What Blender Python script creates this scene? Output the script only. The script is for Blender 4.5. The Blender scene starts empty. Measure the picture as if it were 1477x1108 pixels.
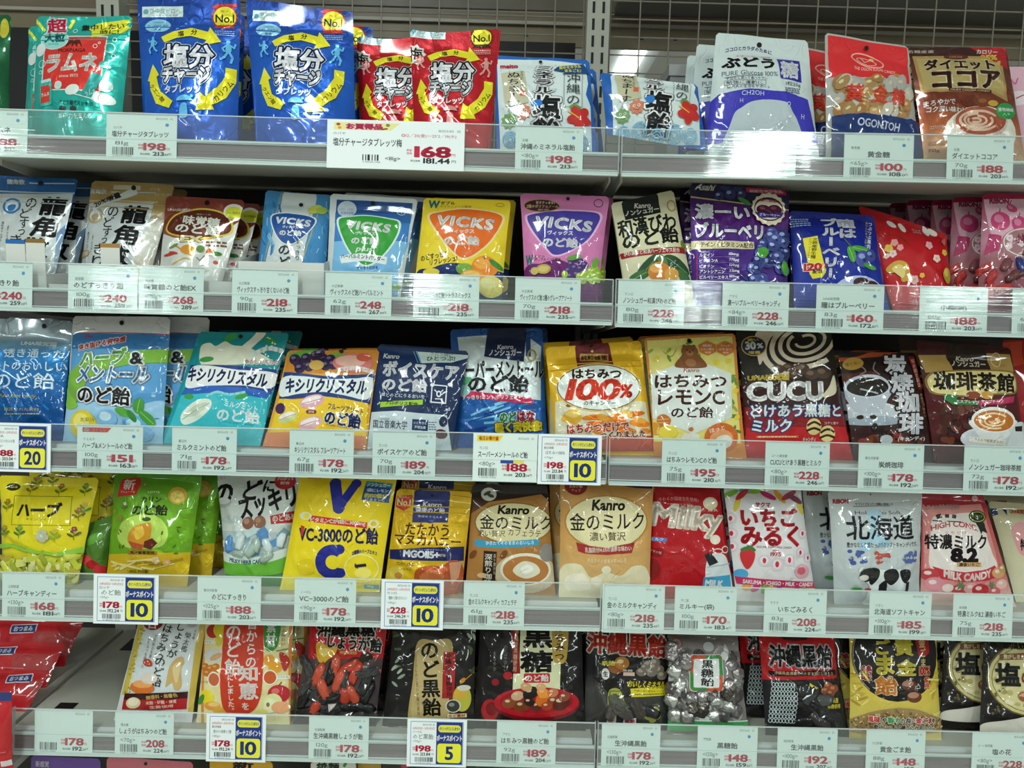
import bpy, math, random
import numpy as np
from mathutils import Matrix, Vector, noise as mnoise

# ------------------------------------------------------------------ camera, world, light, exposure
SC = bpy.context.scene
COL = SC.collection
W, H, FPX = 1477, 1108, 1110.0
CZ = 1.35                                   # camera height above the store floor (m)
D = 1.115                                   # distance of the shelf fronts
PITCH, ROLL, YAW = math.radians(-6.194), math.radians(1.508), math.radians(0.334)

def cam_axes():
    cp, sp = math.cos(PITCH), math.sin(PITCH)
    f = np.array([0, cp, sp]); u = np.array([0, -sp, cp]); r = np.array([1., 0, 0])
    cy, sy = math.cos(YAW), math.sin(YAW)
    Z = np.array([[cy, sy, 0], [-sy, cy, 0], [0, 0, 1]])
    f, u, r = Z @ f, Z @ u, Z @ r
    cr, sr = math.cos(ROLL), math.sin(ROLL)
    return cr*r + sr*u, cr*u - sr*r, f
CR, CU, CF = cam_axes()
CPOS = np.array([0, 0, CZ])
cam = bpy.data.objects.new('camera', bpy.data.cameras.new('camera'))
COL.objects.link(cam)
cam.data.sensor_width = 36.0
cam.data.lens = FPX / W * 36.0
cam.data.clip_start = 0.02
cam.matrix_world = Matrix(((CR[0], CU[0], -CF[0], 0), (CR[1], CU[1], -CF[1], 0), (CR[2], CU[2], -CF[2], CZ), (0, 0, 0, 1)))
SC.camera = cam
world = bpy.data.worlds.new('store_air'); SC.world = world; world.use_nodes = True
world.node_tree.nodes['Background'].inputs[0].default_value = (0.88, 0.97, 1.0, 1)
world.node_tree.nodes['Background'].inputs[1].default_value = 0.17
SC.view_settings.view_transform = 'Standard'; SC.view_settings.look = 'None'
try: SC.cycles.debug_use_compact_bvh = True      # keeps memory low
except Exception: pass
SC.view_settings.gamma = 1.0; SC.view_settings.use_curve_mapping = False
SC.view_settings.exposure = -0.32
LAMP_W = 31.0                               # watts of each ceiling tube pair
LAMP_COL = (0.87, 1.0, 0.97)
CEIL = CZ + 1.45
# tube pairs of the store ceiling: x, y, length along y
LAMPS = [(1.33, -2.0, 1.5), (-3.2, -2.2, 1.5), (3.6, -2.0, 1.5), (-.6, -.45, 1.2), (-.75, -4.2, 2.0), (2.0, -6.1, 1.5), (-4.15, -6.2, 1.5), (4.2, -4.5, 2.0), (.66, 4.3, 2.2)]

# ------------------------------------------------------------------ materials
def lin(h):
    c = [int(h[i:i+2], 16)/255 for i in (0, 2, 4)]
    return tuple(x/12.92 if x <= .04045 else ((x+.055)/1.055)**2.4 for x in c) + (1.,)
MATS = {}
FIN = {  # roughness, metallic, coat, coat roughness, bump
    'film': (.40, 0., .65, .05, .28), 'foil': (.32, .25, .75, .05, .34), 'matte': (.5, 0., .2, .25, .25),
    'card': (.55, 0., 0., .3, 0.), 'steel': (.42, 0., .15, .3, 0.), 'chrome': (.25, .75, .3, .1, .5)}
def bump_nodes(nt, bs, amt, scale=95.):
    tc = nt.nodes.new('ShaderNodeTexCoord')
    n1 = nt.nodes.new('ShaderNodeTexNoise'); n1.inputs['Scale'].default_value = scale; n1.inputs['Detail'].default_value = 3
    n1.inputs['Distortion'].default_value = .6
    vo = nt.nodes.new('ShaderNodeTexVoronoi'); vo.inputs['Scale'].default_value = scale*.42
    nt.links.new(tc.outputs['Object'], n1.inputs['Vector'])
    mx = nt.nodes.new('ShaderNodeVectorMath'); mx.operation = 'ADD'
    nt.links.new(tc.outputs['Object'], vo.inputs['Vector'])
    ad = nt.nodes.new('ShaderNodeMath'); ad.operation = 'ADD'
    nt.links.new(n1.outputs[0], ad.inputs[0]); nt.links.new(vo.outputs['Distance'], ad.inputs[1])
    bp_ = nt.nodes.new('ShaderNodeBump'); bp_.inputs['Strength'].default_value = amt; bp_.inputs['Distance'].default_value = .0016
    ve = nt.nodes.new('ShaderNodeTexVoronoi'); ve.feature = 'DISTANCE_TO_EDGE'; ve.inputs['Scale'].default_value = 34
    wp = nt.nodes.new('ShaderNodeTexNoise'); wp.inputs['Scale'].default_value = 22; wp.inputs['Detail'].default_value = 1
    wa = nt.nodes.new('ShaderNodeMixRGB'); wa.inputs[0].default_value = .06
    nt.links.new(tc.outputs['Object'], wp.inputs['Vector']); nt.links.new(tc.outputs['Object'], wa.inputs[1]); nt.links.new(wp.outputs[1], wa.inputs[2]); nt.links.new(wa.outputs[0], ve.inputs['Vector'])
    r1 = nt.nodes.new('ShaderNodeMapRange'); r1.interpolation_type = 'SMOOTHSTEP'; r1.inputs[1].default_value = 0; r1.inputs[2].default_value = .07
    nt.links.new(ve.outputs['Distance'], r1.inputs[0])
    r2 = nt.nodes.new('ShaderNodeMapRange'); r2.interpolation_type = 'SMOOTHSTEP'; r2.inputs[1].default_value = .48; r2.inputs[2].default_value = .62; r2.inputs[4].default_value = 3.2
    nk = nt.nodes.new('ShaderNodeTexNoise'); nk.inputs['Scale'].default_value = 17; nt.links.new(tc.outputs['Object'], nk.inputs['Vector']); nt.links.new(nk.outputs[0], r2.inputs[0])
    ml = nt.nodes.new('ShaderNodeMath'); ml.operation = 'MULTIPLY_ADD'; nt.links.new(r1.outputs[0], ml.inputs[0]); nt.links.new(r2.outputs[0], ml.inputs[1]); nt.links.new(ad.outputs[0], ml.inputs[2])
    nt.links.new(ml.outputs[0], bp_.inputs['Height'])
    nt.links.new(bp_.outputs[0], bs.inputs['Normal'])
def mat(hexc, fin='film'):
    hexc = ''.join('%02x' % min(255, 6*round(int(hexc[i:i+2], 16)/6)) for i in (0, 2, 4))
    k = (hexc, fin)
    if k in MATS: return MATS[k]
    m = bpy.data.materials.new('print_%s_%s' % (fin, hexc)); m.use_nodes = True
    nt = m.node_tree; b = nt.nodes['Principled BSDF']
    ro, me, co, cr, bu = FIN[fin]
    b.inputs['Base Color'].default_value = lin(hexc)
    b.inputs['Roughness'].default_value = ro; b.inputs['Metallic'].default_value = me
    b.inputs['Specular IOR Level'].default_value = .18; b.inputs['Coat Weight'].default_value = co; b.inputs['Coat Roughness'].default_value = cr
    if bu: bump_nodes(nt, b, bu)
    MATS[k] = m
    return m
def ramp_mat(stops, fin):
    """printed colour blend running up the packet (v of its UV map)"""
    k = (tuple(stops), fin)
    if k in MATS: return MATS[k]
    m = mat(stops[0][1], fin).copy(); m.name = 'blend_%s_%s' % (fin, stops[0][1])
    nt = m.node_tree; b = nt.nodes['Principled BSDF']
    uv = nt.nodes.new('ShaderNodeUVMap'); sp = nt.nodes.new('ShaderNodeSeparateXYZ'); cr = nt.nodes.new('ShaderNodeValToRGB')
    nt.links.new(uv.outputs[0], sp.inputs[0]); nt.links.new(sp.outputs[1], cr.inputs[0]); nt.links.new(cr.outputs[0], b.inputs['Base Color'])
    el = cr.color_ramp.elements
    el[0].position, el[0].color = stops[0][0], lin(stops[0][1])
    el[1].position, el[1].color = stops[-1][0], lin(stops[-1][1])
    for p, c in stops[1:-1]:
        e = el.new(p); e.color = lin(c)
    MATS[k] = m
    return m
def clear_mat(name, tint='fcfefe', rough=.1, spec=.05, streak=0., haze=0.):
    if name in MATS: return MATS[name]
    m = bpy.data.materials.new(name); m.use_nodes = True; nt = m.node_tree; nt.nodes.clear()
    out = nt.nodes.new('ShaderNodeOutputMaterial'); tr = nt.nodes.new('ShaderNodeBsdfTransparent'); gl = nt.nodes.new('ShaderNodeBsdfGlossy')
    tr.inputs[0].default_value = lin(tint); gl.inputs['Roughness'].default_value = rough
    lw = nt.nodes.new('ShaderNodeLayerWeight'); lw.inputs[0].default_value = .5
    mr = nt.nodes.new('ShaderNodeMapRange'); mr.inputs[1].default_value = 0; mr.inputs[2].default_value = 1
    mr.inputs[3].default_value = spec; mr.inputs[4].default_value = .8
    pw = nt.nodes.new('ShaderNodeMath'); pw.operation = 'POWER'; pw.inputs[1].default_value = 4
    nt.links.new(lw.outputs['Facing'], pw.inputs[0]); nt.links.new(pw.outputs[0], mr.inputs[0])
    mx = nt.nodes.new('ShaderNodeMixShader')
    nt.links.new(mr.outputs[0], mx.inputs[0]); nt.links.new(tr.outputs[0], mx.inputs[1]); nt.links.new(gl.outputs[0], mx.inputs[2])
    last = mx
    if haze:
        df = nt.nodes.new('ShaderNodeBsdfDiffuse'); df.inputs[0].default_value = (.85, .92, .92, 1)
        m2 = nt.nodes.new('ShaderNodeMixShader'); m2.inputs[0].default_value = haze
        nt.links.new(mx.outputs[0], m2.inputs[1]); nt.links.new(df.outputs[0], m2.inputs[2]); last = m2
    if streak:
        tc = nt.nodes.new('ShaderNodeTexCoord'); mp = nt.nodes.new('ShaderNodeMapping'); mp.inputs['Scale'].default_value = (6, 6, 260)
        nz = nt.nodes.new('ShaderNodeTexNoise'); nz.inputs['Scale'].default_value = 1.; nz.inputs['Detail'].default_value = 3
        bu = nt.nodes.new('ShaderNodeBump'); bu.inputs['Strength'].default_value = streak; bu.inputs['Distance'].default_value = .002
        nt.links.new(tc.outputs['Object'], mp.inputs[0]); nt.links.new(mp.outputs[0], nz.inputs['Vector'])
        m2_ = nt.nodes.new('ShaderNodeMapping'); m2_.inputs['Scale'].default_value = (26, 26, 9); m2_.inputs['Rotation'].default_value = (0, .5, 0)
        n2 = nt.nodes.new('ShaderNodeTexNoise'); n2.inputs['Scale'].default_value = 1.; n2.inputs['Detail'].default_value = 1
        nt.links.new(tc.outputs['Object'], m2_.inputs[0]); nt.links.new(m2_.outputs[0], n2.inputs['Vector'])
        ma = nt.nodes.new('ShaderNodeMath'); ma.operation = 'MULTIPLY_ADD'; ma.inputs[1].default_value = 2.6
        nt.links.new(n2.outputs[0], ma.inputs[0]); nt.links.new(nz.outputs[0], ma.inputs[2])
        nt.links.new(ma.outputs[0], bu.inputs['Height']); nt.links.new(bu.outputs[0], gl.inputs['Normal'])
    nt.links.new(last.outputs[0], out.inputs[0])
    MATS[name] = m
    return m
def emit_mat(name, col, st):
    m = bpy.data.materials.new(name); m.use_nodes = True; b = m.node_tree.nodes['Principled BSDF']
    b.inputs['Emission Color'].default_value = (*col, 1); b.inputs['Emission Strength'].default_value = st
    return m

# ------------------------------------------------------------------ object helpers
def new_obj(name, me, parent=None):
    o = bpy.data.objects.new(name, me); COL.objects.link(o)
    if parent is not None: o.parent = parent
    return o
def thing(name, label, cat, loc=(0, 0, 0), group=None):
    o = new_obj(name, None); o.location = loc; o.empty_display_size = .02
    o['label'] = label; o['category'] = cat
    if group: o['group'] = group
    return o
def structure(o):
    o['kind'] = 'structure'; return o
class MB:
    """collects boxes, quads and bars for one mesh"""
    def __init__(s): s.v, s.f, s.m, s.mats = [], [], [], []
    def mi(s, m):
        if m not in s.mats: s.mats.append(m)
        return s.mats.index(m)
    def face(s, pts, m):
        i = len(s.v); s.v += [tuple(p) for p in pts]; s.f.append(tuple(range(i, i+len(pts)))); s.m.append(s.mi(m))
    def hexa(s, p, m):       # p: 8 points, bottom ring 0-3, top ring 4-7 (counter-clockwise from above)
        i = len(s.v); s.v += [tuple(q) for q in p]; k = s.mi(m)
        for f in ((3, 2, 1, 0), (4, 5, 6, 7), (0, 1, 5, 4), (1, 2, 6, 5), (2, 3, 7, 6), (3, 0, 4, 7)):
            s.f.append(tuple(i+a for a in f)); s.m.append(k)
    def box(s, x0, x1, y0, y1, z0, z1, m, dz=0.):   # dz: how much the right end is raised
        s.hexa([(x0, y0, z0), (x1, y0, z0+dz), (x1, y1, z0+dz), (x0, y1, z0), (x0, y0, z1), (x1, y0, z1+dz), (x1, y1, z1+dz), (x0, y1, z1)], m)
    def bar(s, a, b, r, m, n=8):
        a, b = Vector(a), Vector(b); d = (b-a).normalized(); q = d.to_track_quat('Z', 'Y'); i = len(s.v); k = s.mi(m)
        for c in (a, b):
            for j in range(n): s.v.append(tuple(c + q @ Vector((r*math.cos(j*2*math.pi/n), r*math.sin(j*2*math.pi/n), 0))))
        for j in range(n): s.f.append((i+j, i+(j+1) % n, i+n+(j+1) % n, i+n+j)); s.m.append(k)
        s.f.append(tuple(i+n-1-j for j in range(n))); s.m.append(k)
        s.f.append(tuple(i+n+j for j in range(n))); s.m.append(k)
    def build(s, name, parent=None, off=(0, 0, 0), bevel=0.):
        me = bpy.data.meshes.new(name)
        me.from_pydata([(a-off[0], b-off[1], c-off[2]) for a, b, c in s.v], [], s.f)
        for m in s.mats: me.materials.append(m)
        me.polygons.foreach_set('material_index', s.m); me.update()
        o = new_obj(name, me, parent)
        if bevel:
            bv = o.modifiers.new('bevel', 'BEVEL'); bv.width = bevel; bv.segments = 2; bv.limit_method = 'ANGLE'
        return o

# ------------------------------------------------------------------ flat print: glyphs and shapes as triangles
GL = {}
_fc = bpy.data.curves.new('glyph_source', 'FONT'); _fo = bpy.data.objects.new('glyph_source', _fc)
def _gmesh(ch, res):
    _fc.body = ch; _fc.resolution_u = res
    me = _fo.to_mesh()
    me.calc_loop_triangles()
    v = np.array([x.co[:2] for x in me.vertices]).reshape(-1, 2)
    t = np.array([x.vertices[:] for x in me.loop_triangles], int).reshape(-1, 3)
    _fo.to_mesh_clear()
    return v, t
def glyph(ch, res=3):
    k = (ch, res)
    if k in GL: return GL[k]
    if ch in ' \u3000':
        GL[k] = (np.zeros((0, 2)), np.zeros((0, 3), int), .3 if ch == ' ' else 1., []); return GL[k]
    v, t = _gmesh(ch, res)
    v2, _ = _gmesh(ch+ch, 1); v1, _ = _gmesh(ch, 1)
    adv = (v2[:, 0].max()-v1[:, 0].max()) if len(v1) else .5
    cnt = {}
    for a, b, c in t:
        for e in ((a, b), (b, c), (c, a)):
            q = (min(e), max(e)); cnt[q] = cnt.get(q, 0)+1
    edges = np.array([e for e, n in cnt.items() if n == 1], int).reshape(-1, 2)
    GL[k] = (v, t, adv, edges)
    return GL[k]
def stroke(v, e, w, caps=True):
    """fat outline along the glyph contour: one overlapping quad per edge"""
    if not len(e): return np.zeros((0, 3, 2))
    a, b = v[e[:, 0]], v[e[:, 1]]; d = b-a; L = np.linalg.norm(d, axis=1, keepdims=True); L[L == 0] = 1
    d = d/L; n = np.stack([-d[:, 1], d[:, 0]], 1)*w; x = d*w*.55; y = n*.62
    A1, A2, B1, B2 = a+n, a-n, b+n, b-n; C1, C2, D1, D2 = a-x*1.7+y, a-x*1.7-y, b+x*1.7+y, b+x*1.7-y
    if not caps:
        k = d*w*.6; A1, A2, B1, B2 = A1-k, A2-k, B1+k, B2+k
        return np.concatenate([np.stack(q, 1) for q in ((A1, A2, B2), (A1, B2, B1))])
    tr = [(A1, A2, B2), (A1, B2, B1), (C1, C2, A2), (C1, A2, A1), (B1, B2, D2), (B1, D2, D1)]
    return np.concatenate([np.stack(q, 1) for q in tr])
VROT = 'ー―~〜-（）()'
def layout(s, vertical=False, res=3, sp=0.):
    """triangles (n,3,2) of a string, size 1 em, plus contour strokes (functions of width)"""
    tris, con = [], []; x = 0.
    for ch in s:
        v, t, adv, e = glyph(ch, max(res, 3) if ord(ch) < 256 else res)
        if len(v):
            v = v.copy()
            if ch == '1' and not vertical: x0 = v[:, 0].min(); v[:, 0] += .07-x0; adv = v[:, 0].max()+.07
            if vertical:
                if ch in VROT:
                    c = v-np.array([.5, .38]); v = np.stack([c[:, 1], -c[:, 0]], 1)+np.array([.5, .38])
                elif ord(ch) < 256: v[:, 0] += .5-(v[:, 0].max()+v[:, 0].min())/2
                elif ch in 'ゃゅょっャュョッァィゥェォぁぃぅぇぉ': v += np.array([.12, .12])
                elif ch in '。、': v += np.array([.55, .55])
                v[:, 1] -= x
            else: v[:, 0] += x
            tris.append(v[t]); con.append((v, e))
        x += (1.02+sp if (vertical and ord(ch) > 127) else .95+sp if vertical else adv+sp)
    T_ = np.concatenate(tris) if tris else np.zeros((0, 3, 2))
    return T_, con
# every print element is a list of (colour, triangles in local print units with y up, layer step)
def fit(tri, w, h, allp):
    mn, mx = allp.min(0), allp.max(0); sz = np.maximum(mx-mn, 1e-6)
    if not w: sx = sy = h/sz[1]
    elif not h: sx = sy = w/sz[0]
    else: sx, sy = w/sz[0], h/sz[1]
    return (mn+mx)/2, np.array([sx, sy])
def T(s, x, y, w, h, c, b=0., o=None, o2=None, r=0., it=0., v=0, sp=0., arc=0., res=None):
    """text fitted into a w x h box centred at x, y"""
    big = max(w or 0, h or 0)
    nl = max(1, len(s)); em = (h/nl if v else h) or w/nl
    res = res or (3 if em > 90 else 2 if em > 24 else 1)
    tr, con = layout(s, v, res, sp)
    if not len(tr): return []
    ctr, sc = fit(tr, w, h, tr.reshape(-1, 2))
    def tf(a):
        q = (a-ctr)*sc
        if it: q = np.stack([q[..., 0]+it*q[..., 1], q[..., 1]], -1)
        if arc:   # bend: arc = rise of the middle in units
            ww = (w or 1)/2; q = np.stack([q[..., 0], q[..., 1]+arc*(1-(q[..., 0]/ww)**2)], -1)
        return q
    k = 1.
    out = []
    def st(wd):   # stroke width given in em
        return np.concatenate([stroke(p, e, wd, em > 40 and wd > .04) for p, e in con])
    if o2: out.append((o2[0], tf(st(o2[1]))))
    if o: out.append((o[0], tf(st(o[1]))))
    if b: out.append((c, tf(np.concatenate([tr, st(b)]))))
    else: out.append((c, tf(tr)))
    return [(x, y, r, out)]
def V(s, x, y, w, h, c, **k): return T(s, x, y, w, h, c, v=1, **k)
def fan(pts):
    pts = np.asarray(pts, float); c = pts.mean(0)
    return np.stack([np.repeat(c[None], len(pts), 0), pts, np.roll(pts, -1, 0)], 1)
def poly_tris(pts):
    from mathutils.geometry import tessellate_polygon
    p = [Vector((a, b, 0)) for a, b in pts]
    t = tessellate_polygon([p]); q = np.asarray(pts, float)
    return np.array([[q[i] for i in f] for f in t])
def P(pts, c):
    """polygon given in picture units of the crop (y down)"""
    p = np.asarray(pts, float); o = p.mean(0); l = (p-o)*np.array([1, -1])
    return [(o[0], o[1], None, [(c, poly_tris(l))])]
def spline(pts, n=6, closed=True):
    p = np.asarray(pts, float); m = len(p); out = []
    for i in range(m if closed else m-1):
        a, b, c_, d = (p[(i-1) % m], p[i], p[(i+1) % m], p[(i+2) % m]) if closed else (p[max(i-1, 0)], p[i], p[i+1], p[min(i+2, m-1)])
        for k in range(n):
            t = k/n
            out.append(.5*(2*b+(c_-a)*t+(2*a-5*b+4*c_-d)*t*t+(3*b-a-3*c_+d)*t**3))
    if not closed: out.append(p[-1])
    return np.array(out)
def S(pts, c, n=6): return P(spline(pts, n), c)
def L(pts, w, c, sm=0):
    """line of width w through picture points"""
    p = np.asarray(pts, float)
    if sm: p = spline(p, sm, False)
    tr = []
    for a, b in zip(p[:-1], p[1:]):
        d = b-a; ln = np.hypot(*d) or 1; d = d/ln; n = np.array([-d[1], d[0]])*w/2; e = d*w*.2
        tr += [(a-e+n, a-e-n, b+e-n), (a-e+n, b+e-n, b+e+n)]
    o = p.mean(0)
    return [(o[0], o[1], None, [(c, (np.array(tr)-o)*np.array([1, -1]))])]
def E(x, y, rx, ry, c, r=0., n=0, a0=0., a1=360.):
    n = n or int(min(28, max(8, 6+max(rx, ry)*.22)))
    a = np.radians(np.linspace(a0, a1, n, endpoint=abs(a1-a0) < 360)); p = np.stack([rx*np.cos(a), ry*np.sin(a)], 1)
    return [(x, y, r, [(c, fan(p))])]
def R(x, y, w, h, c, r=0., rad=0.):
    if rad:
        p = []
        for cx, cy, a in ((w/2-rad, h/2-rad, 0), (-w/2+rad, h/2-rad, 90), (-w/2+rad, -h/2+rad, 180), (w/2-rad, -h/2+rad, 270)):
            for k in range(5):
                t = math.radians(a+k*22.5); p.append((cx+rad*math.cos(t), cy+rad*math.sin(t)))
        return [(x, y, r, [(c, fan(p))])]
    return [(x, y, r, [(c, fan([(-w/2, -h/2), (w/2, -h/2), (w/2, h/2), (-w/2, h/2)]))])]
def RING(x, y, rx, ry, wd, c, r=0., a0=0., a1=360., n=0):
    n = n or int(min(36, max(10, 8+max(rx, ry)*.25)))
    a = np.radians(np.linspace(a0, a1, n+1)); o = np.stack([rx*np.cos(a), ry*np.sin(a)], 1); i = np.stack([(rx-wd)*np.cos(a), (ry-wd)*np.sin(a)], 1)
    t = np.concatenate([np.stack([o[:-1], o[1:], i[1:]], 1), np.stack([o[:-1], i[1:], i[:-1]], 1)])
    return [(x, y, r, [(c, t)])]
def FR(x, y, w, h, wd, c, r=0.):
    return R(x, y-h/2, w, wd, c) + R(x, y+h/2, w, wd, c) + R(x-w/2, y, wd, h, c) + R(x+w/2, y, wd, h, c)
def STAR(x, y, r1, r2, n, c, r=0.):
    p = [((r1 if k % 2 == 0 else r2)*math.cos(math.pi*k/n), (r1 if k % 2 == 0 else r2)*math.sin(math.pi*k/n)) for k in range(2*n)]
    return [(x, y, r, [(c, fan(p))])]
def FLOWER(x, y, rad, c, cc='ffd23c', n=5):
    out = []
    for k in range(n):
        a = 2*math.pi*k/n+.3
        out += E(x+rad*.55*math.cos(a), y+rad*.55*math.sin(a), rad*.48, rad*.48, c, n=10)
    return out+E(x, y, rad*.28, rad*.28, cc, n=8)
def LEAF(x, y, l, w, c, r=0., vein=None):
    t = np.linspace(0, math.pi, 9); p = [(-l*math.cos(a), w*math.sin(a)) for a in t]+[(l*math.cos(a), -w*math.sin(a)) for a in t[1:-1]]
    out = [(x, y, r, [(c, fan(p))])]
    if vein: out += R(x, y, l*1.7, max(w*.12, 1), vein, r=r)
    return out
def BERRY(x, y, rad, c='23285e', hi='8d9bd6', dk='141838'):
    return E(x, y, rad, rad, c, n=12)+E(x-rad*.25, y-rad*.3, rad*.45, rad*.32, hi, n=7)+STAR(x+rad*.1, y+rad*.1, rad*.34, rad*.16, 5, dk)
def CANDY(x, y, rx, ry, c, hi, r=0.):
    return E(x, y, rx, ry, c, r=r)+E(x-rx*.12, y-ry*.2, rx*.7, ry*.55, hi, r=r)
def LINES(x, y, w, n, dy, c, th=3, seed=0):
    """rows of fine print too small to read"""
    rn = random.Random(seed); out = []
    for k in range(n):
        x0 = x-w/2
        while x0 < x+w/2-th:
            l = rn.uniform(1.2, 3)*th
            out += R(x0+l/2, y+k*dy, l, th, c); x0 += l+th*.6
    return out

# ------------------------------------------------------------------ picture rays and planes
def rays(px):
    px = np.asarray(px, float)
    return CF + CR*((px[..., 0:1]-W/2)/FPX) - CU*((px[..., 1:2]-H/2)/FPX)
class Plane:
    """plane through a base point, leaning back, with right axis X and up axis U"""
    def __init__(s, q, lean=0., yaw=0.):
        s.q = np.array(q, float); l, y = math.radians(lean), math.radians(yaw)
        s.X = np.array([math.cos(y), math.sin(y), 0]); b = np.array([-math.sin(y), math.cos(y), 0])
        s.U = b*math.sin(l)+np.array([0, 0, 1])*math.cos(l)
        s.N = -b*math.cos(l)+np.array([0, 0, 1])*math.sin(l)       # towards the shopper
    def hit(s, px):
        d = rays(px); t = ((s.q-CPOS) @ s.N)/(d @ s.N)
        w = CPOS+d*t[..., None]-s.q
        return np.stack([w @ s.X, w @ s.U], -1)
    def world(s, pq): return s.q+pq[..., 0:1]*s.X+pq[..., 1:2]*s.U
class Frame:
    def __init__(s, x0, y0, k): s.o = np.array([x0, y0], float); s.k = k
    def px(s, p): return s.o+np.asarray(p, float)*s.k
def place_elements(els, fr, plane, axis_deg):
    """flatten elements to triangles in plane coordinates: [(colour, layer, tris)]"""
    out = []; ly = 1
    for el in els:
        for x, y, r, parts in [el]:
            a = math.radians((axis_deg+r) if r is not None else 0.)
            M = np.array([[math.cos(a), -math.sin(a)], [math.sin(a), math.cos(a)]])
            for c, tr in parts:
                loc = tr @ M.T
                crop = np.stack([x+loc[..., 0], y-loc[..., 1]], -1)
                out.append((c, ly, plane.hit(fr.px(crop)))); ly += 1
    return out
def split(tr, meta, f):
    """cut triangles along the integer lines of the linear function f"""
    for _ in range(14):
        v = f(tr); lo, hi = v.min(1), v.max(1)
        c = np.round((lo+hi)/2); e = 1e-5
        c = np.where((c > lo+e) & (c < hi-e), c, np.floor(hi-e)); cut = (c > lo+e) & (c < hi-e)
        if not cut.any(): break
        A, m, cc, vv = tr[cut], meta[cut], c[cut], v[cut]
        o = np.argsort(vv, 1); A = np.take_along_axis(A, o[..., None], 1); vv = np.take_along_axis(vv, o, 1)
        fl = vv[:, 1] < cc                       # lone vertex is the highest
        lone = np.where(fl[:, None], A[:, 2], A[:, 0]); vl = np.where(fl, vv[:, 2], vv[:, 0])
        p = np.where(fl[:, None], A[:, 0], A[:, 1]); vp = np.where(fl, vv[:, 0], vv[:, 1])
        q = np.where(fl[:, None], A[:, 1], A[:, 2]); vq = np.where(fl, vv[:, 1], vv[:, 2])
        def at(b, vb):
            d = vb-vl; d[d == 0] = 1e-9
            return lone+(b-lone)*((cc-vl)/d)[:, None]
        lp, lq = at(p, vp), at(q, vq)
        new = np.concatenate([np.stack([lone, lp, lq], 1), np.stack([p, q, lq], 1), np.stack([p, lq, lp], 1)])
        tr = np.concatenate([tr[~cut], new]); meta = np.concatenate([meta[~cut], m, m, m])
    return tr, meta
def area2(t): return (t[:, 1, 0]-t[:, 0, 0])*(t[:, 2, 1]-t[:, 0, 1])-(t[:, 1, 1]-t[:, 0, 1])*(t[:, 2, 0]-t[:, 0, 0])
def inv_bilinear(pq, Q):
    BL, BR, TR, TL = Q
    e, f, g = BR-BL, TL-BL, BL-BR+TR-TL
    M = np.linalg.inv(np.stack([e, f], 1)); st = (pq-BL) @ M.T
    for _ in range(6):
        s, t = st[..., 0:1], st[..., 1:2]
        r = BL+s*e+t*f+s*t*g-pq
        Js, Jt = e+t*g, f+s*g
        det = Js[..., 0]*Jt[..., 1]-Js[..., 1]*Jt[..., 0]; det = np.where(np.abs(det) < 1e-12, 1e-12, det)
        ds = (r[..., 0]*Jt[..., 1]-r[..., 1]*Jt[..., 0])/det; dt = (Js[..., 0]*r[..., 1]-Js[..., 1]*r[..., 0])/det
        st = np.clip(st-np.stack([ds, dt], -1), -.6, 1.6)
    return st
def tri_mesh(name, V_, F_, MI, mats, NV, UV=None, parent=None):
    me = bpy.data.meshes.new(name)
    me.vertices.add(len(V_)); me.vertices.foreach_set('co', np.asarray(V_, np.float32).ravel())
    n = len(F_); k = F_.shape[1]
    me.loops.add(n*k); me.loops.foreach_set('vertex_index', np.asarray(F_, np.int32).ravel())
    me.polygons.add(n); me.polygons.foreach_set('loop_start', np.arange(0, n*k, k, dtype=np.int32))
    for m in mats: me.materials.append(m)
    me.polygons.foreach_set('material_index', np.asarray(MI, np.int32))
    me.polygons.foreach_set('use_smooth', np.ones(n, bool))
    if UV is not None and any(m.name.startswith('blend') for m in mats):
        u = me.uv_layers.new(name='UVMap'); u.data.foreach_set('uv', np.asarray(UV, np.float32)[np.asarray(F_).ravel()].ravel())
    me.update(); me.validate()
    if NV is not None and len(me.polygons) == n: me.normals_split_custom_set_from_vertices([tuple(x) for x in NV])
    return new_obj(name, me, parent)

# ------------------------------------------------------------------ shelf rows
ROWS = [  # fence top z at (left bay ends), (right bay ends); rail bottom; relative to the camera height
    dict(t=((.2475, .2440), (.2435, .2515)), b=((.1835, .1800), (.1795, .1860))),
    dict(t=((.0365, .0335), (.0345, .0375)), b=((-.0315, -.0300), (-.0320, -.0320))),
    dict(t=((-.1970, -.1930), (-.1955, -.1940)), b=((-.2645, -.2630), (-.2640, -.2650))),
    dict(t=((-.4220, -.4175), (-.4180, -.4200)), b=((-.4930, -.4885), (-.4895, -.4895))),
    dict(t=((-.6360, -.6380), (-.6380, -.6385)), b=((-.7060, -.7080), (-.7080, -.7080))),
]
BAYS = ((-.751, .1475), (.1525, 1.051))
TILT = .006
FLOORS = [CZ+r['t'][0][1]-.037 for r in ROWS] + [CZ-.93]

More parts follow.
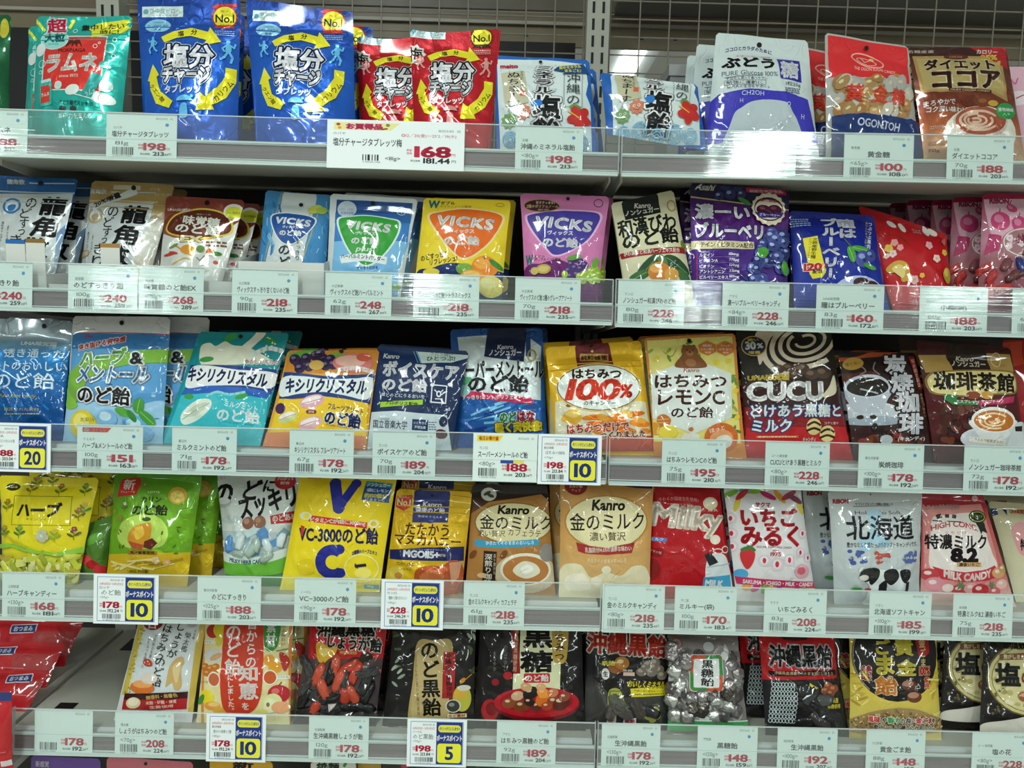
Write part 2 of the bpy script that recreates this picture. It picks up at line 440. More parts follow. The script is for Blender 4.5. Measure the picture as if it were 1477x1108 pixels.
# ------------------------------------------------------------------ store shell and shelving
STEEL, STEELD, MAUVE, PALE, WHITE = mat('b7b3a9', 'steel'), mat('8f8b82', 'steel'), mat('85797b', 'steel'), mat('d3dcdb', 'steel'), mat('e9efee', 'steel')
DARKP = mat('3a3836', 'steel')
FENCE = clear_mat('clear_fence_plastic', rough=.09, spec=.06, streak=.10, haze=.03)
def plain(name, quad, m):
    b = MB(); b.face(quad, m); return structure(b.build(name))
def floor_mat():
    m = mat('b9b4a8', 'steel').copy(); nt = m.node_tree; b = nt.nodes['Principled BSDF']
    tc = nt.nodes.new('ShaderNodeTexCoord'); br = nt.nodes.new('ShaderNodeTexBrick'); br.offset = 0
    br.inputs['Scale'].default_value = 1; br.inputs['Brick Width'].default_value = .45; br.inputs['Row Height'].default_value = .45
    br.inputs['Mortar Size'].default_value = .003; br.inputs['Color1'].default_value = lin('c3beb2'); br.inputs['Color2'].default_value = lin('bbb6aa'); br.inputs['Mortar'].default_value = lin('8b877e')
    nt.links.new(tc.outputs['Object'], br.inputs['Vector']); nt.links.new(br.outputs[0], b.inputs['Base Color'])
    return m
plain('floor', [(-5, -7.5, 0), (5, -7.5, 0), (5, 9, 0), (-5, 9, 0)], floor_mat())
plain('ceiling', [(-5, 9, CEIL), (5, 9, CEIL), (5, -7.5, CEIL), (-5, -7.5, CEIL)], mat('dcdcd6', 'steel'))
def ceiling_lamp(x, y, ln, w):
    wd = .11 if y < 1 else .055
    t = thing('ceiling_light', 'white ceiling strip light over the aisle %s' % ('behind the wire back of the shelf' if y > 1 else 'in front of the shelf'), 'ceiling light', (x, y, CEIL), 'ceiling strip lights')
    b = MB(); b.box(-.14, .14, -ln/2, ln/2, -.05, 0, WHITE); h = b.build('housing', t)
    b = MB(); b.box(-wd, wd, -ln/2+.02, ln/2-.02, -.075, -.05, TUBE); b.build('tube', t)
    l = bpy.data.lights.new('tube_light', 'AREA'); l.shape = 'RECTANGLE'; l.size = wd*2; l.size_y = ln-.04; l.energy = w*ln; l.color = LAMP_COL
    o = bpy.data.objects.new('tube_light', l); COL.objects.link(o); o.parent = t; o.location = (0, 0, -.08)
TUBE = emit_mat('tube_glow', (.92, 1, .98), 5.)
for lx, ly, ll in LAMPS: ceiling_lamp(lx, ly, ll, LAMP_W)

SH_D = .37
YB = D+SH_D+.02
# lower back panel, uprights, wire grid
plain('wall_back', [(-1.3, YB+.004, 0), (1.4, YB+.004, 0), (1.4, YB+.004, CZ+.20), (-1.3, YB+.004, CZ+.20)], DARKP)
def upright(x, label):
    t = thing('shelf_upright', label, 'shelf post', (x, YB-.012, 0))
    b = MB(); b.box(-.021, .021, -.012, .03, .0, CZ+.75, STEEL); post = b.build('post', t, bevel=.001)
    dk = mat('181716', 'steel'); b = MB()
    for k in range(34):
        z = CZ-.25+k*.03
        for sx in (-.009, .009): b.box(sx-.0024, sx+.0024, -.0126, -.0118, z, z+.02, dk)
    b.build('slots', post)
upright(.150, 'grey slotted steel shelf post between the two bays')
upright(-.752, 'grey slotted steel shelf post at the left end of the bay')
def wire_grid(x0, x1, label):
    t = thing('wire_grid', label, 'wire grid', (x0, YB, CZ+.2)); b = MB(); m = mat('8a857b', 'steel'); n = int(round((x1-x0)/.0552))
    for k in range(n+1):
        x = (x1-x0)*k/n; b.bar((x, 0, 0), (x, 0, .55), .0014, m, 6)
    for k in range(17): b.bar((0, .003, .005+k*.0325), (x1-x0, .003, .005+k*.0325), .0014, m, 6)
    b.build('wires', t)
    b = MB(); b.bar((0, 0, .549), (x1-x0, 0, .549), .004, m); b.build('frame_bar', t); b = MB(); b.bar((0, 0, .0), (x1-x0, 0, .0), .003, m); b.build('frame_bar', t)
wire_grid(-.74, .125, 'wire grid back above the top shelf, left of the slotted post')
wire_grid(.175, 1.06, 'wire grid back above the top shelf, right of the slotted post')
# the other side of the gondola seen through the grid: boards and a beam
def back_board(name, label, y0, y1, z0, z1, x0, x1, c, holes=()):
    b = MB(); b.box(x0, x1, y0, y1, z0, z1, mat(c, 'steel'))
    for hx, hz in holes: b.box(hx-.004, hx+.004, y0-.001, y0+.001, hz-.003, hz+.003, mat('25221f', 'steel'))
    o = b.build(name); o['label'] = label; o['category'] = 'shelf board'; return o
HL = [(x, CZ+.548) for x in (-.05, .02, .26, .33)]
back_board('rear_shelf_board', 'pale brown lowest board behind the wire grid', YB+.16, YB+.17, CZ+.527, CZ+.566, -1.3, 1.7, '857663', HL)
back_board('rear_shelf_rail', 'pale narrow rail above the lowest board behind the wire grid', YB+.15, YB+.17, CZ+.5665, CZ+.573, -1.3, 1.7, 'a8a296')
back_board('rear_shelf_board', 'brown middle board behind the wire grid', YB+.165, YB+.175, CZ+.577, CZ+.595, -1.3, 1.7, '786a59')
back_board('rear_shelf_board', 'greyish brown top board behind the wire grid', YB+.165, YB+.175, CZ+.600, CZ+.66, -1.3, 1.7, '6f655a')
back_board('rear_void_sheet', 'black sheet standing in for the dark void behind the wire grid of the left bay', YB+.12, YB+.13, CZ+.2, CZ+.522, -1.3, .12, '141211')  # sheet stands in for the unlit void, darkness put into its colour
back_board('top_shelf_board', 'grey shelf underside across the top right behind the grid', YB+.012, YB+.15, CZ+.588, CZ+.60, .2, 1.7, '55534f')

def shelf_board(row, bay):
    x0, x1 = BAYS[bay]; R_ = ROWS[row]; zf = FLOORS[row]; zb = CZ+min(R_['b'][bay])
    side = ('left', 'right')[bay]
    t = thing('shelf_board', '%s steel shelf of the %s bay' % (('topmost', 'second', 'third', 'fourth', 'lowest')[row], side), 'shelf', ((x0+x1)/2, D+.005, zf))
    hw = (x1-x0)/2-.002; th = zf-zb
    b = MB(); b.box(-hw, hw, .006, SH_D, -.004, 0, STEEL); b.build('board', t)
    b = MB(); b.box(-hw, hw, .004, .012, -th+.012, 0.0005, WHITE); b.build('front_lip', t)
    b = MB(); b.box(-hw+.004, hw-.004, .012, .12, -th+.004, -th+.010, STEEL); b.box(-hw+.004, hw-.004, .118, .123, -th+.006, -.004, STEELD); b.build('underside_channel', t)
    for s in (-1, 1):
        x = s*(hw-.004); b = MB(); b.hexa([(x-.0015, .03, -th-.004), (x+.0015, .03, -th-.004), (x+.0015, SH_D, -th-.03), (x-.0015, SH_D, -th-.03),
              (x-.0015, .03, -.004), (x+.0015, .03, -.004), (x+.0015, SH_D, -.004), (x-.0015, SH_D, -.004)], STEEL); b.build('bracket', t)
    if row == 4 and bay == 0:
        b = MB()
        for yy in (.03, .27):
            b = MB(); b.box(-hw+.03, -hw+.06, yy, yy+.05, 0, .0006, mat('1b1a19', 'steel')); b.build('slot', t)
RAILP = {}
def rail_plane(row, bay):
    R_ = ROWS[row]; zb = CZ+(R_['b'][bay][0]+R_['b'][bay][1])/2; zt = CZ+(R_['t'][bay][0]+R_['t'][bay][1])/2
    return Plane((0, D-TILT, zb), math.degrees(math.atan2(TILT, zt-zb))), (zt-zb)/math.cos(math.atan2(TILT, zt-zb))
def price_rail(row, bay):
    x0, x1 = BAYS[bay]; R_ = ROWS[row]; pl, h = rail_plane(row, bay)
    if row == 4 and bay == 0: x0 += .012
    t = thing('price_rail', 'clear plastic price rail along the front of the %s shelf, %s bay' % (('top', 'second', 'third', 'fourth', 'bottom')[row], ('left', 'right')[bay]), 'price rail', ((x0+x1)/2, D, CZ+R_['b'][bay][0]))
    zb0, zb1 = R_['b'][bay]; zt0, zt1 = R_['t'][bay]
    def slab(b, qa, qb, na, nb, m, xa=x0, xb=x1):     # qa, qb: 0 at the rail bottom, 1 at the fence top
        pts = []
        for q in (qa, qb):
            for x, n in ((xa, nb), (xb, nb), (xb, na), (xa, na)):
                f = (x-BAYS[bay][0])/.8985; z0 = CZ+zb0+(zb1-zb0)*f; z1 = CZ+zt0+(zt1-zt0)*f
                p = np.array([x, D-TILT+TILT*q, z0+(z1-z0)*q])+pl.N*n; pts.append(p)
        b.hexa(pts, m)
    off = tuple(t.location)
    b = MB(); slab(b, .0, 1., .0022, .0030, FENCE); b.build('clear_fence', t, off)
    b = MB(); slab(b, .985, 1.004, .0016, .0034, clear_mat('fence_edge', haze=.55, spec=.1)); b.build('fence_edge', t, off)
    b = MB(); slab(b, .02, .47, -.004, -.002, RAILM); b.build('label_channel', t, off)
    b = MB(); slab(b, .43, .475, -.002, .0008, PALE); slab(b, .405, .418, -.002, .0006, PALE); b.build('middle_lip', t, off)
    b = MB(); slab(b, -.03, .055, -.004, .0015, PALE); slab(b, .075, .09, -.002, .0004, WHITE); b.build('bottom_lip', t, off)
    for xa, xb in ((x0-.0012, x0+.0002), (x1-.0002, x1+.0012)):
        b = MB(); slab(b, 0., 1., -.004, .0034, clear_mat('end_cap_plastic', haze=.3, spec=.08), xa, xb); b.build('end_cap', t, off)
def rail_mat():
    m = MAUVE.copy(); nt = m.node_tree; b = nt.nodes['Principled BSDF']
    tc = nt.nodes.new('ShaderNodeTexCoord'); mp = nt.nodes.new('ShaderNodeMapping'); mp.inputs['Scale'].default_value = (5, 5, 300)
    nz = nt.nodes.new('ShaderNodeTexNoise'); nz.inputs['Scale'].default_value = 1; cr = nt.nodes.new('ShaderNodeValToRGB')
    cr.color_ramp.elements[0].color = lin('6d6062'); cr.color_ramp.elements[1].color = lin('897b7d'); cr.color_ramp.elements[0].position = .3; cr.color_ramp.elements[1].position = .7
    nt.links.new(tc.outputs['Object'], mp.inputs[0]); nt.links.new(mp.outputs[0], nz.inputs['Vector']); nt.links.new(nz.outputs[0], cr.inputs[0]); nt.links.new(cr.outputs[0], b.inputs['Base Color'])
    return m
RAILM = rail_mat()
for r_ in range(5):
    for b_ in range(2): shelf_board(r_, b_); price_rail(r_, b_)
b_ = MB(); b_.box(-1.25, -.757, D+.0, D+SH_D, FLOORS[4]-.012, FLOORS[4]+.0004, STEEL)
o_ = b_.build('side_shelf'); o_['label'] = 'steel shelf corner of the neighbouring bay under the pile of red snack packets'; o_['category'] = 'shelf'
b_ = MB(); b_.box(-1.25, -.757, D-.08, D+.2, CZ-.752, CZ-.7398, STEEL)
o_ = b_.build('side_shelf'); o_['label'] = 'lower steel shelf of the neighbouring bay under the upright red packet'; o_['category'] = 'shelf'
b_ = MB(); b_.box(-.751, 1.051, D+.02, D+SH_D, -.012+FLOORS[5], FLOORS[5], STEEL)
o_ = b_.build('base_shelf'); o_['label'] = 'wide steel base shelf below the lowest price rails'; o_['category'] = 'shelf'

# ------------------------------------------------------------------ candy packets
def vnoise(x, y, z): return mnoise.noise(Vector((x, y, z)))
def smooth(a, b, x):
    t = np.clip((x-a)/(b-a), 0, 1); return t*t*(3-2*t)
NP = [0]
def pouch(row, fr, corners, els, base, label, name='candy_packet', cat='candy packet', lean=12., yaw=0., back=.030, B=.013, style='pillow', fin='film',
          seal=.13, wr=1., gusset=0., sealc=None, behind=(), ext=True, group=None, hole=None, candies=None, floor=None, tdip=0., zip_=False):
    NP[0] += 1; seed = NP[0]*3.7; rn = random.Random(NP[0])
    zf = FLOORS[row] if floor is None else floor
    pl = Plane((0, D+back, zf+.0008), lean, yaw)
    Q = pl.hit(fr.px(corners)); TL, TR, BR, BL = Q
    axis_px = fr.px(corners); v = (axis_px[1]-axis_px[0])+(axis_px[2]-axis_px[3]); axis = -math.degrees(math.atan2(v[1], v[0]))
    if ext:
        BL = TL+(BL-TL)*(TL[1]/(TL[1]-BL[1])); BR = TR+(BR-TR)*(TR[1]/(TR[1]-BR[1]))
    else:
        d = min(BL[1], BR[1])
        if d < 0: BL[1] -= min(BL[1], 0); BR[1] -= min(BR[1], 0)
    Qd = np.array([BL, BR, TR, TL])
    w = (np.linalg.norm(BR-BL)+np.linalg.norm(TR-TL))/2; h = (np.linalg.norm(TL-BL)+np.linalg.norm(TR-BR))/2
    Nx, Ny = max(12, math.ceil(w/.0044)), max(14, math.ceil(h/.0044))
    s = np.linspace(0, 1, Nx+1)[:, None]*np.ones((1, Ny+1)); t = np.ones((Nx+1, 1))*np.linspace(0, 1, Ny+1)[None]
    ts = 1-seal; tt = np.clip(t/ts, 0, 1)
    ph = np.clip(1-np.abs(2*s-1)**2.6, 0, 1)**.8
    if style == 'stand': pv = np.clip(1-tt**2.0, 0, 1)**.75*(.78+.22*smooth(0, .3, tt))
    else: pv = np.clip(1-np.abs(2*np.clip((tt-.03)/.97, 0, 1)-1)**2.5, 0, 1)**.75
    prof = ph*pv
    # outline: slight taper of the filled part, rounded top corners, softly waving top edge
    squeeze = 1-.018*pv
    rc = .004/max(w, .01); top = np.clip((t-(1-.02))/.02, 0, 1)
    ss = .5+(s-.5)*(squeeze-2*rc*top**2)
    PQ = (1-ss)[..., None]*((1-t)[..., None]*BL+t[..., None]*TL)+ss[..., None]*((1-t)[..., None]*BR+t[..., None]*TR)
    wob = np.zeros((Nx+1, Ny+1)); crease = wob.copy(); rip = wob.copy(); head = wob.copy(); edge = wob.copy()
    for i in range(Nx+1):
        for j in range(Ny+1):
            p, q = PQ[i, j]
            wob[i, j] = vnoise(p*26, q*24, seed)+.5*vnoise(p*60, q*55, seed+9)
            a = vnoise(p*17+q*6, q*13-p*5, seed+3); crease[i, j] = max(0, 1-abs(a)*7)**1.5 - .6*max(0, 1-abs(vnoise(p*30-q*14, q*22+p*9, seed+5))*5)**2
            rip[i, j] = vnoise(q*70, p*9, seed+2); head[i, j] = vnoise(p*16, q*7, seed+6)
            edge[i, j] = vnoise(p*24, seed, 1.)
    PQ[..., 1] += (edge*.0011-tdip*(1-(2*s-1)**2))*t**3
    es = np.exp(-np.minimum(s, 1-s)*w/.012)
    body = 1-smooth(ts-.02, ts+.03, t)
    dep = -.5*B+B*prof+wr*(wob*.0013*(.25+prof)*body+crease*.0021*body*np.clip(prof*1.6, 0, 1)+rip*es*.0011*body)+wr*head*.0028*(1-body)
    front = pl.q+PQ[..., 0:1]*pl.X+PQ[..., 1:2]*pl.U+dep[..., None]*pl.N
    bdep = np.minimum(-.5*B-B*prof*.8, dep-.0008)
    if style == 'stand': pass
    rear = pl.q+PQ[..., 0:1]*pl.X+PQ[..., 1:2]*pl.U+bdep[..., None]*pl.N
    front[..., 2] = np.maximum(front[..., 2], zf+.0006); rear[..., 2] = np.maximum(rear[..., 2], zf+.0006)
    base_pt = (BL+BR)/2; org = pl.world(base_pt[None])[0]; org[2] = zf
    front -= org; rear -= org
    du = np.gradient(front, axis=0); dv = np.gradient(front, axis=1); NR = np.cross(du, dv); NR /= np.maximum(np.linalg.norm(NR, axis=2, keepdims=True), 1e-12)
    # the print
    if hole: els = list(els)+E(hole[0], hole[1], hole[2] if len(hole) > 2 else 11, hole[2] if len(hole) > 2 else 11, '14110f')  # hang hole as a printed disc, the dark behind it painted in
    pr = place_elements(els, fr, pl, axis)
    cols = []; TT, meta = [], []
    for c, ly, tr in pr:
        if c not in cols: cols.append(c)
        TT.append(tr); meta.append(np.tile([cols.index(c)+1, ly], (len(tr), 1)))
    if TT:
        TT = inv_bilinear(np.concatenate(TT), Qd); meta = np.concatenate(meta)
        ok = (TT.max(1) > 0).all(1) & (TT.min(1) < 1).all(1); TT, meta = TT[ok], meta[ok]
        G = TT*np.array([Nx, Ny])
        G, meta = split(G, meta, lambda a: a[..., 0]); G, meta = split(G, meta, lambda a: a[..., 1]); G, meta = split(G, meta, lambda a: a[..., 0]+a[..., 1])
        c = G.mean(1); ar = area2(G)
        ok = (c[:, 0] > 0) & (c[:, 0] < Nx) & (c[:, 1] > 0) & (c[:, 1] < Ny) & (np.abs(ar) > 1e-6)
        G, meta, c, ar = G[ok], meta[ok], c[ok], ar[ok]
        G[ar < 0] = G[ar < 0][:, ::-1]
        i = np.floor(c[:, 0]).astype(int); j = np.floor(c[:, 1]).astype(int); up = (c[:, 0]-i+c[:, 1]-j) > 1
        fx = G[..., 0]-i[:, None]; fy = G[..., 1]-j[:, None]
        def lerp(A):
            a, b, d, e = A[i, j][:, None], A[i+1, j][:, None], A[i, j+1][:, None], A[i+1, j+1][:, None]
            lo = a+(b-a)*fx[..., None]+(d-a)*fy[..., None]; hi = e+(d-e)*(1-fx[..., None])+(b-e)*(1-fy[..., None])
            return np.where(up[:, None, None], hi, lo)
        GN = lerp(NR); GN /= np.maximum(np.linalg.norm(GN, axis=2, keepdims=True), 1e-9)
        GP = lerp(front)+GN*(1e-4+2.6e-5*meta[:, 1])[:, None, None]
        prow = j
    root = thing(name, label, cat, tuple(org), group)
    stops = base if isinstance(base, (list, tuple)) else None
    bm = ramp_mat(stops, fin) if stops else mat(base, fin)
    jt = min(Ny-1, max(1, round(ts*Ny))); jb = round(gusset*Ny)
    segs = ([('bottom_gusset', 0, jb)] if jb else [])+[('front_panel', jb, jt), ('top_seal', jt, Ny)]
    ii, jj = np.meshgrid(np.arange(Nx), np.arange(Ny), indexing='ij')
    made = []
    for nm, j0, j1 in segs:
        idx = np.arange((Nx+1)*(j1-j0+1)).reshape(Nx+1, j1-j0+1)
        a, b, d, e = idx[:-1, :-1].ravel(), idx[1:, :-1].ravel(), idx[:-1, 1:].ravel(), idx[1:, 1:].ravel()
        F = np.concatenate([np.stack([a, b, d], 1), np.stack([b, e, d], 1)])
        Vv = front[:, j0:j1+1].reshape(-1, 3); Nn = NR[:, j0:j1+1].reshape(-1, 3); UV = np.stack([s, t], -1)[:, j0:j1+1].reshape(-1, 2)
        MI = np.zeros(len(F), int); mats = [bm]
        if nm == 'top_seal' and sealc: mats = [mat(sealc, fin)]
        if TT is not None and len(TT):
            k = (prow >= j0) & (prow < j1); n = k.sum()
            if n:
                used = np.unique(meta[k, 0]); remap = {u: q+1 for q, u in enumerate(used)}
                mats = mats+[mat(cols[u-1], fin) for u in used]
                F = np.concatenate([F, np.arange(3*n).reshape(n, 3)+len(Vv)])
                Vv = np.concatenate([Vv, GP[k].reshape(-1, 3)]); Nn = np.concatenate([Nn, GN[k].reshape(-1, 3)]); UV = np.concatenate([UV, np.zeros((3*n, 2))])
                MI = np.concatenate([MI, np.array([remap[u] for u in meta[k, 0]], int)])
        made.append(tri_mesh(nm, Vv, F, MI, mats, Nn, UV, root))
    # back panel with the rim that closes the packet
    n = (Nx+1)*(Ny+1); idx = np.arange(n).reshape(Nx+1, Ny+1)
    ring = list(idx[:, 0])+list(idx[-1, 1:])+list(idx[-2::-1, -1])+list(idx[0, -2:0:-1])
    RV = np.concatenate([rear.reshape(-1, 3), front.reshape(-1, 3)[ring]])
    a, b, d, e = idx[:-1, :-1].ravel(), idx[1:, :-1].ravel(), idx[:-1, 1:].ravel(), idx[1:, 1:].ravel()
    F = [np.stack([a, d, b], 1), np.stack([b, d, e], 1)]
    m_ = len(ring); rim = []
    for k in range(m_):
        k2 = (k+1) % m_; rim += [(ring[k], ring[k2], n+k2), (ring[k], n+k2, n+k)]
    F = np.concatenate(F+[np.array(rim)])
    UV = np.concatenate([np.stack([s, t], -1).reshape(-1, 2), np.stack([s, t], -1).reshape(-1, 2)[ring]])
    made.append(tri_mesh('back_panel', RV, F, np.zeros(len(F), int), [bm], None, UV, root))
    if zip_:
        jz = jt-2; b = MB()
        for q in (jt-2, jt-4):
            for i_ in range(1, Nx-1):
                p0, p1 = front[i_, q], front[i_+1, q]; n0, n1 = NR[i_, q]*.0009, NR[i_+1, q]*.0009; u = np.array([0, 0, .0011])
                b.face([p0-u, p1-u, p1+n1, p0+n0], bm); b.face([p0+n0, p1+n1, p1+u, p0+u], bm)
        made.append(b.build('zip_ridge', root))
    if candies:
        for cfg in candies: made += fill_candies(cfg, fr, pl, Qd, Nx, Ny, front, NR, root, rn)
    for dx, dy, dz, lb in behind:
        dy = dy*1.22+.004; dz = min(max(dz, 0), .016)
        c = root.copy(); COL.objects.link(c); c.location = (org[0]+dx, org[1]+dy, org[2]+dz)
        c['label'] = lb
        if group: c['group'] = group
        for ch in made:
            k = ch.copy(); COL.objects.link(k); k.parent = c
    return root
def lump(rn, rx, ry, rz, crink):
    """a wrapped sweet: a pillow with crinkled film, about 100 faces"""
    V_, F_ = [], []; n, m = 12, 7; sd = rn.random()*50
    for i in range(m+1):
        th = math.pi*i/m
        for j in range(n):
            f = 2*math.pi*j/n; x, y, z = math.sin(th)*math.cos(f), math.sin(th)*math.sin(f), math.cos(th)
            x = math.copysign(abs(x)**.7, x); y = math.copysign(abs(y)**.7, y)
            k = 1+crink*mnoise.noise(Vector((x*3, y*3+sd, z*3)))
            V_.append((x*rx*k, y*ry*k, z*rz*k))
    for i in range(m):
        for j in range(n): F_.append((i*n+j, (i+1)*n+j, (i+1)*n+(j+1) % n, i*n+(j+1) % n))
    return V_, F_
def fill_candies(cfg, fr, pl, Qd, Nx, Ny, front, NR, root, rn):
    """cfg: region polygon (crop), spacing, (rx, ry, rz) mm, colours, finish, part name"""
    reg, sp, size, colours, fin, nm = cfg; reg = np.asarray(reg, float); out = []
    x0, y0 = reg.min(0); x1, y1 = reg.max(0); protos = []
    def inside(x, y):
        c = False; n = len(reg)
        for a in range(n):
            (xa, ya), (xb, yb) = reg[a], reg[(a+1) % n]
            if (ya > y) != (yb > y) and x < (xb-xa)*(y-ya)/(yb-ya)+xa: c = not c
        return c
    for k in range(5):
        v, f = lump(rn, size[0]/1000, size[1]/1000, size[2]/1000, .35); me = bpy.data.meshes.new(nm); me.from_pydata(v, [], f)
        me.materials.append(mat(colours[k % len(colours)], fin)); me.polygons.foreach_set('use_smooth', [k % 2 == 0]*len(me.polygons)); protos.append(me)
    y = y0; row = 0
    while y <= y1:
        x = x0+(sp/2 if row % 2 else 0)
        while x <= x1:
            px, py = x+rn.uniform(-.3, .3)*sp, y+rn.uniform(-.3, .3)*sp; x += sp
            if not inside(px, py) or len(out) > 95: continue
            st = inv_bilinear(pl.hit(fr.px((px, py)))[None], Qd)[0]
            if not (.04 < st[0] < .96 and .03 < st[1] < .97): continue
            i, j = int(st[0]*Nx), int(st[1]*Ny); o = new_obj(nm, rn.choice(protos), root)
            nn = Vector(NR[i, j]); o.location = Vector(front[i, j])+nn*rn.uniform(-.0006, .001)
            o.rotation_mode = 'QUATERNION'
            from mathutils import Quaternion
            o.rotation_quaternion = nn.to_track_quat('Z', 'Y') @ Quaternion((0, 0, 1), rn.uniform(0, 6.28)) @ Quaternion((1, 0, 0), rn.uniform(-.3, .3))
            out.append(o)
        y += sp*.8; row += 1
    return out

# ------------------------------------------------------------------ price tags
INK, RED, BLUE_, GREY = '2e3636', 'd0324c', '3f93c8', '8b9797'
def barcode(x, y, w, h, seed, c=INK):
    rn = random.Random(seed); out = []; x0 = x
    while x0 < x+w:
        bw = rn.choice((.7, .7, 1.2, 1.7)); out += R(x0+bw/2, y+h/2, bw, h, c); x0 += bw+rn.choice((.7, .9, 1.4))
    return out
def yen_price(price, tax, dec, x, y, k=1.):
    o = T(price, x, y, 31*k, 11*k, RED, b=.035)
    o += T('税抜', x-20*k, y-2.4*k, 8.5*k, 3.6*k, RED)+T('価格', x-20*k, y+2.4*k, 8.5*k, 3.6*k, RED)
    o += T('円', x+19.5*k, y+3.4*k, 4*k, 4*k, RED)
    o += T('税込価格', x-14*k, y+11.5*k, 14*k, 3.4*k, INK)+T(tax, x+5.4*k, y+11*k, 16*k, 6*k, INK, b=.025)+T('.'+dec, x+16.6*k, y+12*k, 6*k, 3.6*k, INK)+T('円', x+22*k, y+11.4*k, 3.6*k, 3.6*k, INK)
    return o
NT = [0]
def tag(row, fr, xl, xr, maker, name, wt, price, tax, dec, label, kind='n', code='805600  10', dot=True, nw=0., front=False, extra=None, wtxt=None):
    NT[0] += 1
    pl0, h = rail_plane(row, 0 if fr.px(((xl+xr)/2, 0))[0] < 882-row*8 else 1)
    bay = 0 if fr.px(((xl+xr)/2, 0))[0] < 882-row*8 else 1
    # centre of the rail at this x
    nf = .0042 if front else .0012
    q0 = pl0.q.copy(); mid = np.array([0., q0[1], q0[2]])
    pl = Plane(mid+pl0.N*nf, math.degrees(math.atan2(TILT, h)))
    def xat(px):   # plane p at which a picture column crosses the middle of the rail
        lo = None
        y_ = 0.
        for _ in range(4):
            pq = pl.hit(fr.px((px, y_))); P0 = pl.hit(fr.px((px, y_+10)))
            y_ += (h*.5-pq[1])/((P0[1]-pq[1])/10)
        return pl.hit(fr.px((px, y_)))[0]
    pL, pR = xat(xl), xat(xr)
    f = ((pL+pR)/2-BAYS[bay][0])/.8985; zb = ROWS[row]['b'][bay]; zt = ROWS[row]['t'][bay]
    dzb = (zb[1]-zb[0])*(f-.5); dzt = (zt[1]-zt[0])*(f-.5)
    qb, qt = dzb-.0012, h+dzt-.0005
    if kind != 'n': qb -= .0022; qt += .0004
    cx = (pL+pR)/2; org = pl.world(np.array([[cx, qb]]))[0]
    sx = (pR-pL)/100; HH = 72.; sy = (qt-qb)/HH
    els = []
    if kind == 'b':     # bonus point card: 100 x 72
        els += FR(26+24, 36, 88, 64, .8, '4e74b8')+R(71, 36, 44, 63, '2b3f86')+R(71, 14, 38, 11, 'e8e44a', rad=5)+T('ポイントがどんどん貯まる', 71, 14, 34, 5, '2b3f86', b=.03)
        els += T('ボーナスポイント', 71, 28, 42, 8.5, 'f4f8f8', b=.05)+R(71, 51, 40, 29, 'f0e93c', rad=4.5)+T(extra or '10', 71, 51, 25 if len(extra or '10') > 1 else 12, 19, '2b3f86', b=.03)
        els += T('805640 10', 36, 8.5, 20, 3, GREY)+T('24年10月1日〜25年3月31日', 27.5, 14, 36, 4, RED)+T(maker, 17, 19.5, 15, 3.6, INK)
        els += T(name, 27, 26.5, nw or 30, 8 if nw or len(name) < 6 else 5, INK)+T(wt, 17, 34, 14, 4, GREY)
        els += T(price, 27.5, 44.5, 24, 8.6, RED, b=.04)+T('税抜', 12, 43, 5, 2.6, RED)+T('価格', 12, 46, 5, 2.6, RED)+T('円', 43, 47, 3, 3, RED)
        els += T('税込価格', 15, 53.5, 10, 2.6, INK)+T(tax+'.'+dec, 31, 53, 17, 4.6, INK, b=.02)+T('円', 43.5, 53, 3, 3, INK)+barcode(14, 57.5, 28, 7, NT[0])+T('4 901351 0126', 28, 66.5, 26, 2.2, GREY)
    elif kind == 'w':   # wide bargain card
        els += P([(5, 4), (53, 4), (46, 15), (5, 15)], 'f1e59a')+T('お買得品', 27, 9.7, 26, 8, 'd8436a', b=.06, o=('f6c7cf', .12))+E(8, 7, 1.6, 2, 'b5372e')+E(44, 7, 1.6, 2.4, '7d8a3a')+E(38, 12, 1.3, 1.8, '8a5a2c')+R(42, 12.6, 4, 2, '8a3a2c', r=20)+E(9, 12, 1.4, 2, 'e0a23c')
        els += T(maker, 9, 20.5, 9, 3.4, INK)+T(name, 29.5, 33, 50, 12, INK, b=.012)+T('805540  10', 89, 13.5, 16, 3.5, GREY)+T('◎12／20(金)～25\'2／19(水)', 74, 21.5, 40, 6, RED)
        els += T(price, 77, 45, 25, 15, RED, b=.045)+T('税抜', 60, 43, 4, 3.5, RED)+T('価格', 60, 47.5, 4, 3.5, RED)+T('円', 92, 49, 3, 4, RED)
        els += T('税込価格', 64.5, 58.5, 7, 3, INK)+T(tax+'.'+dec, 80, 58, 19, 7.5, INK, b=.03)+T('円', 92.5, 58.5, 3, 4, INK)+barcode(26, 51, 13, 9, NT[0])+T('4 901550 17188', 32.5, 62, 13, 2.2, GREY)+T('<81g>', 48, 57, 11, 7, INK)
    else:
        els += T(code, 82, 7, 24, 3.4, GREY)
        if dot: els += E(86, 16.5, 2.6, 2.6, BLUE_, n=14)
        if maker: els += T(maker, 6+min(24, 4.2*len(maker))/2+4, 22, min(24, 4.2*len(maker)), 4.6, INK)
        n_ = nw or min(80, 10.2*len(name)); els += T(name, 50 if n_ < 55 else 8+n_/2, 31.5, n_, 9.2, INK, b=.02)
        els += T(wt, 22, 46.5, 25 if len(wt) > 4 else 19, 7.5 if '<' not in wt else 8, '566060')+barcode(9, 52, 29, 12, NT[0])+T('4 901550 171884', 23, 66, 27, 2.4, GREY)
        els += yen_price(price, tax, dec, 69, 50.5, .98)
        els += R(50, 39.6, 100, .5, 'b9c9c9')
    if kind == 'n' and extra == 'day':
        els += P([(6, 3), (46, 3), (40, 12), (6, 12)], 'f2d93a')+T('毎日お得だ値', 24, 7.6, 30, 6, 'd0324c', b=.04)+R(53, 42, 20, 5, '2f4f9a')+R(71, 42, 17, 5, 'e8dc5a')
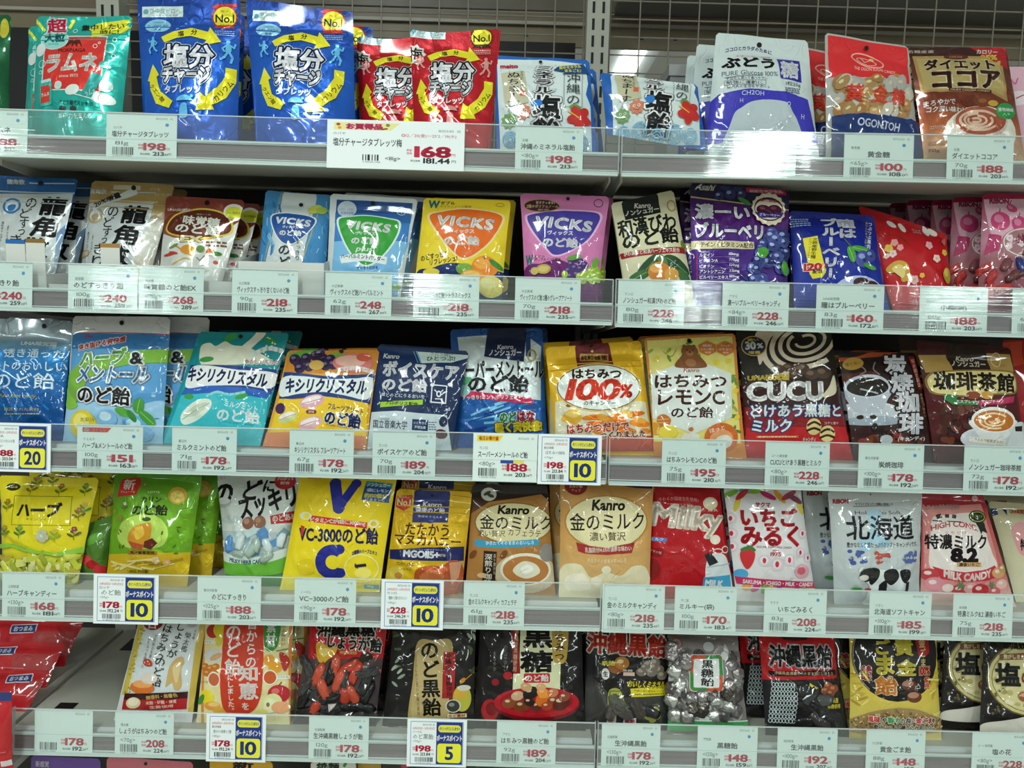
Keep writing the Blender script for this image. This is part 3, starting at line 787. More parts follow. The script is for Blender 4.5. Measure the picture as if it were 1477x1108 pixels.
    if kind == 'n' and extra == 'red':
        els += P([(8, 4), (52, 4), (46, 11), (8, 11)], 'd0433f')+T('よりどり', 33, 7.6, 20, 5, 'ffffff')+E(14, 7.5, 5, 3, 'f4e8e6')
    if kind == 'n' and extra == 'sale':
        els += R(24, 42, 30, 5, '5f86b8')+R(48, 42, 16, 5, 'e8dc5a')
    cols = []; Vs, Fs, MI = [], [], []
    def P3(X, Y, n): return (pl.X*((X-50)*sx)[..., None]+pl.U*((HH-Y)*sy)[..., None]+pl.N*n)
    mats = [mat('e2eeec' if kind == 'n' else 'f2f6f6', 'card')]
    c = np.array([[0, 72], [100, 72], [100, 0], [0, 0]], float)
    fr4 = P3(c[:, 0], c[:, 1], 0.); bk = P3(c[:, 0], c[:, 1], -.0004)
    Vs = [fr4, bk]; F = [(0, 1, 2), (0, 2, 3), (4, 6, 5), (4, 7, 6)]
    for k in range(4): k2 = (k+1) % 4; F += [(k, 4+k, 4+k2), (k, 4+k2, k2)]
    MI = [0]*len(F); n = 8; ly = 1
    F = [np.array(F)]
    for x, y, r, parts in els:
        a = math.radians(r or 0); M = np.array([[math.cos(a), -math.sin(a)], [math.sin(a), math.cos(a)]])
        for cc, tr in parts:
            if cc not in cols: cols.append(cc); mats.append(mat(cc, 'card'))
            l = tr @ M.T; l = np.stack([x+l[..., 0], y-l[..., 1]], -1)
            a2 = area2(l); l[a2 > 0] = l[a2 > 0][:, ::-1]
            Vs.append(P3(l[..., 0], l[..., 1], 3e-5+1.2e-5*ly).reshape(-1, 3)); m_ = len(l)
            F.append(np.arange(3*m_).reshape(-1, 3)+n); n += 3*m_; MI += [cols.index(cc)+1]*m_; ly += 1
        ly = min(ly, 24)
    o = tri_mesh('price_tag', np.concatenate(Vs), np.concatenate(F), MI, mats, None)
    o.data.polygons.foreach_set('use_smooth', np.zeros(len(o.data.polygons), bool))
    o.location = tuple(org); o['label'] = label; o['category'] = 'price tag'
    return o
F1, F2, F3, F4 = Frame(0, 0, 370/1477), Frame(340, 0, 400/1477), Frame(700, 0, 400/1477), Frame(1077, 0, 400/1477)
G1, G2, G3, G4 = Frame(0, 230, 370/1477), Frame(340, 240, 400/1477), Frame(700, 240, 400/1477), Frame(1077, 240, 400/1477)
H1, H2, H3, H4 = Frame(0, 440, 370/1477), Frame(340, 450, 400/1477), Frame(700, 450, 400/1477), Frame(1077, 460, 400/1477)
I1, I2, I3, I4 = Frame(0, 660, 370/1477), Frame(340, 660, 400/1477), Frame(700, 670, 400/1477), Frame(1077, 680, 400/1477)
J1, J2, J3, J4, J5, J6 = Frame(0, 870, 300/1397), Frame(160, 870, 300/1397), Frame(420, 870, 300/1397), Frame(660, 870, 300/1397), Frame(900, 880, 300/1458), Frame(1177, 880, 300/1458)

# ------------------------------------------------------------------ printed designs used more than once
def moved(els, dx, dy, k=1.):
    return [(x*k+dx, y*k+dy, r, [(c, t*k) for c, t in parts]) for x, y, r, parts in els]
def runner(x, y, k, c, flip=1):
    f = flip
    return E(x, y-52*k, 11*k, 13*k, c)+S([(x-10*f*k, y-40*k), (x+12*f*k, y-38*k), (x+16*f*k, y-8*k), (x+8*f*k, y+12*k), (x-12*f*k, y+8*k)], c)+L([(x-8*f*k, y-34*k), (x-30*f*k, y-14*k), (x-18*f*k, y+4*k)], 9*k, c)+L([(x+10*f*k, y-34*k), (x+30*f*k, y-22*k), (x+36*f*k, y-44*k)], 9*k, c)+L([(x-4*f*k, y+8*k), (x-18*f*k, y+36*k), (x-36*f*k, y+52*k)], 12*k, c)+L([(x+6*f*k, y+8*k), (x+22*f*k, y+34*k), (x+14*f*k, y+64*k)], 12*k, c)
def salt(fig, dark, plum):
    """the tablet pouch with its ring of yellow arrows (drawn at the left blue pouch)"""
    Y = 'f2e52e'; e = []
    e += R(920, 46, 240, 62, 'd3e4e6')+T('熱中症ゼロへ', 935, 42, 180, 30, '5e93a8')+E(822, 44, 16, 16, '6ba7bb')+T('日本気象協会推進', 935, 66, 150, 9, '7d98a0')
    if not plum:
        e += E(895, 132, 76, 42, '8fcbe9')+T('公益財団法人', 895, 108, 62, 12, '1f4f9a')+T('日本学校保健会', 895, 132, 120, 17, '1f4f9a')+T('推薦', 895, 156, 40, 16, '1f4f9a')
    else:
        e += STAR(840, 195, 75, 58, 9, 'e9e4e0')+T('梅', 842, 195, 92, 95, '1d1614', b=.02)+T('カバヤ', 800, 8, 70, 14, 'f2dede', b=.03)
    e += STAR(1280, 78, 78, 68, 22, 'c4302c' if not plum else '2a1512')+E(1280, 78, 66, 64, 'f0e23a')+T('売上', 1280, 42, 50, 14, '7a2a1a')+T('No.1', 1280, 84, 106, 46, '241a16', b=.02)+T('ブランド', 1280, 122, 58, 14, '7a2a1a')
    e += P([(1205, 15), (1240, 0), (1350, 0), (1350, 18), (1280, 8), (1215, 26)], 'c8342c' if not plum else '34150f')+P([(1215, 150), (1240, 125), (1325, 125), (1345, 152), (1280, 140)], 'c8342c' if not plum else '34150f')
    e += LINES(1285, 166, 110, 3, 13, 'a9c8ee' if not plum else 'e8b4b0', 5, 3)
    e += P([(922, 208), (990, 172), (1095, 150), (1193, 176), (1200, 143), (1270, 236), (1168, 262), (1186, 228), (1095, 203), (1010, 214), (945, 246)], Y)+T('塩', 1036, 186, 34, 34, '2a2a1a', b=.03, r=8)+T('分', 1112, 178, 34, 34, '2a2a1a', b=.03, r=-3)
    e += P([(1298, 388), (1356, 390), (1352, 470), (1305, 565), (1232, 618), (1244, 645), (1140, 652), (1160, 543), (1192, 568), (1258, 512), (1298, 440)], Y)+T('カリウム', 1288, 528, 150, 30, '3a3a1a', b=.02, r=53)
    e += P([(880, 372), (922, 440), (906, 448), (930, 535), (1008, 598), (986, 638), (905, 606), (868, 520), (862, 470), (848, 466)], Y)+T('クエン酸', 912, 545, 130, 26, '3a3a1a', b=.02, r=-52)
    N = dark
    e += T('塩分', 1090, 330, 280, 140, 'eef3f4', b=.03, o2=('dfe9f2', .13), o=(N, .105))
    e += T('チャージ', 1080, 443, 268, 92, 'eef3f4', b=.045, o2=('dfe9f2', .17), o=(N, .13))
    e += T('タブレッツ', 1062, 528, 206, 46, 'f2f6f6', b=.04)
    c = fig
    e += runner(1310, 290, 1.05, c)+runner(875, 255, .8, c, -1)+R(1075, 660, 9, 60, c)+E(1075, 596, 45, 32, c, a0=0, a1=180)+S([(1058, 620), (1092, 620), (1096, 690), (1054, 690)], c)+E(1118, 570, 9, 9, c)
    return e
# ------------------------------------------------------------------ row 1: top shelf
e = P([(245, 192), (612, 198), (584, 540), (234, 524)], 'e6efe9')+P([(250, 198), (606, 204), (578, 533), (240, 518)], 'dc372d')
e += S([(372, 268), (388, 222), (412, 212), (418, 232), (426, 212), (452, 222), (468, 268), (448, 246), (440, 268), (426, 248), (412, 268), (404, 246)], '5c1614')
e += T('MORINAGA', 412, 288, 158, 22, '5c1614', b=.03)+T('ラムネ', 412, 362, 294, 104, 'f2f5f0', b=.055, it=.12)+T('since 1973', 402, 443, 112, 17, 'f0d9cf', b=.02)
e += E(302, 218, 84, 62, '9edcd5')+RING(302, 218, 84, 62, 4, 'd7efec')+T('超', 312, 132, 104, 78, 'd01848', b=.03, o=('f2f0ee', .1))+T('大粒', 302, 206, 118, 52, '0d6f70', b=.05)+T('RAMUNE', 300, 246, 60, 10, '2a8a88')
e += P([(492, 150), (545, 112), (735, 92), (708, 130), (740, 140), (690, 178), (520, 206), (515, 165)], 'e9e338')+T('集中したい', 575, 137, 246, 40, '21241f', b=.02, r=3)+T('時に!', 618, 172, 104, 30, '21241f', b=.02, r=3)
for q in ([(385, 145), (410, 98)], [(205, 118), (240, 160)], [(188, 100), (202, 118)]): e += L(q, 16, 'e9e338')
for x, y, r in ((628, 270, 30), (652, 220, 14), (650, 320, 13), (235, 365, 24), (228, 415, 12), (545, 262, 14), (568, 242, 8), (420, 165, 14)): e += RING(x, y, r, r, 4, 'd5efec' if x < 500 or x > 600 else 'f0e2de')
e += E(600, 375, 26, 22, '3fb3a6')+E(222, 278, 32, 40, 'e2ece8', r=-20)+E(345, 500, 24, 26, 'cfe4e0')+E(432, 530, 42, 30, 'e6efec', r=20)+E(600, 575, 68, 34, 'dfeae7', r=-12)+E(615, 500, 38, 34, 'a8c6c2')
e += R(270, 540, 78, 160, '38b3a6', r=6, rad=12)+R(268, 550, 60, 108, 'd83a2f', r=6)+R(268, 470, 64, 16, 'cfe6e2', r=6)+T('ラムネ', 268, 552, 52, 26, 'f4f0ee', r=6, b=.03)
e += R(540, 500, 62, 150, '2f9d94', r=-24, rad=10)+T('ラムネ', 535, 545, 60, 26, 'd8ecea', r=20)+L([(400, 545), (620, 600)], 5, 'e4efec')
e += T('ぶどう糖でスッキリ!', 452, 606, 196, 28, '1d4a48', b=.02, r=-3)+E(380, 640, 20, 16, '2e3b39')+E(440, 640, 20, 16, '2e3b39')+T('集中力を支える', 450, 680, 190, 30, 'e8f2f0')
pouch(0, F1, [(195, 78), (742, 70), (692, 635), (163, 635)], e, '1fa99d', 'teal soda tablet pouch with red label, frontmost on the far left of the top shelf', style='stand', fin='foil', B=.018, seal=.1, back=.028, zip_=True, group='teal soda tablet pouches',
      behind=[(-.040, .034, .0, 'teal soda tablet pouch half hidden behind the frontmost teal pouch')])
pouch(0, F1, [(-260, 70), (46, 68), (36, 635), (-270, 635)], E(10, 150, 26, 60, 'c9c33a'), '0f5a34', 'dark green packet cut by the left photo edge on the top shelf', fin='foil', back=.07)
NAVY = '0e1a4c'
sb = salt('6fbdf0', NAVY, False)
BL_ = [(0, '1450b4'), (.5, '1a5ec6'), (1, '0c3a90')]
pouch(0, F1, [(772, -36), (1372, -30), (1362, 650), (800, 650)], sb, BL_, 'large blue tablet pouch with yellow arrows, the left of two, beside the teal pouches', style='stand', fin='foil', B=.02, seal=.17, back=.03, zip_=True, group='blue tablet pouches',
      behind=[(-.016, .05, 0, 'blue tablet pouch behind the left blue pouch, its left edge showing'), (.012, .1, 0, 'deepest blue tablet pouch behind the left blue pouch')])
pouch(0, F2, [(40, -28), (616, 42), (634, 620), (84, 620)], moved(sb, -641, 26, .9), BL_, 'large blue tablet pouch with yellow arrows, the right of two, beside the red pouches', style='stand', fin='foil', B=.02, seal=.17, back=.03, zip_=True, group='blue tablet pouches',
      behind=[(.018, .05, .0, 'blue tablet pouch behind the right blue pouch, its right edge showing')])
sr = salt('e59a94', '26140f', True)
pouch(0, F2, [(925, 142), (1412, 138), (1370, 650), (940, 650)], moved(sr, 272, 117, .81), [(0, 'c01426'), (1, 'b01022')], 'red plum tablet pouch with yellow arrows, in front of its twin', style='stand', fin='foil', B=.016, seal=.17, back=.024, zip_=True, group='red plum tablet pouches', tdip=.004,
      behind=[(-.088, .036, .004, 'red plum tablet pouch half covered on its right by its twin')])
e = P([(62, 305), (300, 304), (535, 326), (552, 440), (540, 500), (566, 560), (572, 800), (78, 790), (62, 500)], 'dbe5e4')
for k in range(46):
    rn = random.Random(k); e += R(rn.uniform(75, 545), rn.uniform(330, 690), rn.uniform(5, 14), 3, 'aebfc2', r=rn.uniform(-40, 40))
e += T('meito', 126, 348, 92, 22, 'd32a48', b=.04)+P([(83, 386), (206, 380), (228, 560), (104, 572)], 'c8c3a4')+V('ぬちまーす', 150, 480, 66, 186, '1f1c18', b=.015)+V('世界初の海塩', 192, 436, 16, 112, '3c382c')+R(198, 506, 30, 30, 'd9654c')+V('塩工房', 122, 586, 12, 40, '5a5644')
e += V('ミネラル', 312, 428, 92, 156, '272a2e', b=.03, o=('eef3f3', .12), o2=('4a4e52', .15))+T('塩', 325, 582, 138, 116, '16181c', b=.035, o=('f4f7f7', .1), o2=('2a2d31', .125))+T('飴', 325, 698, 138, 108, '16181c', b=.035, o=('f4f7f7', .1), o2=('2a2d31', .125))+S([(250, 560), (290, 545), (300, 575), (262, 590)], '2d7fd0')
e += V('沖縄の', 470, 478, 74, 176, '2a2e31')+FR(468, 480, 98, 196, 2, '5a6266')
e += P([(362, 378), (392, 350), (525, 328), (556, 384), (410, 402), (425, 388)], '18467f')+T('海のミネラル', 452, 352, 118, 24, 'e9e04a', b=.05, r=9)+T('まるごと!', 468, 376, 86, 18, 'e9e04a', b=.05, r=6)
def lion(x, y, c, d): return STAR(x, y, 44, 34, 9, c)+E(x, y, 33, 30, c)+E(x-13, y-6, 8, 8, 'f3efe0')+E(x+13, y-6, 8, 8, 'f3efe0')+E(x-12, y-6, 4, 4, '2a1a14')+E(x+12, y-6, 4, 4, '2a1a14')+E(x, y+12, 15, 8, d)+R(x, y+11, 22, 3, 'f3efe0')
e += lion(200, 608, 'd9805e', 'a8402c')+lion(124, 648, '7ba068', '4c6e40')
e += E(480, 588, 32, 20, '4d9a4a', r=-20)
for a in range(5): e += E(500+34*math.cos(a*1.257+.4), 636+34*math.sin(a*1.257+.4), 34, 24, 'c92a2c', r=-math.degrees(a*1.257+.4))
e += L([(500, 636), (440, 600)], 6, 'f0c23c')
for x, y, r in ((130, 740, 40), (220, 730, 44), (320, 760, 42), (420, 750, 48), (510, 760, 40)):
    for q in range(3): e += RING(x, y, r*(1-.3*q), r*(1-.3*q), 6, '6fb2e0')
okn = dict(fin='film', B=.014, seal=.08, group='salt candy packets')
pouch(0, F3, [(38, 283), (556, 302), (592, 660), (52, 655)], e, '1c63b4', 'white salt candy packet with blue edge standing upright left of the post', hole=(295, 322, 10), back=.026, behind=[(.015, .035, -.012, 'white salt candy packet behind the upright one, its blue edge showing')], **okn)
pouch(0, F3, [(612, 370), (1136, 438), (1192, 792), (648, 700)], moved(e, 612, 12, .94), '1c63b4', 'white salt candy packet with blue edge slumped to the left below the post', ext=False, back=.016, lean=16, **okn)
e = P([(-200, 535), (-150, 500), (0, 486), (200, 500), (332, 528), (400, 760), (-220, 760)], '3b35ba')+S([(-85, 640), (-30, 580), (20, 556), (90, 545), (200, 556), (235, 600), (290, 700), (330, 900), (-120, 900)], 'bfcdd0')
e += T('ココロとカラダのために', 20, 258, 250, 22, '2c2f72', b=.03, arc=18)+T('エネルギー補給', 40, 290, 190, 12, 'c8407a')+T('ぶどう', 8, 332, 272, 64, '17171f', b=.05)+P([(165, 305), (290, 314), (296, 442), (174, 426)], '2b2c96')+T('糖', 229, 372, 98, 98, 'f0f3f6', b=.03)
e += T('PURE Glucose 100%', 14, 397, 294, 26, '3b4660')+L([(-120, 414), (75, 414)], 3, '3b4660')+T('すばやく使って食べやすい', -5, 426, 215, 17, '30374a')+T('勉強に運動に', -20, 450, 190, 20, '30374a')+FR(-15, 450, 215, 27, 2, '5d667c')+T('現代人の生活をサポート', 2, 474, 226, 18, '30374a')
e += T('1粒25g', 246, 456, 84, 26, '252c48')+LINES(240, 480, 84, 3, 11, '4a5470', 6, 8)+T('CH2OH', 22, 511, 118, 24, 'd4daf0')+T('H', -38, 548, 16, 22, 'cdd3ee')+E(215, 568, 10, 12, 'd4daf0')+E(215, 568, 6, 8, '3b35ba')+T('H', 296, 628, 18, 26, 'd4daf0')
pouch(0, F4, [(-153, 155), (336, 200), (388, 690), (-208, 690)], e, 'd3dddd', 'white and violet-blue sugar packet right of the slumped salt candy packet', hole=(78, 222, 14), back=.03, B=.018, seal=.16, fin='film', group='white and violet-blue packets',
      behind=[(-.016, .04, 0, 'white and violet-blue packet just behind the front one, left side showing'), (-.018, .085, 0, 'deepest white and violet-blue packet behind the front one')])
b = MB(); b.box(-.03, .03, 0, .12, 0, .172, mat('9b9d9c', 'steel')); b.box(-.033, .033, -.003, .123, .172, .19, mat('a9abaa', 'steel'))
o = b.build('carton', None); o.location = (.288, D+.215, FLOORS[0]); o['label'] = 'grey carton standing behind the white and violet-blue packets'; o['category'] = 'box'
def ogon():
    e = P([(440, 176), (862, 245), (877, 442), (690, 420), (440, 406)], 'dc2a30')+RING(648, 320, 90, 40, 7, 'f3b8a8', r=-17)+RING(640, 326, 55, 22, 5, 'f3b8a8', r=-17)+E(672, 312, 14, 9, 'f0c878', r=-17)+L([(615, 300), (630, 330), (660, 318)], 5, 'f3b8a8')+T('THE OGON SUGAR CANDY', 680, 377, 226, 17, 'f5cfc2', r=-2)
    rn = random.Random(4)
    for k in range(60):
        x, y = rn.uniform(470, 870), rn.uniform(425, 610); c_ = rn.choice(['b98a52', 'a87840', 'c9a06a', 'b5b0a8', 'a98454', 'cbc6bc']); e += E(x, y, rn.uniform(30, 50), rn.uniform(22, 36), c_, r=rn.uniform(0, 90))+E(x-6, y-6, 14, 8, 'dcc9a4', r=rn.uniform(0, 90))
    e += T('黄', 562, 506, 92, 92, 'd63a2c', b=.022)+T('金', 696, 516, 84, 88, 'd63a2c', b=.022)+T('糖', 796, 530, 74, 88, 'd63a2c', b=.018)
    e += P([(452, 622), (600, 616), (760, 634), (920, 650), (940, 900), (452, 900)], '14306f')+T('OGONTOH', 690, 676, 226, 40, 'd3d9e8', b=.02, r=-3)
    return e
pouch(0, F4, [(425, 163), (866, 238), (928, 700), (428, 700)], ogon(), 'b4b3ac', 'clear candy packet with red top and dark blue foot', hole=(643, 249, 13), fin='film', seal=.15, back=.026, group='red topped clear packets', wr=1.5,
      behind=[(-.03, .045, -.015, 'red topped clear packet behind, its red left edge showing')])
e = P([(870, 238), (1400, 238), (1405, 300), (880, 290)], '3d1a15')+P([(895, 286), (1372, 286), (1392, 545), (1292, 502), (930, 492)], 'b4935a')+P([(915, 300), (1355, 300), (1372, 515), (1290, 488), (945, 480)], 'c3a56c')
e += P([(1205, 238), (1400, 238), (1402, 362), (1300, 300)], 'b51f2b')+T('カロリー', 1296, 263, 112, 22, 'f2e9e0', b=.04, r=-2)+T('25%', 1305, 294, 84, 26, 'f0dc5a', b=.05)+T('off', 1348, 325, 34, 20, 'f0dc5a', b=.04)+T('名糖産業', 940, 262, 140, 16, 'd8c9b4')+E(1128, 292, 66, 15, '5e2a1c')+T('COCOA', 1128, 292, 70, 9, 'd2a868')
e += T('ダイエット', 1140, 338, 372, 60, '3a1a12', b=.045, o=('ead9b4', .11))+T('ココア', 1168, 428, 360, 92, '43201a', b=.05, o=('ead9b4', .1))+R(1180, 490, 230, 17, '5c2a1e', r=-3)+T('MILKY COCOA CANDY', 1180, 490, 210, 9, 'e2c79a', r=-3)
e += T('まろやかで', 1020, 552, 156, 30, 'f3ece4', b=.02, r=2)+T('コク深い味わい', 1058, 590, 206, 30, 'f3ece4', b=.02, r=-3)
e += E(1240, 715, 200, 140, 'ece4da')+E(1235, 660, 152, 84, 'd9c8b8')+E(1235, 652, 140, 74, 'a8563a')
for q in range(4): e += RING(1225-q*6, 652, 112-q*27, 56-q*13, 13, 'e2bda6', a0=30+q*60, a1=330+q*60)
e += E(1178, 548, 48, 34, '6b3220')+E(1242, 548, 50, 34, '7a3a24')+E(1300, 560, 30, 16, 'c9a23a')+E(1240, 548, 24, 12, '9a5a3a')+E(1376, 597, 58, 44, '2f9a52')+T('食物繊維', 1376, 590, 90, 20, 'e4f2e4', b=.03)+T('入り', 1376, 616, 40, 16, 'e4f2e4')+T('ココアパウダー', 1010, 680, 74, 20, 'f0e6da')+R(1020, 762, 100, 20, 'a06a44', rad=8)+T('70g', 1000, 800, 60, 20, '5c2a1e')
pouch(0, F4, [(872, 238), (1398, 238), (1480, 700), (936, 700)], e, [(0, 'd9b48c'), (.35, 'b5603a'), (.5, '7a3420'), (1, '4a2018')], 'brown and gold cocoa candy packet at the right end of the top shelf', fin='foil', seal=.11, back=.024, behind=[(.004, .04, .0, 'cocoa candy packet hidden behind the brown and gold one')], group='cocoa candy packets')
e = L([(1400, 440), (1420, 410), (1440, 440), (1460, 405)], 7, 'd86a9a', 4)+E(1450, 520, 60, 40, 'f0dde2')+L([(1440, 520), (1477, 505)], 6, 'b0305a')
pouch(0, F4, [(1400, 345), (1800, 345), (1800, 690), (1425, 690)], e, 'e2b6c4', 'pale pink packet cut by the right photo edge on the top shelf', back=.07, fin='matte')
tag(0, F1, -240, 158, '森永', '大粒ラムネ', '60g', '188', '203', '04', 'price tag cut by the left photo edge on the top rail', extra='sale')
tag(0, F1, 612, 1018, 'カバヤ', '塩分チャージタブレッツ', '81g', '198', '213', '84', 'price tag reading 198 below the left blue pouch on the top rail')
tag(0, F2, 486, 1218, 'カバヤ', '塩分チャージタブレッツ梅', '<81g>', '168', '181', '44', 'wide white bargain card reading 168 below the red pouches', kind='w', front=True)
tag(0, F3, 160, 520, '名糖', '沖縄のミネラル塩飴', '<80g>', '198', '213', '84', 'price tag reading 198 below the upright salt candy packet on the top rail')
tag(0, F4, -70, 262, '大丸', 'ぶどう糖', '<125g>', '189', '204', '12', 'glare-washed price tag below the white and violet-blue packet')
tag(0, F4, 518, 888, '黄金糖', '黄金糖', '<65g>', '100', '108', '0', 'price tag reading 100 on the right of the top rail', nw=32)
tag(0, F4, 1066, 1420, '名糖', 'ダイエットココア', '70g', '188', '203', '04', 'price tag reading 188 below the cocoa candy packet', nw=68)

# ------------------------------------------------------------------ row 2
def tray(label, row, x0, x1, y0, dep, hf, hb, thick=.0008, c='d5d8d3', strip=None):
    """white cardboard display tray: low front, side walls rising to the back"""
    t = thing('display_tray', label, 'display tray', ((x0+x1)/2, y0, FLOORS[row])); m = mat(c, 'card'); w = (x1-x0)/2
    b = MB(); b.box(-w, w, 0, dep, .0003, .0012, m); b.build('tray_base', t)
    b = MB(); b.box(-w, w, 0, thick, .0003, hf, m); b.build('front_lip', t)
    b = MB(); b.box(-w, w, dep-thick, dep, .0003, hb, m); b.build('back_wall', t)
    for s in (-1, 1):
        a, d = (s*w-thick/2, s*w+thick/2); b = MB(); ym = dep*.55
        b.hexa([(a, 0, .0003), (d, 0, .0003), (d, ym, .0003), (a, ym, .0003), (a, 0, hf), (d, 0, hf), (d, ym, hb), (a, ym, hb)], m)
        b.hexa([(a, ym, .0003), (d, ym, .0003), (d, dep, .0003), (a, dep, .0003), (a, ym, hb), (d, ym, hb), (d, dep, hb), (a, dep, hb)], m)
        b.build('side_wall', t)
    for sc, sh, xo in (strip or ()):
        b = MB(); b.box(w-xo-.0275, w-xo, -.0008, 0, .0003, sh, m); b.box(w-xo-.0275, w-xo, -.0009, -.0001, sh-.006, sh, mat(sc, 'card')); b.build('corner_flap', t)
    return t
def rlines(x, y, n, dx, dy, c, th=4, seed=0): return sum([LINES(x+k*dx, y+k*dy, 10, 1, 1, c, th, seed+k) for k in range(n)], [])
def ryu(h, hs):
    e = P([(-120, 165), (425, 178), (418, 187), (-120, 174)], hs)+P([(-120, 186), (402, 186), (375, 345), (322, 420), (300, 600), (220, 820), (-140, 820)], 'c6cdcc')
    e += T('龍角散', 70, 116, 98, 26, 'd8dede', b=.05)+R(170, 121, 50, 6, 'b8c8d0')+R(320, 124, 180, 6, 'b8c8d0')
    e += T('龍', 298, 264, 138, 108, '16161a', b=.035, it=.15)+T('角', 256, 390, 128, 112, '16161a', b=.035, it=.15)+T('散', 212, 512, 128, 110, '16161a', b=.035, it=.15)
    for ch, x, y, k in (('の', 172, 246, 62), ('ど', 150, 310, 62), ('す', 146, 372, 54), ('っ', 134, 424, 36), ('き', 104, 472, 62), ('り', 96, 545, 64)): e += T(ch, x, y, k, k, '1c1c20', b=.01)
    e += RING(62, 264, 52, 48, 12, h)+E(62, 264, 36, 34, 'd6e0e2')+S([(40, 262), (84, 258), (76, 292), (48, 294)], h)
    e += V('漢方ダイレクト', 20, 420, 16, 120, '3c4044')+V('爽やかな香り', 55, 440, 10, 110, '5c6064')+V('のど飴', 10, 540, 14, 60, '3c4044')
    return e
pouch(1, G1, [(-110, 78), (432, 96), (312, 600), (-150, 600)], ryu('2f78b4', 'a8bcc4'), [(0, 'b8c4c8'), (.7, '2a6ea8'), (.78, '1d5a98'), (1, '1a5490')], 'silver pouch with blue header and black brush writing, far left of the second shelf', style='stand', fin='foil', B=.018, seal=.15, back=.034, lean=14, floor=FLOORS[1]+.0012, hole=(210, 121, 15), zip_=True, group='silver pouches with blue header',
      behind=[(.003, .036, 0, 'silver pouch with blue header behind the front one, its blue right edge showing')])
eg = moved(ryu('c0a878', 'c9b890'), 478, 55, .99)+P([(520, 268), (770, 142), (778, 188), (528, 288)], 'd3d6d2')+T('20%増量', 604, 222, 160, 36, '2a2622', b=.03, r=26)+R(716, 150, 160, 26, 'c9c4b0')+T('のど飴', 880, 160, 60, 20, 'd8ccaa')+T('龍角散', 925, 190, 100, 18, 'cdbf98')+E(480, 541, 44, 22, 'b39558')+T('20%', 482, 541, 56, 22, 'ece6d4', b=.03)
pouch(1, G1, [(512, 106), (992, 132), (868, 600), (447, 600)], eg, [(0, 'b9a06a'), (.35, 'cfcdc4'), (.6, 'd0cdc2'), (.76, 'a98a50'), (1, 'a88c55')], 'gold pouch with black brush writing beside the silver and blue pouch', style='stand', fin='foil', B=.018, seal=.15, back=.038, lean=15, floor=FLOORS[1]+.0012, hole=(756, 152, 15), zip_=True, group='gold pouches', behind=[(-.002, .04, .0, 'gold pouch hidden behind the front gold pouch')])
def ex():
    e = S([(945, 400), (975, 330), (1040, 290), (1150, 270), (1260, 290), (1320, 335), (1338, 400), (1290, 440), (1150, 462), (1010, 442)], 'd6b83a')+S([(955, 398), (983, 336), (1045, 298), (1150, 280), (1255, 298), (1310, 340), (1326, 398), (1282, 432), (1150, 452), (1016, 434)], '5c2418')
    e = P([(890, 620), (928, 420), (1000, 452), (1150, 470), (1280, 448), (1340, 370), (1365, 350), (1300, 640), (1250, 900), (870, 900)], 'd9dad2')+e
    e += T('味覚糖', 1155, 352, 212, 56, 'f2efe6', b=.03, r=-4)+T('のど飴', 1138, 402, 262, 56, 'f2efe6', b=.035, r=-4)+T('EX', 1106, 461, 116, 34, 'e6d9a4', b=.06, o=('5c2418', .12))+T('UHA味覚糖', 1018, 280, 128, 18, 'd8c8b8', b=.05)+T('健康のど飴', 1164, 310, 84, 10, 'c8a890')
    e += E(1338, 294, 60, 46, 'e2dfd8')+E(1338, 300, 52, 36, 'd3d034')+T('ハーブエキス', 1338, 300, 74, 14, '3f5a1e', b=.03)
    e += LINES(1250, 480, 120, 2, 18, '6b4a34', 12, 3)+L([(1000, 490), (1060, 530), (1110, 560)], 8, 'c98a2a', 3)+E(1085, 525, 42, 28, 'd9922e')+E(975, 548, 40, 9, 'c23a2a', r=8)+E(1000, 540, 30, 8, 'c23a2a', r=-10)+E(1160, 520, 26, 22, '6f8a4e')+E(1215, 536, 24, 20, 'd2602e')+LEAF(1250, 545, 28, 12, '3f7a34')+LEAF(1000, 500, 30, 8, '6a8f4a', r=25)+L([(1140, 570), (1160, 590), (1185, 560)], 5, '6d6f66')+E(1245, 596, 14, 11, 'c04a4a')+L([(1000, 610), (1060, 575), (1100, 580)], 8, 'e0b860', 3)
    return e
pouch(1, G1, [(945, 196), (1402, 226), (1296, 612), (906, 612)], ex(), [(0, 'c9c8be'), (.55, '9a5a44'), (.7, '7d3526'), (1, '7d3a2e')], 'brown and white throat sweet pouch with an oval plaque on the second shelf', style='stand', fin='foil', B=.015, seal=.16, back=.032, lean=14, floor=FLOORS[1]+.0012, hole=(1182, 240, 15), group='brown and white pouches',
      behind=[(.009, .034, 0, 'brown and white pouch second in its line'), (.018, .062, 0, 'brown and white pouch third in its line'), (.026, .09, 0, 'deepest brown and white pouch of its line')])
tray('white cardboard tray around the silver and blue pouches', 1, -.88, -.672, D+.012, .2, .024, .03, strip=(('2f6fb0', .072, .0285), ('8a6a3a', .074, 0)))
tray('white cardboard tray around the gold pouches', 1, -.669, -.5425, D+.012, .2, .010, .010, strip=(('a8804a', .07, .022),))
tray('white cardboard tray around the brown and white pouches', 1, -.5405, -.3955, D+.012, .2, .02, .028)
tray('white cardboard tray around the pale blue pouch', 1, -.3945, -.27, D+.012, .2, .05, .07)
def shield(pts, c, glow, n=6): 
    p = np.array(pts, float); o = p.mean(0)
    return S(o+(p-o)*1.07, glow, n)+S(pts, c, n)
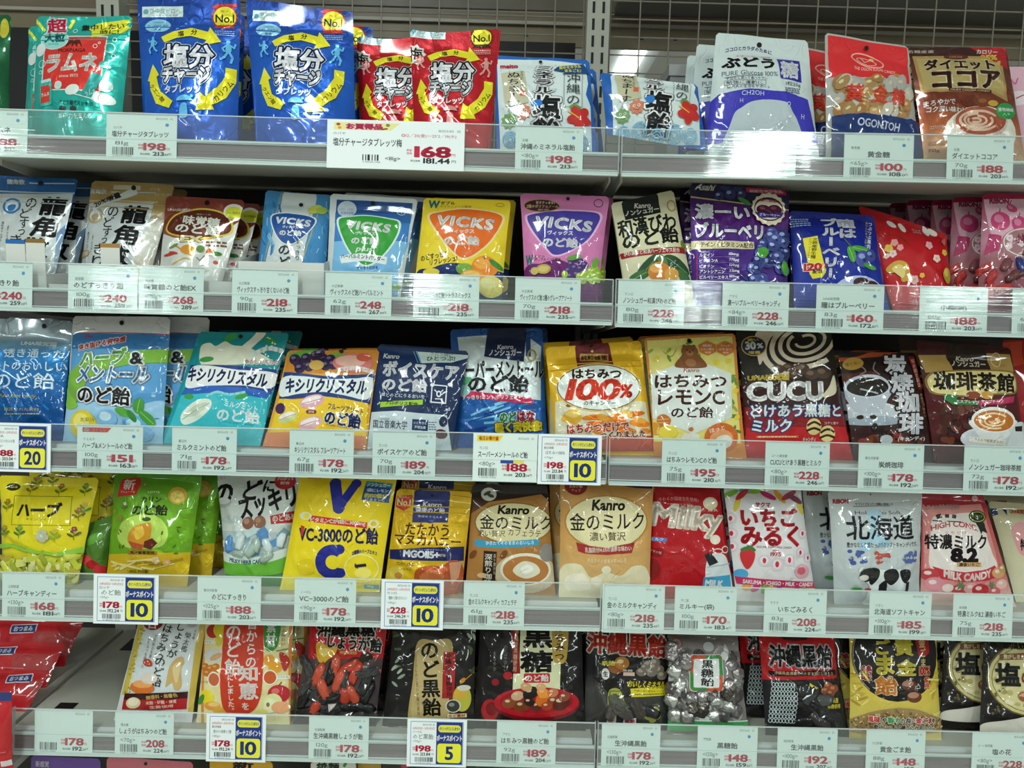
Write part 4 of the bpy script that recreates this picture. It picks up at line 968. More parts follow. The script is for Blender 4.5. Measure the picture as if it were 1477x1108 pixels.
def vicks(x, y, k, c='eef2f2', dk=None):
    o = (dk, .07) if dk else None
    return T('VICKS', x, y, 236*k, 44*k, c, b=.05, it=.14, r=-4, o=o, sp=.07)+T('ヴィックス', x-14*k, y+40*k, 106*k, 18*k, c, b=.04)+T('のど飴', x-14*k, y+80*k, 146*k, 38*k, c, b=.045)
SHP = [(545, 290), (610, 268), (700, 262), (800, 276), (868, 300), (852, 385), (770, 495), (680, 528), (592, 425)]
e = P([(248, 100), (430, 130), (402, 300), (360, 520), (180, 640), (160, 500), (215, 300)], 'd3dbd9')+L([(236, 120), (205, 300), (150, 500)], 5, 'b7a860')+L([(436, 250), (402, 380), (365, 500)], 5, 'b7a860')
for k in range(34):
    rn = random.Random(k+5); x, y = rn.choice([(rn.uniform(110, 230), rn.uniform(150, 480)), (rn.uniform(420, 500), rn.uniform(160, 470))]); e += L([(x, y), (x+rn.uniform(-12, 25), y+rn.uniform(25, 60))], rn.uniform(4, 10), rn.choice(['2f74b0', '7fb8dc', '5c9ccb']))
e += shield([(195, 268), (305, 256), (425, 290), (350, 395), (275, 420), (222, 370)], '1a4c96', 'dfe6e6')+vicks(308, 300, .78)+V('のど', 266, 486, 64, 112, '20242c', b=.02)+V('すっきり', 338, 452, 26, 110, '2a2e36')+E(420, 225, 40, 26, 'c9cf5c', r=20)+E(455, 232, 30, 22, 'a8c04c')+V('大正', 395, 260, 10, 30, '8a9090')
pouch(1, G2, [(152, 118), (505, 146), (478, 505), (110, 505)], e, '4488c0', 'pale blue and white throat sweet pouch with a dark blue shield, in its tray', fin='film', B=.014, seal=.14, back=.036, lean=14, floor=FLOORS[1]+.0012, hole=(342, 196, 12), group='pale blue pouches', behind=[(.006, .035, .006, 'pale blue and white pouch behind the front one in its tray')])
e = P([(532, 168), (940, 188), (915, 420), (868, 560), (850, 800), (500, 800), (508, 555), (520, 400)], '3a7fc4')+P([(520, 400), (925, 400), (868, 560), (850, 800), (500, 800), (508, 555)], '7fbbe2')
e += P([(532, 168), (940, 188), (935, 245), (528, 240)], '27508f')+P([(526, 240), (936, 245), (930, 300), (524, 300)], '2f66a8')
e += shield(SHP, '2f9a38', 'd6e8e4')+vicks(706, 322, 1.)+T('plus', 690, 450, 86, 34, 'e4f0e2', it=.3, b=.02)+P([(552, 484), (610, 474), (690, 470), (812, 488), (806, 530), (690, 510), (565, 522)], 'e6ebea')+T('ハーバルミントパウダー', 680, 494, 236, 24, '1c1c22', b=.03, arc=6, r=-3)
e += E(588, 222, 52, 46, 'c5d3dc')+T('のどに\u3000うるおい', 588, 222, 82, 16, '3f6a94')+LINES(590, 240, 70, 2, 10, '6c8cac', 5, 2)+RING(880, 232, 26, 24, 4, 'cfdde4')+P([(862, 218), (880, 246), (898, 218), (880, 230)], 'cfdde4')+T('すっきり広がる', 706, 546, 112, 18, '27508f', b=.02, r=4)+T('うるおい', 720, 580, 100, 24, '27508f')+LEAF(850, 640, 30, 14, '7aa83a')
GSEAL = dict(fin='film', B=.013, group='green shield packets')
pouch(1, G2, [(498, 136), (968, 166), (890, 606), (476, 606)], e, 'd0d8da', 'blue packet with silver edge and a green shield on the second shelf', seal=.17, back=.024, lean=13, hole=(728, 190, 13), behind=[(.012, .028, .007, 'blue green-shield packet right behind the front one, its silver edge showing at top and right'), (.006, .06, .0, 'deeper blue packet behind the green-shield packets')], **GSEAL)
e = S([(950, 580), (1040, 545), (1150, 520), (1300, 548), (1500, 600), (1480, 900), (940, 900)], '15306f')
e += shield([(1030, 272), (1098, 238), (1230, 222), (1398, 250), (1416, 300), (1340, 420), (1222, 495), (1132, 430)], 'ea6a22', 'f3dc9a')+vicks(1222, 300, 1.28, 'f2f2ec', 'b34a18')
e += T('W', 1054, 194, 56, 38, '1f7f8a', b=.05, it=.1)+T('ダブル', 1128, 186, 76, 18, '3a4a3a', b=.03)+T('ポリフェノール配合', 1170, 206, 170, 12, '6a6a2a')+RING(1408, 198, 24, 10, 3, '9a8a2a')+T('のどすっきり', 1056, 480, 150, 30, '1e2430', b=.02, r=9)+T('リフレッシュ!', 1106, 507, 150, 28, '1e2430', b=.02, r=9, it=.1)
e += E(1330, 538, 72, 56, 'ee8a24')+E(1315, 522, 44, 30, 'f6a84a')+LEAF(1390, 525, 46, 15, '3f8a34', r=-32)+E(1220, 552, 46, 30, '7fb04a')+E(1260, 585, 60, 30, 'f0a23a')+E(1258, 582, 46, 20, 'f7c46a')+E(1040, 565, 46, 20, 'e8d24a')+E(1360, 640, 70, 56, 'f0dc6a')+E(1345, 625, 40, 28, 'f7ec9a')+L([(1330, 500), (1325, 485)], 6, '4a6a2a')
pouch(1, G2, [(1000, 158), (1466, 174), (1428, 580), (950, 574)], e, 'efd22e', 'yellow packet with an orange shield and citrus fruit on the second shelf', fin='film', B=.014, seal=.1, back=.022, lean=13, group='orange shield packets', sealc=None, behind=[(.008, .03, .006, 'yellow orange-shield packet behind the front one, dark edge at its top right')])
e = S([(200, 560), (300, 520), (400, 505), (520, 560), (680, 590), (640, 900), (180, 900)], '6a1f6e')
e += shield([(222, 275), (250, 252), (400, 238), (560, 240), (612, 258), (600, 310), (540, 400), (440, 460), (370, 478), (330, 450), (255, 350)], '4a3a9c', 'e8bcdc')+vicks(415, 310, 1.28, 'eef0f4', '352a78')
e += E(302, 204, 98, 40, '4a1836')+RING(302, 204, 98, 40, 5, 'b59a4e')+T('甘さすっきり!', 320, 186, 100, 16, 'e8dca8', b=.03)+T('2種のポリフェノール', 305, 208, 170, 20, 'd8c27a', b=.04)+T('配合', 310, 230, 60, 10, 'd8c27a')+RING(605, 190, 26, 22, 4, '5a2a4a')+T('W', 232, 500, 34, 50, '2a8a8a', b=.05)+T('ダブル', 285, 484, 60, 14, '5a2a4a')+T('ポリフェノール配合', 330, 500, 140, 14, '5a2a4a', b=.02)
for x, y in ((440, 560), (455, 525), (480, 500), (510, 515), (475, 545), (505, 550), (530, 530), (450, 590), (485, 580), (520, 575)): e += BERRY(x, y, 20, '4a2f72', '8a72b8', '35205a')
for x, y in ((500, 590), (530, 575), (560, 560), (590, 550), (550, 595), (580, 585), (605, 572), (520, 610), (570, 610), (420, 580), (600, 600), (580, 530)): e += BERRY(x, y, 19, 'a8c83a', 'dfee96', '8fae2e')
e += LEAF(470, 492, 40, 14, '5f9a3a', r=15)+LEAF(585, 515, 30, 16, '6aa83a', r=70)+E(308, 552, 40, 26, 'c7a84a')+E(308, 552, 28, 16, 'e0c878')+E(262, 560, 22, 20, 'd3b868')
pouch(1, G3, [(186, 134), (664, 154), (614, 600), (206, 590)], e, 'd97db2', 'pink packet with a purple shield and grapes on the second shelf', fin='film', B=.014, seal=.1, back=.022, lean=13, hole=(442, 166, 10), group='purple shield packets', behind=[(.012, .03, .004, 'pink packet behind the front one, dark purple right edge showing')])
e = P([(716, 120), (920, 110), (936, 246), (746, 286)], '1b1f1d')+T('Kanro', 842, 200, 86, 26, 'e8e4d8', b=.03, it=.15, r=-4)+T('ノンシュガー', 836, 234, 182, 32, 'ece8da', b=.035, r=2)
e += T('和漢びわ', 862, 312, 312, 92, '1a1c1a', b=.03, r=3)+T('のど飴', 880, 384, 300, 86, '1a1c1a', b=.035, r=3)
e += P([(716, 462), (1064, 428), (1074, 462), (726, 492)], '9d1c24')+T('びわ葉など和漢ハーブエキス配合', 886, 458, 300, 24, 'f2e6d4', b=.025, r=-2)+RING(995, 205, 26, 34, 8, 'b39a5a')+T('シュガー', 1030, 222, 60, 14, '9a8a5a')
e += LEAF(860, 545, 92, 34, '2a4f2e', r=42, vein='6f9a5c')+LEAF(1020, 530, 84, 36, '2a4f2e', r=-38, vein='6f9a5c')+LEAF(810, 590, 60, 26, '3c6a3a', r=20, vein='88b070')+LEAF(1060, 590, 50, 26, '3c6a3a', r=-50)+LEAF(940, 510, 40, 22, '5c7f3a', r=-60)+E(920, 565, 58, 50, 'd9822e')+E(905, 548, 34, 24, 'f0b060')+E(990, 580, 40, 36, 'e0a04a')+E(1066, 410, 24, 28, '7a8a2a')
pouch(1, G3, [(672, 190), (1006, 118), (1106, 606), (738, 606)], e, 'dfd8b2', 'cream packet with black label and green leaves, leaning beside the pink packet', fin='film', B=.013, seal=.1, back=.026, lean=14, group='cream loquat packets', behind=[(.004, .026, 0, 'cream packet with black label behind the front one')])
def blueberry_pouch():
    e = P([(-295, 60), (240, 100), (236, 225), (-292, 152)], '1e1040')+P([(-292, 150), (236, 222), (236, 228), (-292, 158)], 'c8b27a')+T('Asahi', -216, 102, 98, 34, 'e6e2da', b=.03, it=.2)+R(113, 124, 214, 26, 'c01f4c', r=-2.5)+T('機能性表示食品', 113, 125, 180, 15, 'f0c8d2', b=.03, r=1)
    for x, y, r in ((-110, 92, 30), (-80, 140, 30), (-140, 150, 26), (-40, 100, 26), (-20, 140, 24)): e += BERRY(x, y, r, '2f356e', '97a4d4', '1a1e48')
    e += LEAF(-5, 180, 40, 14, '4a8a3a', r=-30)
    e += T('濃ーい', -127, 240, 284, 78, 'ece9f0', b=.04, o=('2a0e4a', .08))+T('ブルーベリー', -50, 345, 440, 78, 'f0edf4', b=.045, o=('2a0e4a', .08))
    e += P([(-292, 392), (35, 406), (35, 446), (-292, 438)], 'd9cfa2')+T('ルテイン・ビタミンA配合', -122, 420, 306, 28, '2a1a3a', b=.02)+T('1袋に', -222, 456, 40, 12, 'e8e4ee')
    for k, (a, q) in enumerate((('ルテイン', '10mg'), ('ビタミンA', '770μg'), ('ビオチン', '120μg'), ('アントシアニン', '33mg'), ('ビルベリーエキス', '100mg'))):
        y = 474+k*30; e += T(a, -252+len(a)*9, y, len(a)*18, 18, 'f0edf4', b=.03)+T(q, -75, y, 52, 18, 'f0edf4', b=.02)+R(-264, y+2, 4, 26, 'd02a5a')+L([(-260, y+14), (-50, y+14)], 2, '9a7ac0')
    for k in range(40):
        rn = random.Random(k*3+1); y = rn.uniform(350, 640); x = rn.uniform(30+max(0, (470-y))*.8-max(0, y-500)*.5, 225); e += BERRY(x, y, rn.uniform(26, 36), rn.choice(['39468c', '2c3878', '45529c']), 'a9b6e2', '1b2150')
    e += LEAF(76, 466, 32, 26, '55a63e', r=20)+LEAF(200, 545, 40, 18, '55a63e', r=-75)
    e += STAR(118, 228, 94, 86, 16, 'e6d9ba')+E(118, 228, 78, 68, '3a1440')+E(118, 232, 74, 56, 'efe6d4')+E(90, 236, 40, 28, '46162e')+E(150, 234, 40, 28, '521a34')+E(82, 226, 16, 9, '8a3a5a')+E(142, 224, 16, 9, '8a3a5a')+P([(40, 250), (200, 248), (180, 276), (60, 280)], '3a2a78')+T('ブルーベリー', 120, 262, 110, 14, 'ece6f0', b=.03)+T('濃い実感', 118, 184, 90, 14, 'c04a3a', b=.03)
    return e
pouch(1, G4, [(-296, 82), (236, 120), (232, 612), (-290, 600)], blueberry_pouch(), [(0, '3a1f78'), (.5, '45207e'), (.75, '52186e'), (1, '1e1040')], 'tall dark purple pouch with blueberries on the second shelf', fin='foil', style='stand', B=.016, seal=.1, back=.026, lean=11, group='blueberry pouches', behind=[(-.004, .04, .0, 'dark purple pouch behind the tall blueberry pouch')])
e = V('瞳は', 534, 330, 88, 112, 'e2e6ee', b=.05, o=('0a1458', .08))+V('ブルーベリー', 440, 432, 88, 326, 'eef1f6', b=.045, o=('0a1458', .07))+P([(296, 384), (370, 374), (408, 572), (392, 598), (345, 602), (330, 575)], 'efdf2c')+V('北欧産野生種', 352, 440, 26, 112, '27303a', b=.02, r=-7)+V('ビルベリーエキス', 328, 440, 16, 116, '27303a', r=-7)+T('120', 344, 540, 82, 36, 'e8342c', b=.05, o=('f6f0e6', .1))+T('mg', 395, 536, 30, 18, 'e8342c')+T('配合', 368, 565, 48, 22, '27303a', b=.03)
e += V('つぶつぶ果肉の', 655, 380, 22, 180, 'e4e8f0', b=.02, r=-9)+V('おいしいキャンディ', 640, 360, 16, 150, 'e0cf5a', r=-9)+LINES(290, 275, 100, 4, 13, '9fb0d8', 6, 4)+L([(510, 395), (545, 440), (590, 470)], 6, '5a6a3a')+LEAF(545, 478, 44, 20, '4fa23e', r=-70, vein='a8d88a')+LEAF(600, 452, 56, 18, '4fa23e', r=-8, vein='a8d88a')+BERRY(612, 502, 46, '4557a2', '97a8dc', '252f6a')+BERRY(655, 480, 34, '3c4a92', '8c9cd0', '222a60')+LEAF(650, 538, 42, 13, '4fa23e', r=-14)
e += E(592, 660, 130, 70, 'c2cff0')+E(600, 625, 44, 26, '3a1420')+E(660, 640, 44, 26, '4a1a2a')
pouch(1, G4, [(236, 226), (690, 250), (752, 622), (256, 622)], e, [(0, '1a3aa8'), (.5, '0f2696'), (1, '0b1c78')], 'blue packet with white vertical writing and one blueberry sprig', fin='film', B=.016, seal=.08, back=.03, lean=15, group='blue blueberry packets', behind=[(.002, .04, .0, 'blue packet behind the one with the blueberry sprig')])
e = sum([LEAF(x, y, 30, 16, 'e8e2dc', r=r) for x, y, r in ((775, 306, -25), (832, 325, -55), (965, 340, -60), (1000, 345, -20))], [])+T('ロッテ', 912, 336, 48, 14, 'e8d8d0')+T('LOTTE', 912, 352, 44, 9, 'e8d8d0')+L([(720, 370), (800, 378), (860, 430)], 5, '6a3a1a', 4)
for x, y, r, c in ((750, 440, 22, 'e8c84a'), (778, 412, 20, 'f0a0a8'), (770, 470, 20, 'f2d0d0'), (806, 440, 18, 'f0a0a8'), (1056, 460, 18, 'f0c84a'), (880, 612, 24, 'f2c0c4'), (850, 600, 18, 'f2d8d8'), (740, 480, 14, 'f2d0d0'), (920, 590, 14, 'f0c84a'), (960, 430, 22, 'f0b0b8'), (1000, 500, 22, 'f2d0d0')): e += FLOWER(x, y, r, c, 'e8b43a')
e += S([(745, 540), (790, 510), (840, 530), (855, 600), (820, 620), (800, 570), (760, 570)], 'd8a83a')+S([(770, 550), (800, 530), (830, 560), (820, 600)], 'f0d88a')+E(1064, 585, 26, 44, 'c8a83a', r=10)+E(1058, 570, 14, 24, 'e0c860', r=10)+S([(1040, 400), (1066, 380), (1060, 420)], 'c86a5a')
pouch(1, G4, [(603, 196), (1078, 350), (1104, 622), (748, 622)], e, [(0, 'd0202a'), (1, 'b8141e')], 'red packet with plum blossoms slumped behind the blue packet', fin='film', B=.015, seal=.07, back=.046, lean=18, group='red plum packets', ext=True)
def plumbag():
    e = P([(1270, 104), (1620, 96), (1620, 160), (1278, 168)], 'a01a4a')+P([(1278, 168), (1620, 160), (1620, 330), (1500, 350), (1350, 400), (1300, 360), (1290, 300)], 'e3b7c8')+T('RIBON', 1362, 178, 104, 26, 'b02a5a', b=.06)
    for x, y, r in ((1350, 292, 48), (1445, 310, 40), (1420, 220, 26)): e += E(x, y, r, r*1.1, 'd04a80')+E(x-r*.2, y-r*.25, r*.45, r*.5, 'e58ab0')+L([(x, y-r), (x+8, y-r-22)], 5, '8a3a5a')
    e += P([(1290, 360), (1345, 375), (1330, 450), (1268, 470)], 'b83a6a')+S([(1340, 400), (1400, 345), (1500, 330), (1620, 340), (1620, 450), (1460, 490), (1360, 470)], 'a8787e')+RING(1470, 410, 120, 76, 6, 'efe0da')
    for x, y in ((1384, 388), (1380, 430), (1445, 415)): e += FLOWER(x, y, 20, 'f0d4dc', 'e0a0b0')
    e += T('小梅', 1450, 390, 60, 50, '8a2a4a', b=.04)+L([(1455, 480), (1477, 430)], 12, '3a2a20')
    return e
pouch(1, G4, [(1273, 138), (1640, 130), (1640, 650), (1250, 640)], plumbag(), [(0, '93505e'), (.45, 'a0646c'), (.6, 'c98aa0'), (1, 'a8264e')], 'pink plum packet at the right photo edge, frontmost of its row', fin='film', B=.016, seal=.1, back=.024, lean=11, group='pink plum packets', wr=1.6,
      candies=[([(1275, 480), (1477, 490), (1477, 660), (1260, 650)], 66, (13, 6, 5), ['7d4a4e', '8d5a5c', '2b3f7c', 'b83a3a', '6b4044'], 'film', 'wrapped_candy')],
      behind=[(-.021, .032, .0, 'pink plum packet second in its row'), (-.032, .064, .0, 'pink plum packet third in its row'), (-.053, .096, .004, 'pink plum packet fourth in its row'), (-.062, .128, .004, 'pink plum packet at the back of its row')])
tag(1, G1, -190, 186, '龍角散', 'のどすっきり飴', '88g', '240', '259', '20', 'price tag reading 240 cut by the left photo edge on the second rail')
tag(1, G1, 392, 792, '龍角散', 'のどすっきり飴', '100g', '240', '259', '20', 'glare-washed price tag below the gold pouch')
tag(1, G1, 800, 1172, '味覚糖', '味覚糖のど飴EX', '<90g>', '268', '289', '44', 'price tag reading 268 below the brown and white pouch')
tag(1, G2, -20, 330, '大正製薬', 'ヴィックスすっきり甘くないのど飴', '90g', '218', '235', '44', 'price tag reading 90g and 218 below the pale blue pouch', nw=79)
tag(1, G2, 476, 830, '大正製薬', 'ヴィックスのど飴ハーバルミント', '62g', '248', '267', '84', 'price tag reading 248 below the green-shield packet', nw=79)
tag(1, G2, 946, 1296, '大正製薬', 'ヴィックスのど飴シトラスミックス', '<70g>', '218', '235', '44', 'price tag reading 218 below the orange-shield packet', nw=79)
tag(1, G3, 158, 506, '大正製薬', 'ヴィックスのど飴 2種のグレープアソート', '70g', '218', '235', '44', 'price tag reading 70g and 218 below the purple-shield packet', nw=79)
tag(1, G3, 706, 1060, 'カンロ', 'ノンシュガー和漢びわのど飴', '80g', '228', '246', '24', 'glare-washed price tag reading 80g below the cream packet', nw=79)
tag(1, G4, -130, 224, 'アサヒ', '濃ーいブルーベリーキャンディ', '<84g>', '228', '246', '24', 'price tag reading 228 below the tall dark purple pouch', nw=79)
tag(1, G4, 370, 730, 'UHA味覚糖', '瞳はブルーベリー', '83g', '160', '172', '80', 'price tag reading 160 below the blue packet with the blueberry sprig', nw=78)
tag(1, G4, 920, 1282, 'ロッテ', '小梅(袋)', '60g', '188', '203', '04', 'price tag reading 188 below the red plum packet', nw=38)
tag(1, G4, 1414, 1774, 'リボン', '梅の果汁', '66g', '188', '203', '04', 'price tag cut by the right photo edge on the second rail')

# ------------------------------------------------------------------ row 3
def cup(x, y, rx, ry, dep, c='e9e6e0', cof='4a2516', rim='f4f2ee', saucer=True, hand=1):
    e = []
    if saucer: e += E(x, y+dep, rx*1.45, ry*.95, 'd9dade')+E(x, y+dep-4, rx*1.25, ry*.7, 'c6c9d0')
    if hand: e += RING(x+hand*rx*.98, y+dep*.35, rx*.36, dep*.32, rx*.13, c)
    e += S([(x-rx, y), (x-rx*.85, y+dep*.55), (x-rx*.45, y+dep), (x+rx*.45, y+dep), (x+rx*.85, y+dep*.55), (x+rx, y)], c)+E(x, y, rx, ry, rim)+E(x, y+ry*.08, rx*.9, ry*.82, cof)
    return e
e = T('UHA味覚糖', 218, 222, 202, 26, 'dfeaf0', b=.06)+T('透き通った', 198, 280, 334, 50, 'd3e6f0', b=.012)+T('ミントのおいしい', 140, 353, 470, 52, 'd3e6f0', b=.012)+T('のど飴', 150, 438, 336, 92, 'd3e6f0', b=.01)+T('Pure Mint candy', 118, 528, 210, 26, 'c3b45a', it=.3)+T('厳選された素材', 140, 602, 200, 18, 'b8b070')+LINES(140, 628, 200, 1, 10, 'b8b070', 6, 3)+T('無果汁', 40, 480, 60, 14, '9fcbe4')
for k in range(26):
    rn = random.Random(k+77); x = rn.uniform(-80, 360); y = rn.uniform(470, 660); e = L([(x, y), (x+rn.uniform(-30, 30), y+rn.uniform(15, 50))], rn.uniform(4, 12), rn.choice(['1c86d0', '0f5298', '3fa3dc']))+e
pouch(2, H1, [(-130, 68), (405, 86), (352, 680), (-160, 680)], e, [(0, '0c468c'), (.4, '125a9e'), (.7, '2478b4'), (.8, '6f99b0'), (.86, 'a3b3ba'), (1, '99a9b0')], 'deep blue foil packet with grey header, far left of the third shelf', fin='foil', B=.016, seal=.16, back=.03, hole=(240, 117, 14), wr=1.5, group='deep blue packets', behind=[(.01, .035, 0, 'deep blue packet behind the one with the grey header')])
e = P([(400, 158), (968, 166), (962, 250), (940, 700), (350, 820), (395, 300)], '5a9cd4')+S([(360, 600), (560, 560), (760, 590), (945, 560), (940, 800), (340, 820)], 'a3cfe8')+P([(400, 158), (968, 166), (964, 260), (396, 250)], '3872a8')+L([(402, 160), (640, 156), (966, 166)], 5, 'b02a34')
for k in range(30):
    rn = random.Random(k+9); x, y = rn.uniform(410, 940), rn.uniform(180, 680); e += E(x, y, rn.uniform(4, 14), rn.uniform(3, 9), rn.choice(['7fb8e0', 'a8d3ec', '2f6aa8']))
e += P([(380, 400), (460, 330), (560, 300), (760, 270), (960, 250), (955, 330), (780, 340), (600, 380), (520, 430), (440, 560), (400, 590), (365, 560)], '7db53c')+S([(365, 480), (400, 520), (450, 580), (390, 600), (350, 560)], '8cc244')
e += T('突き抜ける爽快感', 584, 222, 274, 36, 'c22838', b=.03, o=('e6e9ea', .12), r=11)+T('ハーブ', 600, 302, 262, 84, '5ca83a', b=.04, o=('e9eeec', .12), o2=('44505a', .145), it=.25, r=4)+T('&', 797, 310, 66, 64, '20242a', b=.03, o=('e9eeec', .12))+T('メントール', 660, 402, 408, 84, '2f6cae', b=.03, o=('e9eeec', .12), o2=('39424c', .145), it=.2, r=-1)+T('のど飴', 612, 522, 308, 96, '16181c', b=.03, o=('eef1f0', .11), o2=('6a747c', .13), r=-3)
e += RING(510, 172, 14, 12, 7, 'c22838', a0=180, a1=360)+RING(484, 172, 14, 12, 7, 'c22838', a0=180, a1=360)+T('ナルミヤ', 502, 138, 70, 10, '5a3a3a')+E(480, 690, 82, 86, 'e6cf2a')+E(470, 670, 50, 50, 'f4e57a')+T('無果汁', 510, 660, 84, 24, '5c6a2a')+E(630, 650, 60, 50, '8cc3ea')+E(620, 640, 36, 26, 'd3ebf6')+E(780, 690, 66, 56, '6fb3e2')+E(776, 680, 40, 28, 'cfe9f6')+E(800, 740, 80, 50, '8cc3ea')
e += LEAF(810, 580, 44, 30, '4f9e3a', r=75, vein='9cd07a')+LEAF(735, 620, 56, 22, '5aaa3e', r=-25)+LEAF(850, 650, 56, 28, '4f9e3a', r=-48, vein='9cd07a')+LEAF(770, 640, 40, 18, '3f8a30', r=-60)
pouch(2, H1, [(403, 60), (970, 66), (926, 780), (344, 780)], e, 'c9cdcc', 'white and blue herb packet with silver header and black outlined writing', fin='film', B=.016, seal=.15, back=.024, lean=10, hole=(687, 100, 14), wr=1.3, group='white and blue herb packets', behind=[(.046, .026, 0, 'white and blue herb packet behind, sticking out to the right of its twin')])
e = S([(1150, 240), (1200, 215), (1240, 235), (1290, 205), (1340, 230), (1420, 240), (1480, 270), (1560, 330), (1300, 350), (1160, 345)], 'e6e2cc')+P([(1380, 250), (1470, 153), (1530, 153), (1440, 260)], 'e9e6d4')+E(1270, 258, 20, 6, 'fafaf4')+LEAF(1190, 315, 44, 16, '3f9a4a', r=10)+LEAF(1320, 180, 40, 22, '3f9a4a', r=30)+LEAF(1550, 200, 40, 20, '3f9a4a', r=-20)
for k in range(14):
    rn = random.Random(k); e += E(rn.uniform(1500, 1640), rn.uniform(170, 290), rn.uniform(4, 9), rn.uniform(4, 9), 'eceadf')
e += L([(1450, 290), (1540, 250), (1620, 260)], 26, 'd9e4dc', 3)+T('やさしいミルク', 1510, 330, 190, 26, 'b04a5a', o=('efeee8', .14), r=6)
e += P([(1090, 345), (1300, 350), (1600, 372), (1560, 512), (1300, 490), (1060, 500)], '1f3f86')+S([(1100, 362), (1200, 352), (1380, 378), (1590, 392), (1556, 478), (1400, 468), (1200, 470), (1066, 474)], 'e9ecec')+T('キシリクリスタル', 1312, 417, 462, 76, '1d2a60', b=.045, it=.15)
e += P([(1060, 486), (1200, 470), (1400, 478), (1556, 500), (1540, 540), (1300, 520), (1040, 520)], '2a62b8')+P([(1040, 520), (1300, 508), (1545, 540), (1500, 820), (920, 820)], '3fb9c4')+S([(1040, 640), (1090, 580), (1160, 548), (1222, 552), (1220, 600), (1150, 660), (1060, 690)], 'e6ead8')+S([(1060, 640), (1120, 585), (1190, 565), (1200, 590), (1130, 640)], 'c9d3be')+L([(1050, 660), (1130, 612), (1215, 570)], 5, '9fb89c', 3)
e += T('ミルクミント', 1395, 585, 188, 34, 'f0f5f4', b=.02, r=-5)+T('のど飴', 1376, 640, 236, 70, 'f2f6f5', b=.03)+T('Milk mint candy', 1380, 684, 170, 12, '1f7f90')+LEAF(1090, 530, 30, 16, '3f9a4a')+LEAF(1400, 530, 40, 14, '3f9a4a', r=20)+L([(1200, 530), (1260, 505), (1330, 520), (1420, 505)], 14, '8ed6da', 3)
pouch(2, H1, [(1138, 148), (1658, 153), (1498, 786), (938, 700)], e, [(0, '28a4b0'), (1, '148a90')], 'teal packet with a white band and pouring milk, third shelf', fin='film', B=.013, seal=.07, back=.028, lean=17, hole=(1378, 176, 13), ext=True, group='teal milk mint packets', behind=[(.004, .052, 0, 'teal packet behind the one with pouring milk')])
e = P([(270, 198), (760, 190), (755, 330), (250, 330)], 'd88a2a')+LEAF(360, 220, 90, 24, '6fa83a', r=10)+LEAF(560, 235, 70, 22, '7fb34a', r=-10)
for x, y in ((330, 270), (370, 245), (420, 230), (460, 245), (500, 250), (390, 290), (340, 300), (480, 285), (440, 215), (520, 280), (310, 250)): e += BERRY(x, y, 30, '35224a', '7a6a92', '1e1230')
e += E(430, 285, 40, 28, 'd9b05a')+E(622, 272, 106, 54, 'e0807a')+E(610, 262, 80, 34, 'f2b8a8')+E(680, 240, 40, 24, 'd8604a')+L([(550, 312), (640, 300), (730, 318)], 24, 'ecd6d2', 3)+T('やさしいフルーツ', 640, 310, 160, 20, 'b84a5a', r=4)
e += P([(252, 318), (480, 345), (740, 330), (715, 490), (470, 455), (225, 470)], '1c3a80')+S([(246, 350), (360, 346), (500, 362), (640, 356), (728, 352), (706, 462), (600, 452), (470, 430), (340, 440), (232, 448)], 'e6eaea')+T('キシリクリスタル', 484, 398, 432, 72, '1c2a60', b=.045, it=.15)
e += P([(228, 462), (330, 470), (470, 452), (600, 470), (706, 486), (690, 720), (140, 760)], 'f0c528')+P([(150, 640), (400, 640), (690, 660), (690, 760), (130, 760)], 'e68a5a')
for x, y, a, c in ((412, 480, 68, 'e2a9bc'), (278, 562, 56, 'c6d58e'), (402, 594, 64, 'eab6c0')): e += E(x, y, a, a*.5, c, r=18)+E(x-4, y-8, a*.8, a*.25, 'f4e9e6', r=18)+L([(x-a*.8, y+14), (x+a*.8, y-16)], 4, 'c98a9a')
e += E(236, 515, 30, 30, '4a2a5a')+R(408, 536, 56, 20, '8a2a3a', rad=9)+T('新味', 408, 536, 30, 12, 'f2e6d8')+T('フルーツアソート', 590, 520, 186, 30, '2a3468', b=.02, r=-8)+T('のど飴', 574, 574, 186, 72, '1c2a60', b=.04, o=('f2efe2', .1), r=-6)+T('Fruits Assort', 545, 608, 110, 13, '8a5a2a', r=-6)
pouch(2, H2, [(272, 200), (762, 196), (694, 720), (142, 690)], e, 'e8a63a', 'orange and yellow fruit packet with a white band, right of the teal one', fin='film', B=.013, seal=.07, back=.026, lean=17, hole=(560, 204, 13), group='orange fruit candy packets', behind=[(-.004, .03, 0, 'orange fruit packet in the shade behind the front one')])
e = P([(965, 206), (1236, 226), (1240, 240), (1150, 268), (990, 272)], 'c9e0da')+T('うたう時に', 1096, 222, 120, 22, '2a3a4a', r=-3)+T('ひとつぶ!', 1092, 246, 150, 26, '2a3a4a', b=.02, r=4)+T('Kanro', 828, 232, 84, 26, 'e9edf0', b=.03, it=.15)+L([(960, 204), (985, 270)], 6, '6f9ac8')+L([(945, 204), (970, 270)], 4, '6f9ac8')
e += T('ボイスケア', 985, 312, 404, 78, 'eef2f4', b=.05)+T('のど飴', 900, 391, 240, 66, 'eef2f4', b=.045)+T('声とのどにうるおいを', 890, 448, 238, 22, 'dfe6ea', b=.02)+P([(768, 480), (1000, 470), (998, 496), (766, 508)], 'a4cf38')+T('プロポリス配合', 884, 489, 180, 20, '1c3a2a', b=.03)
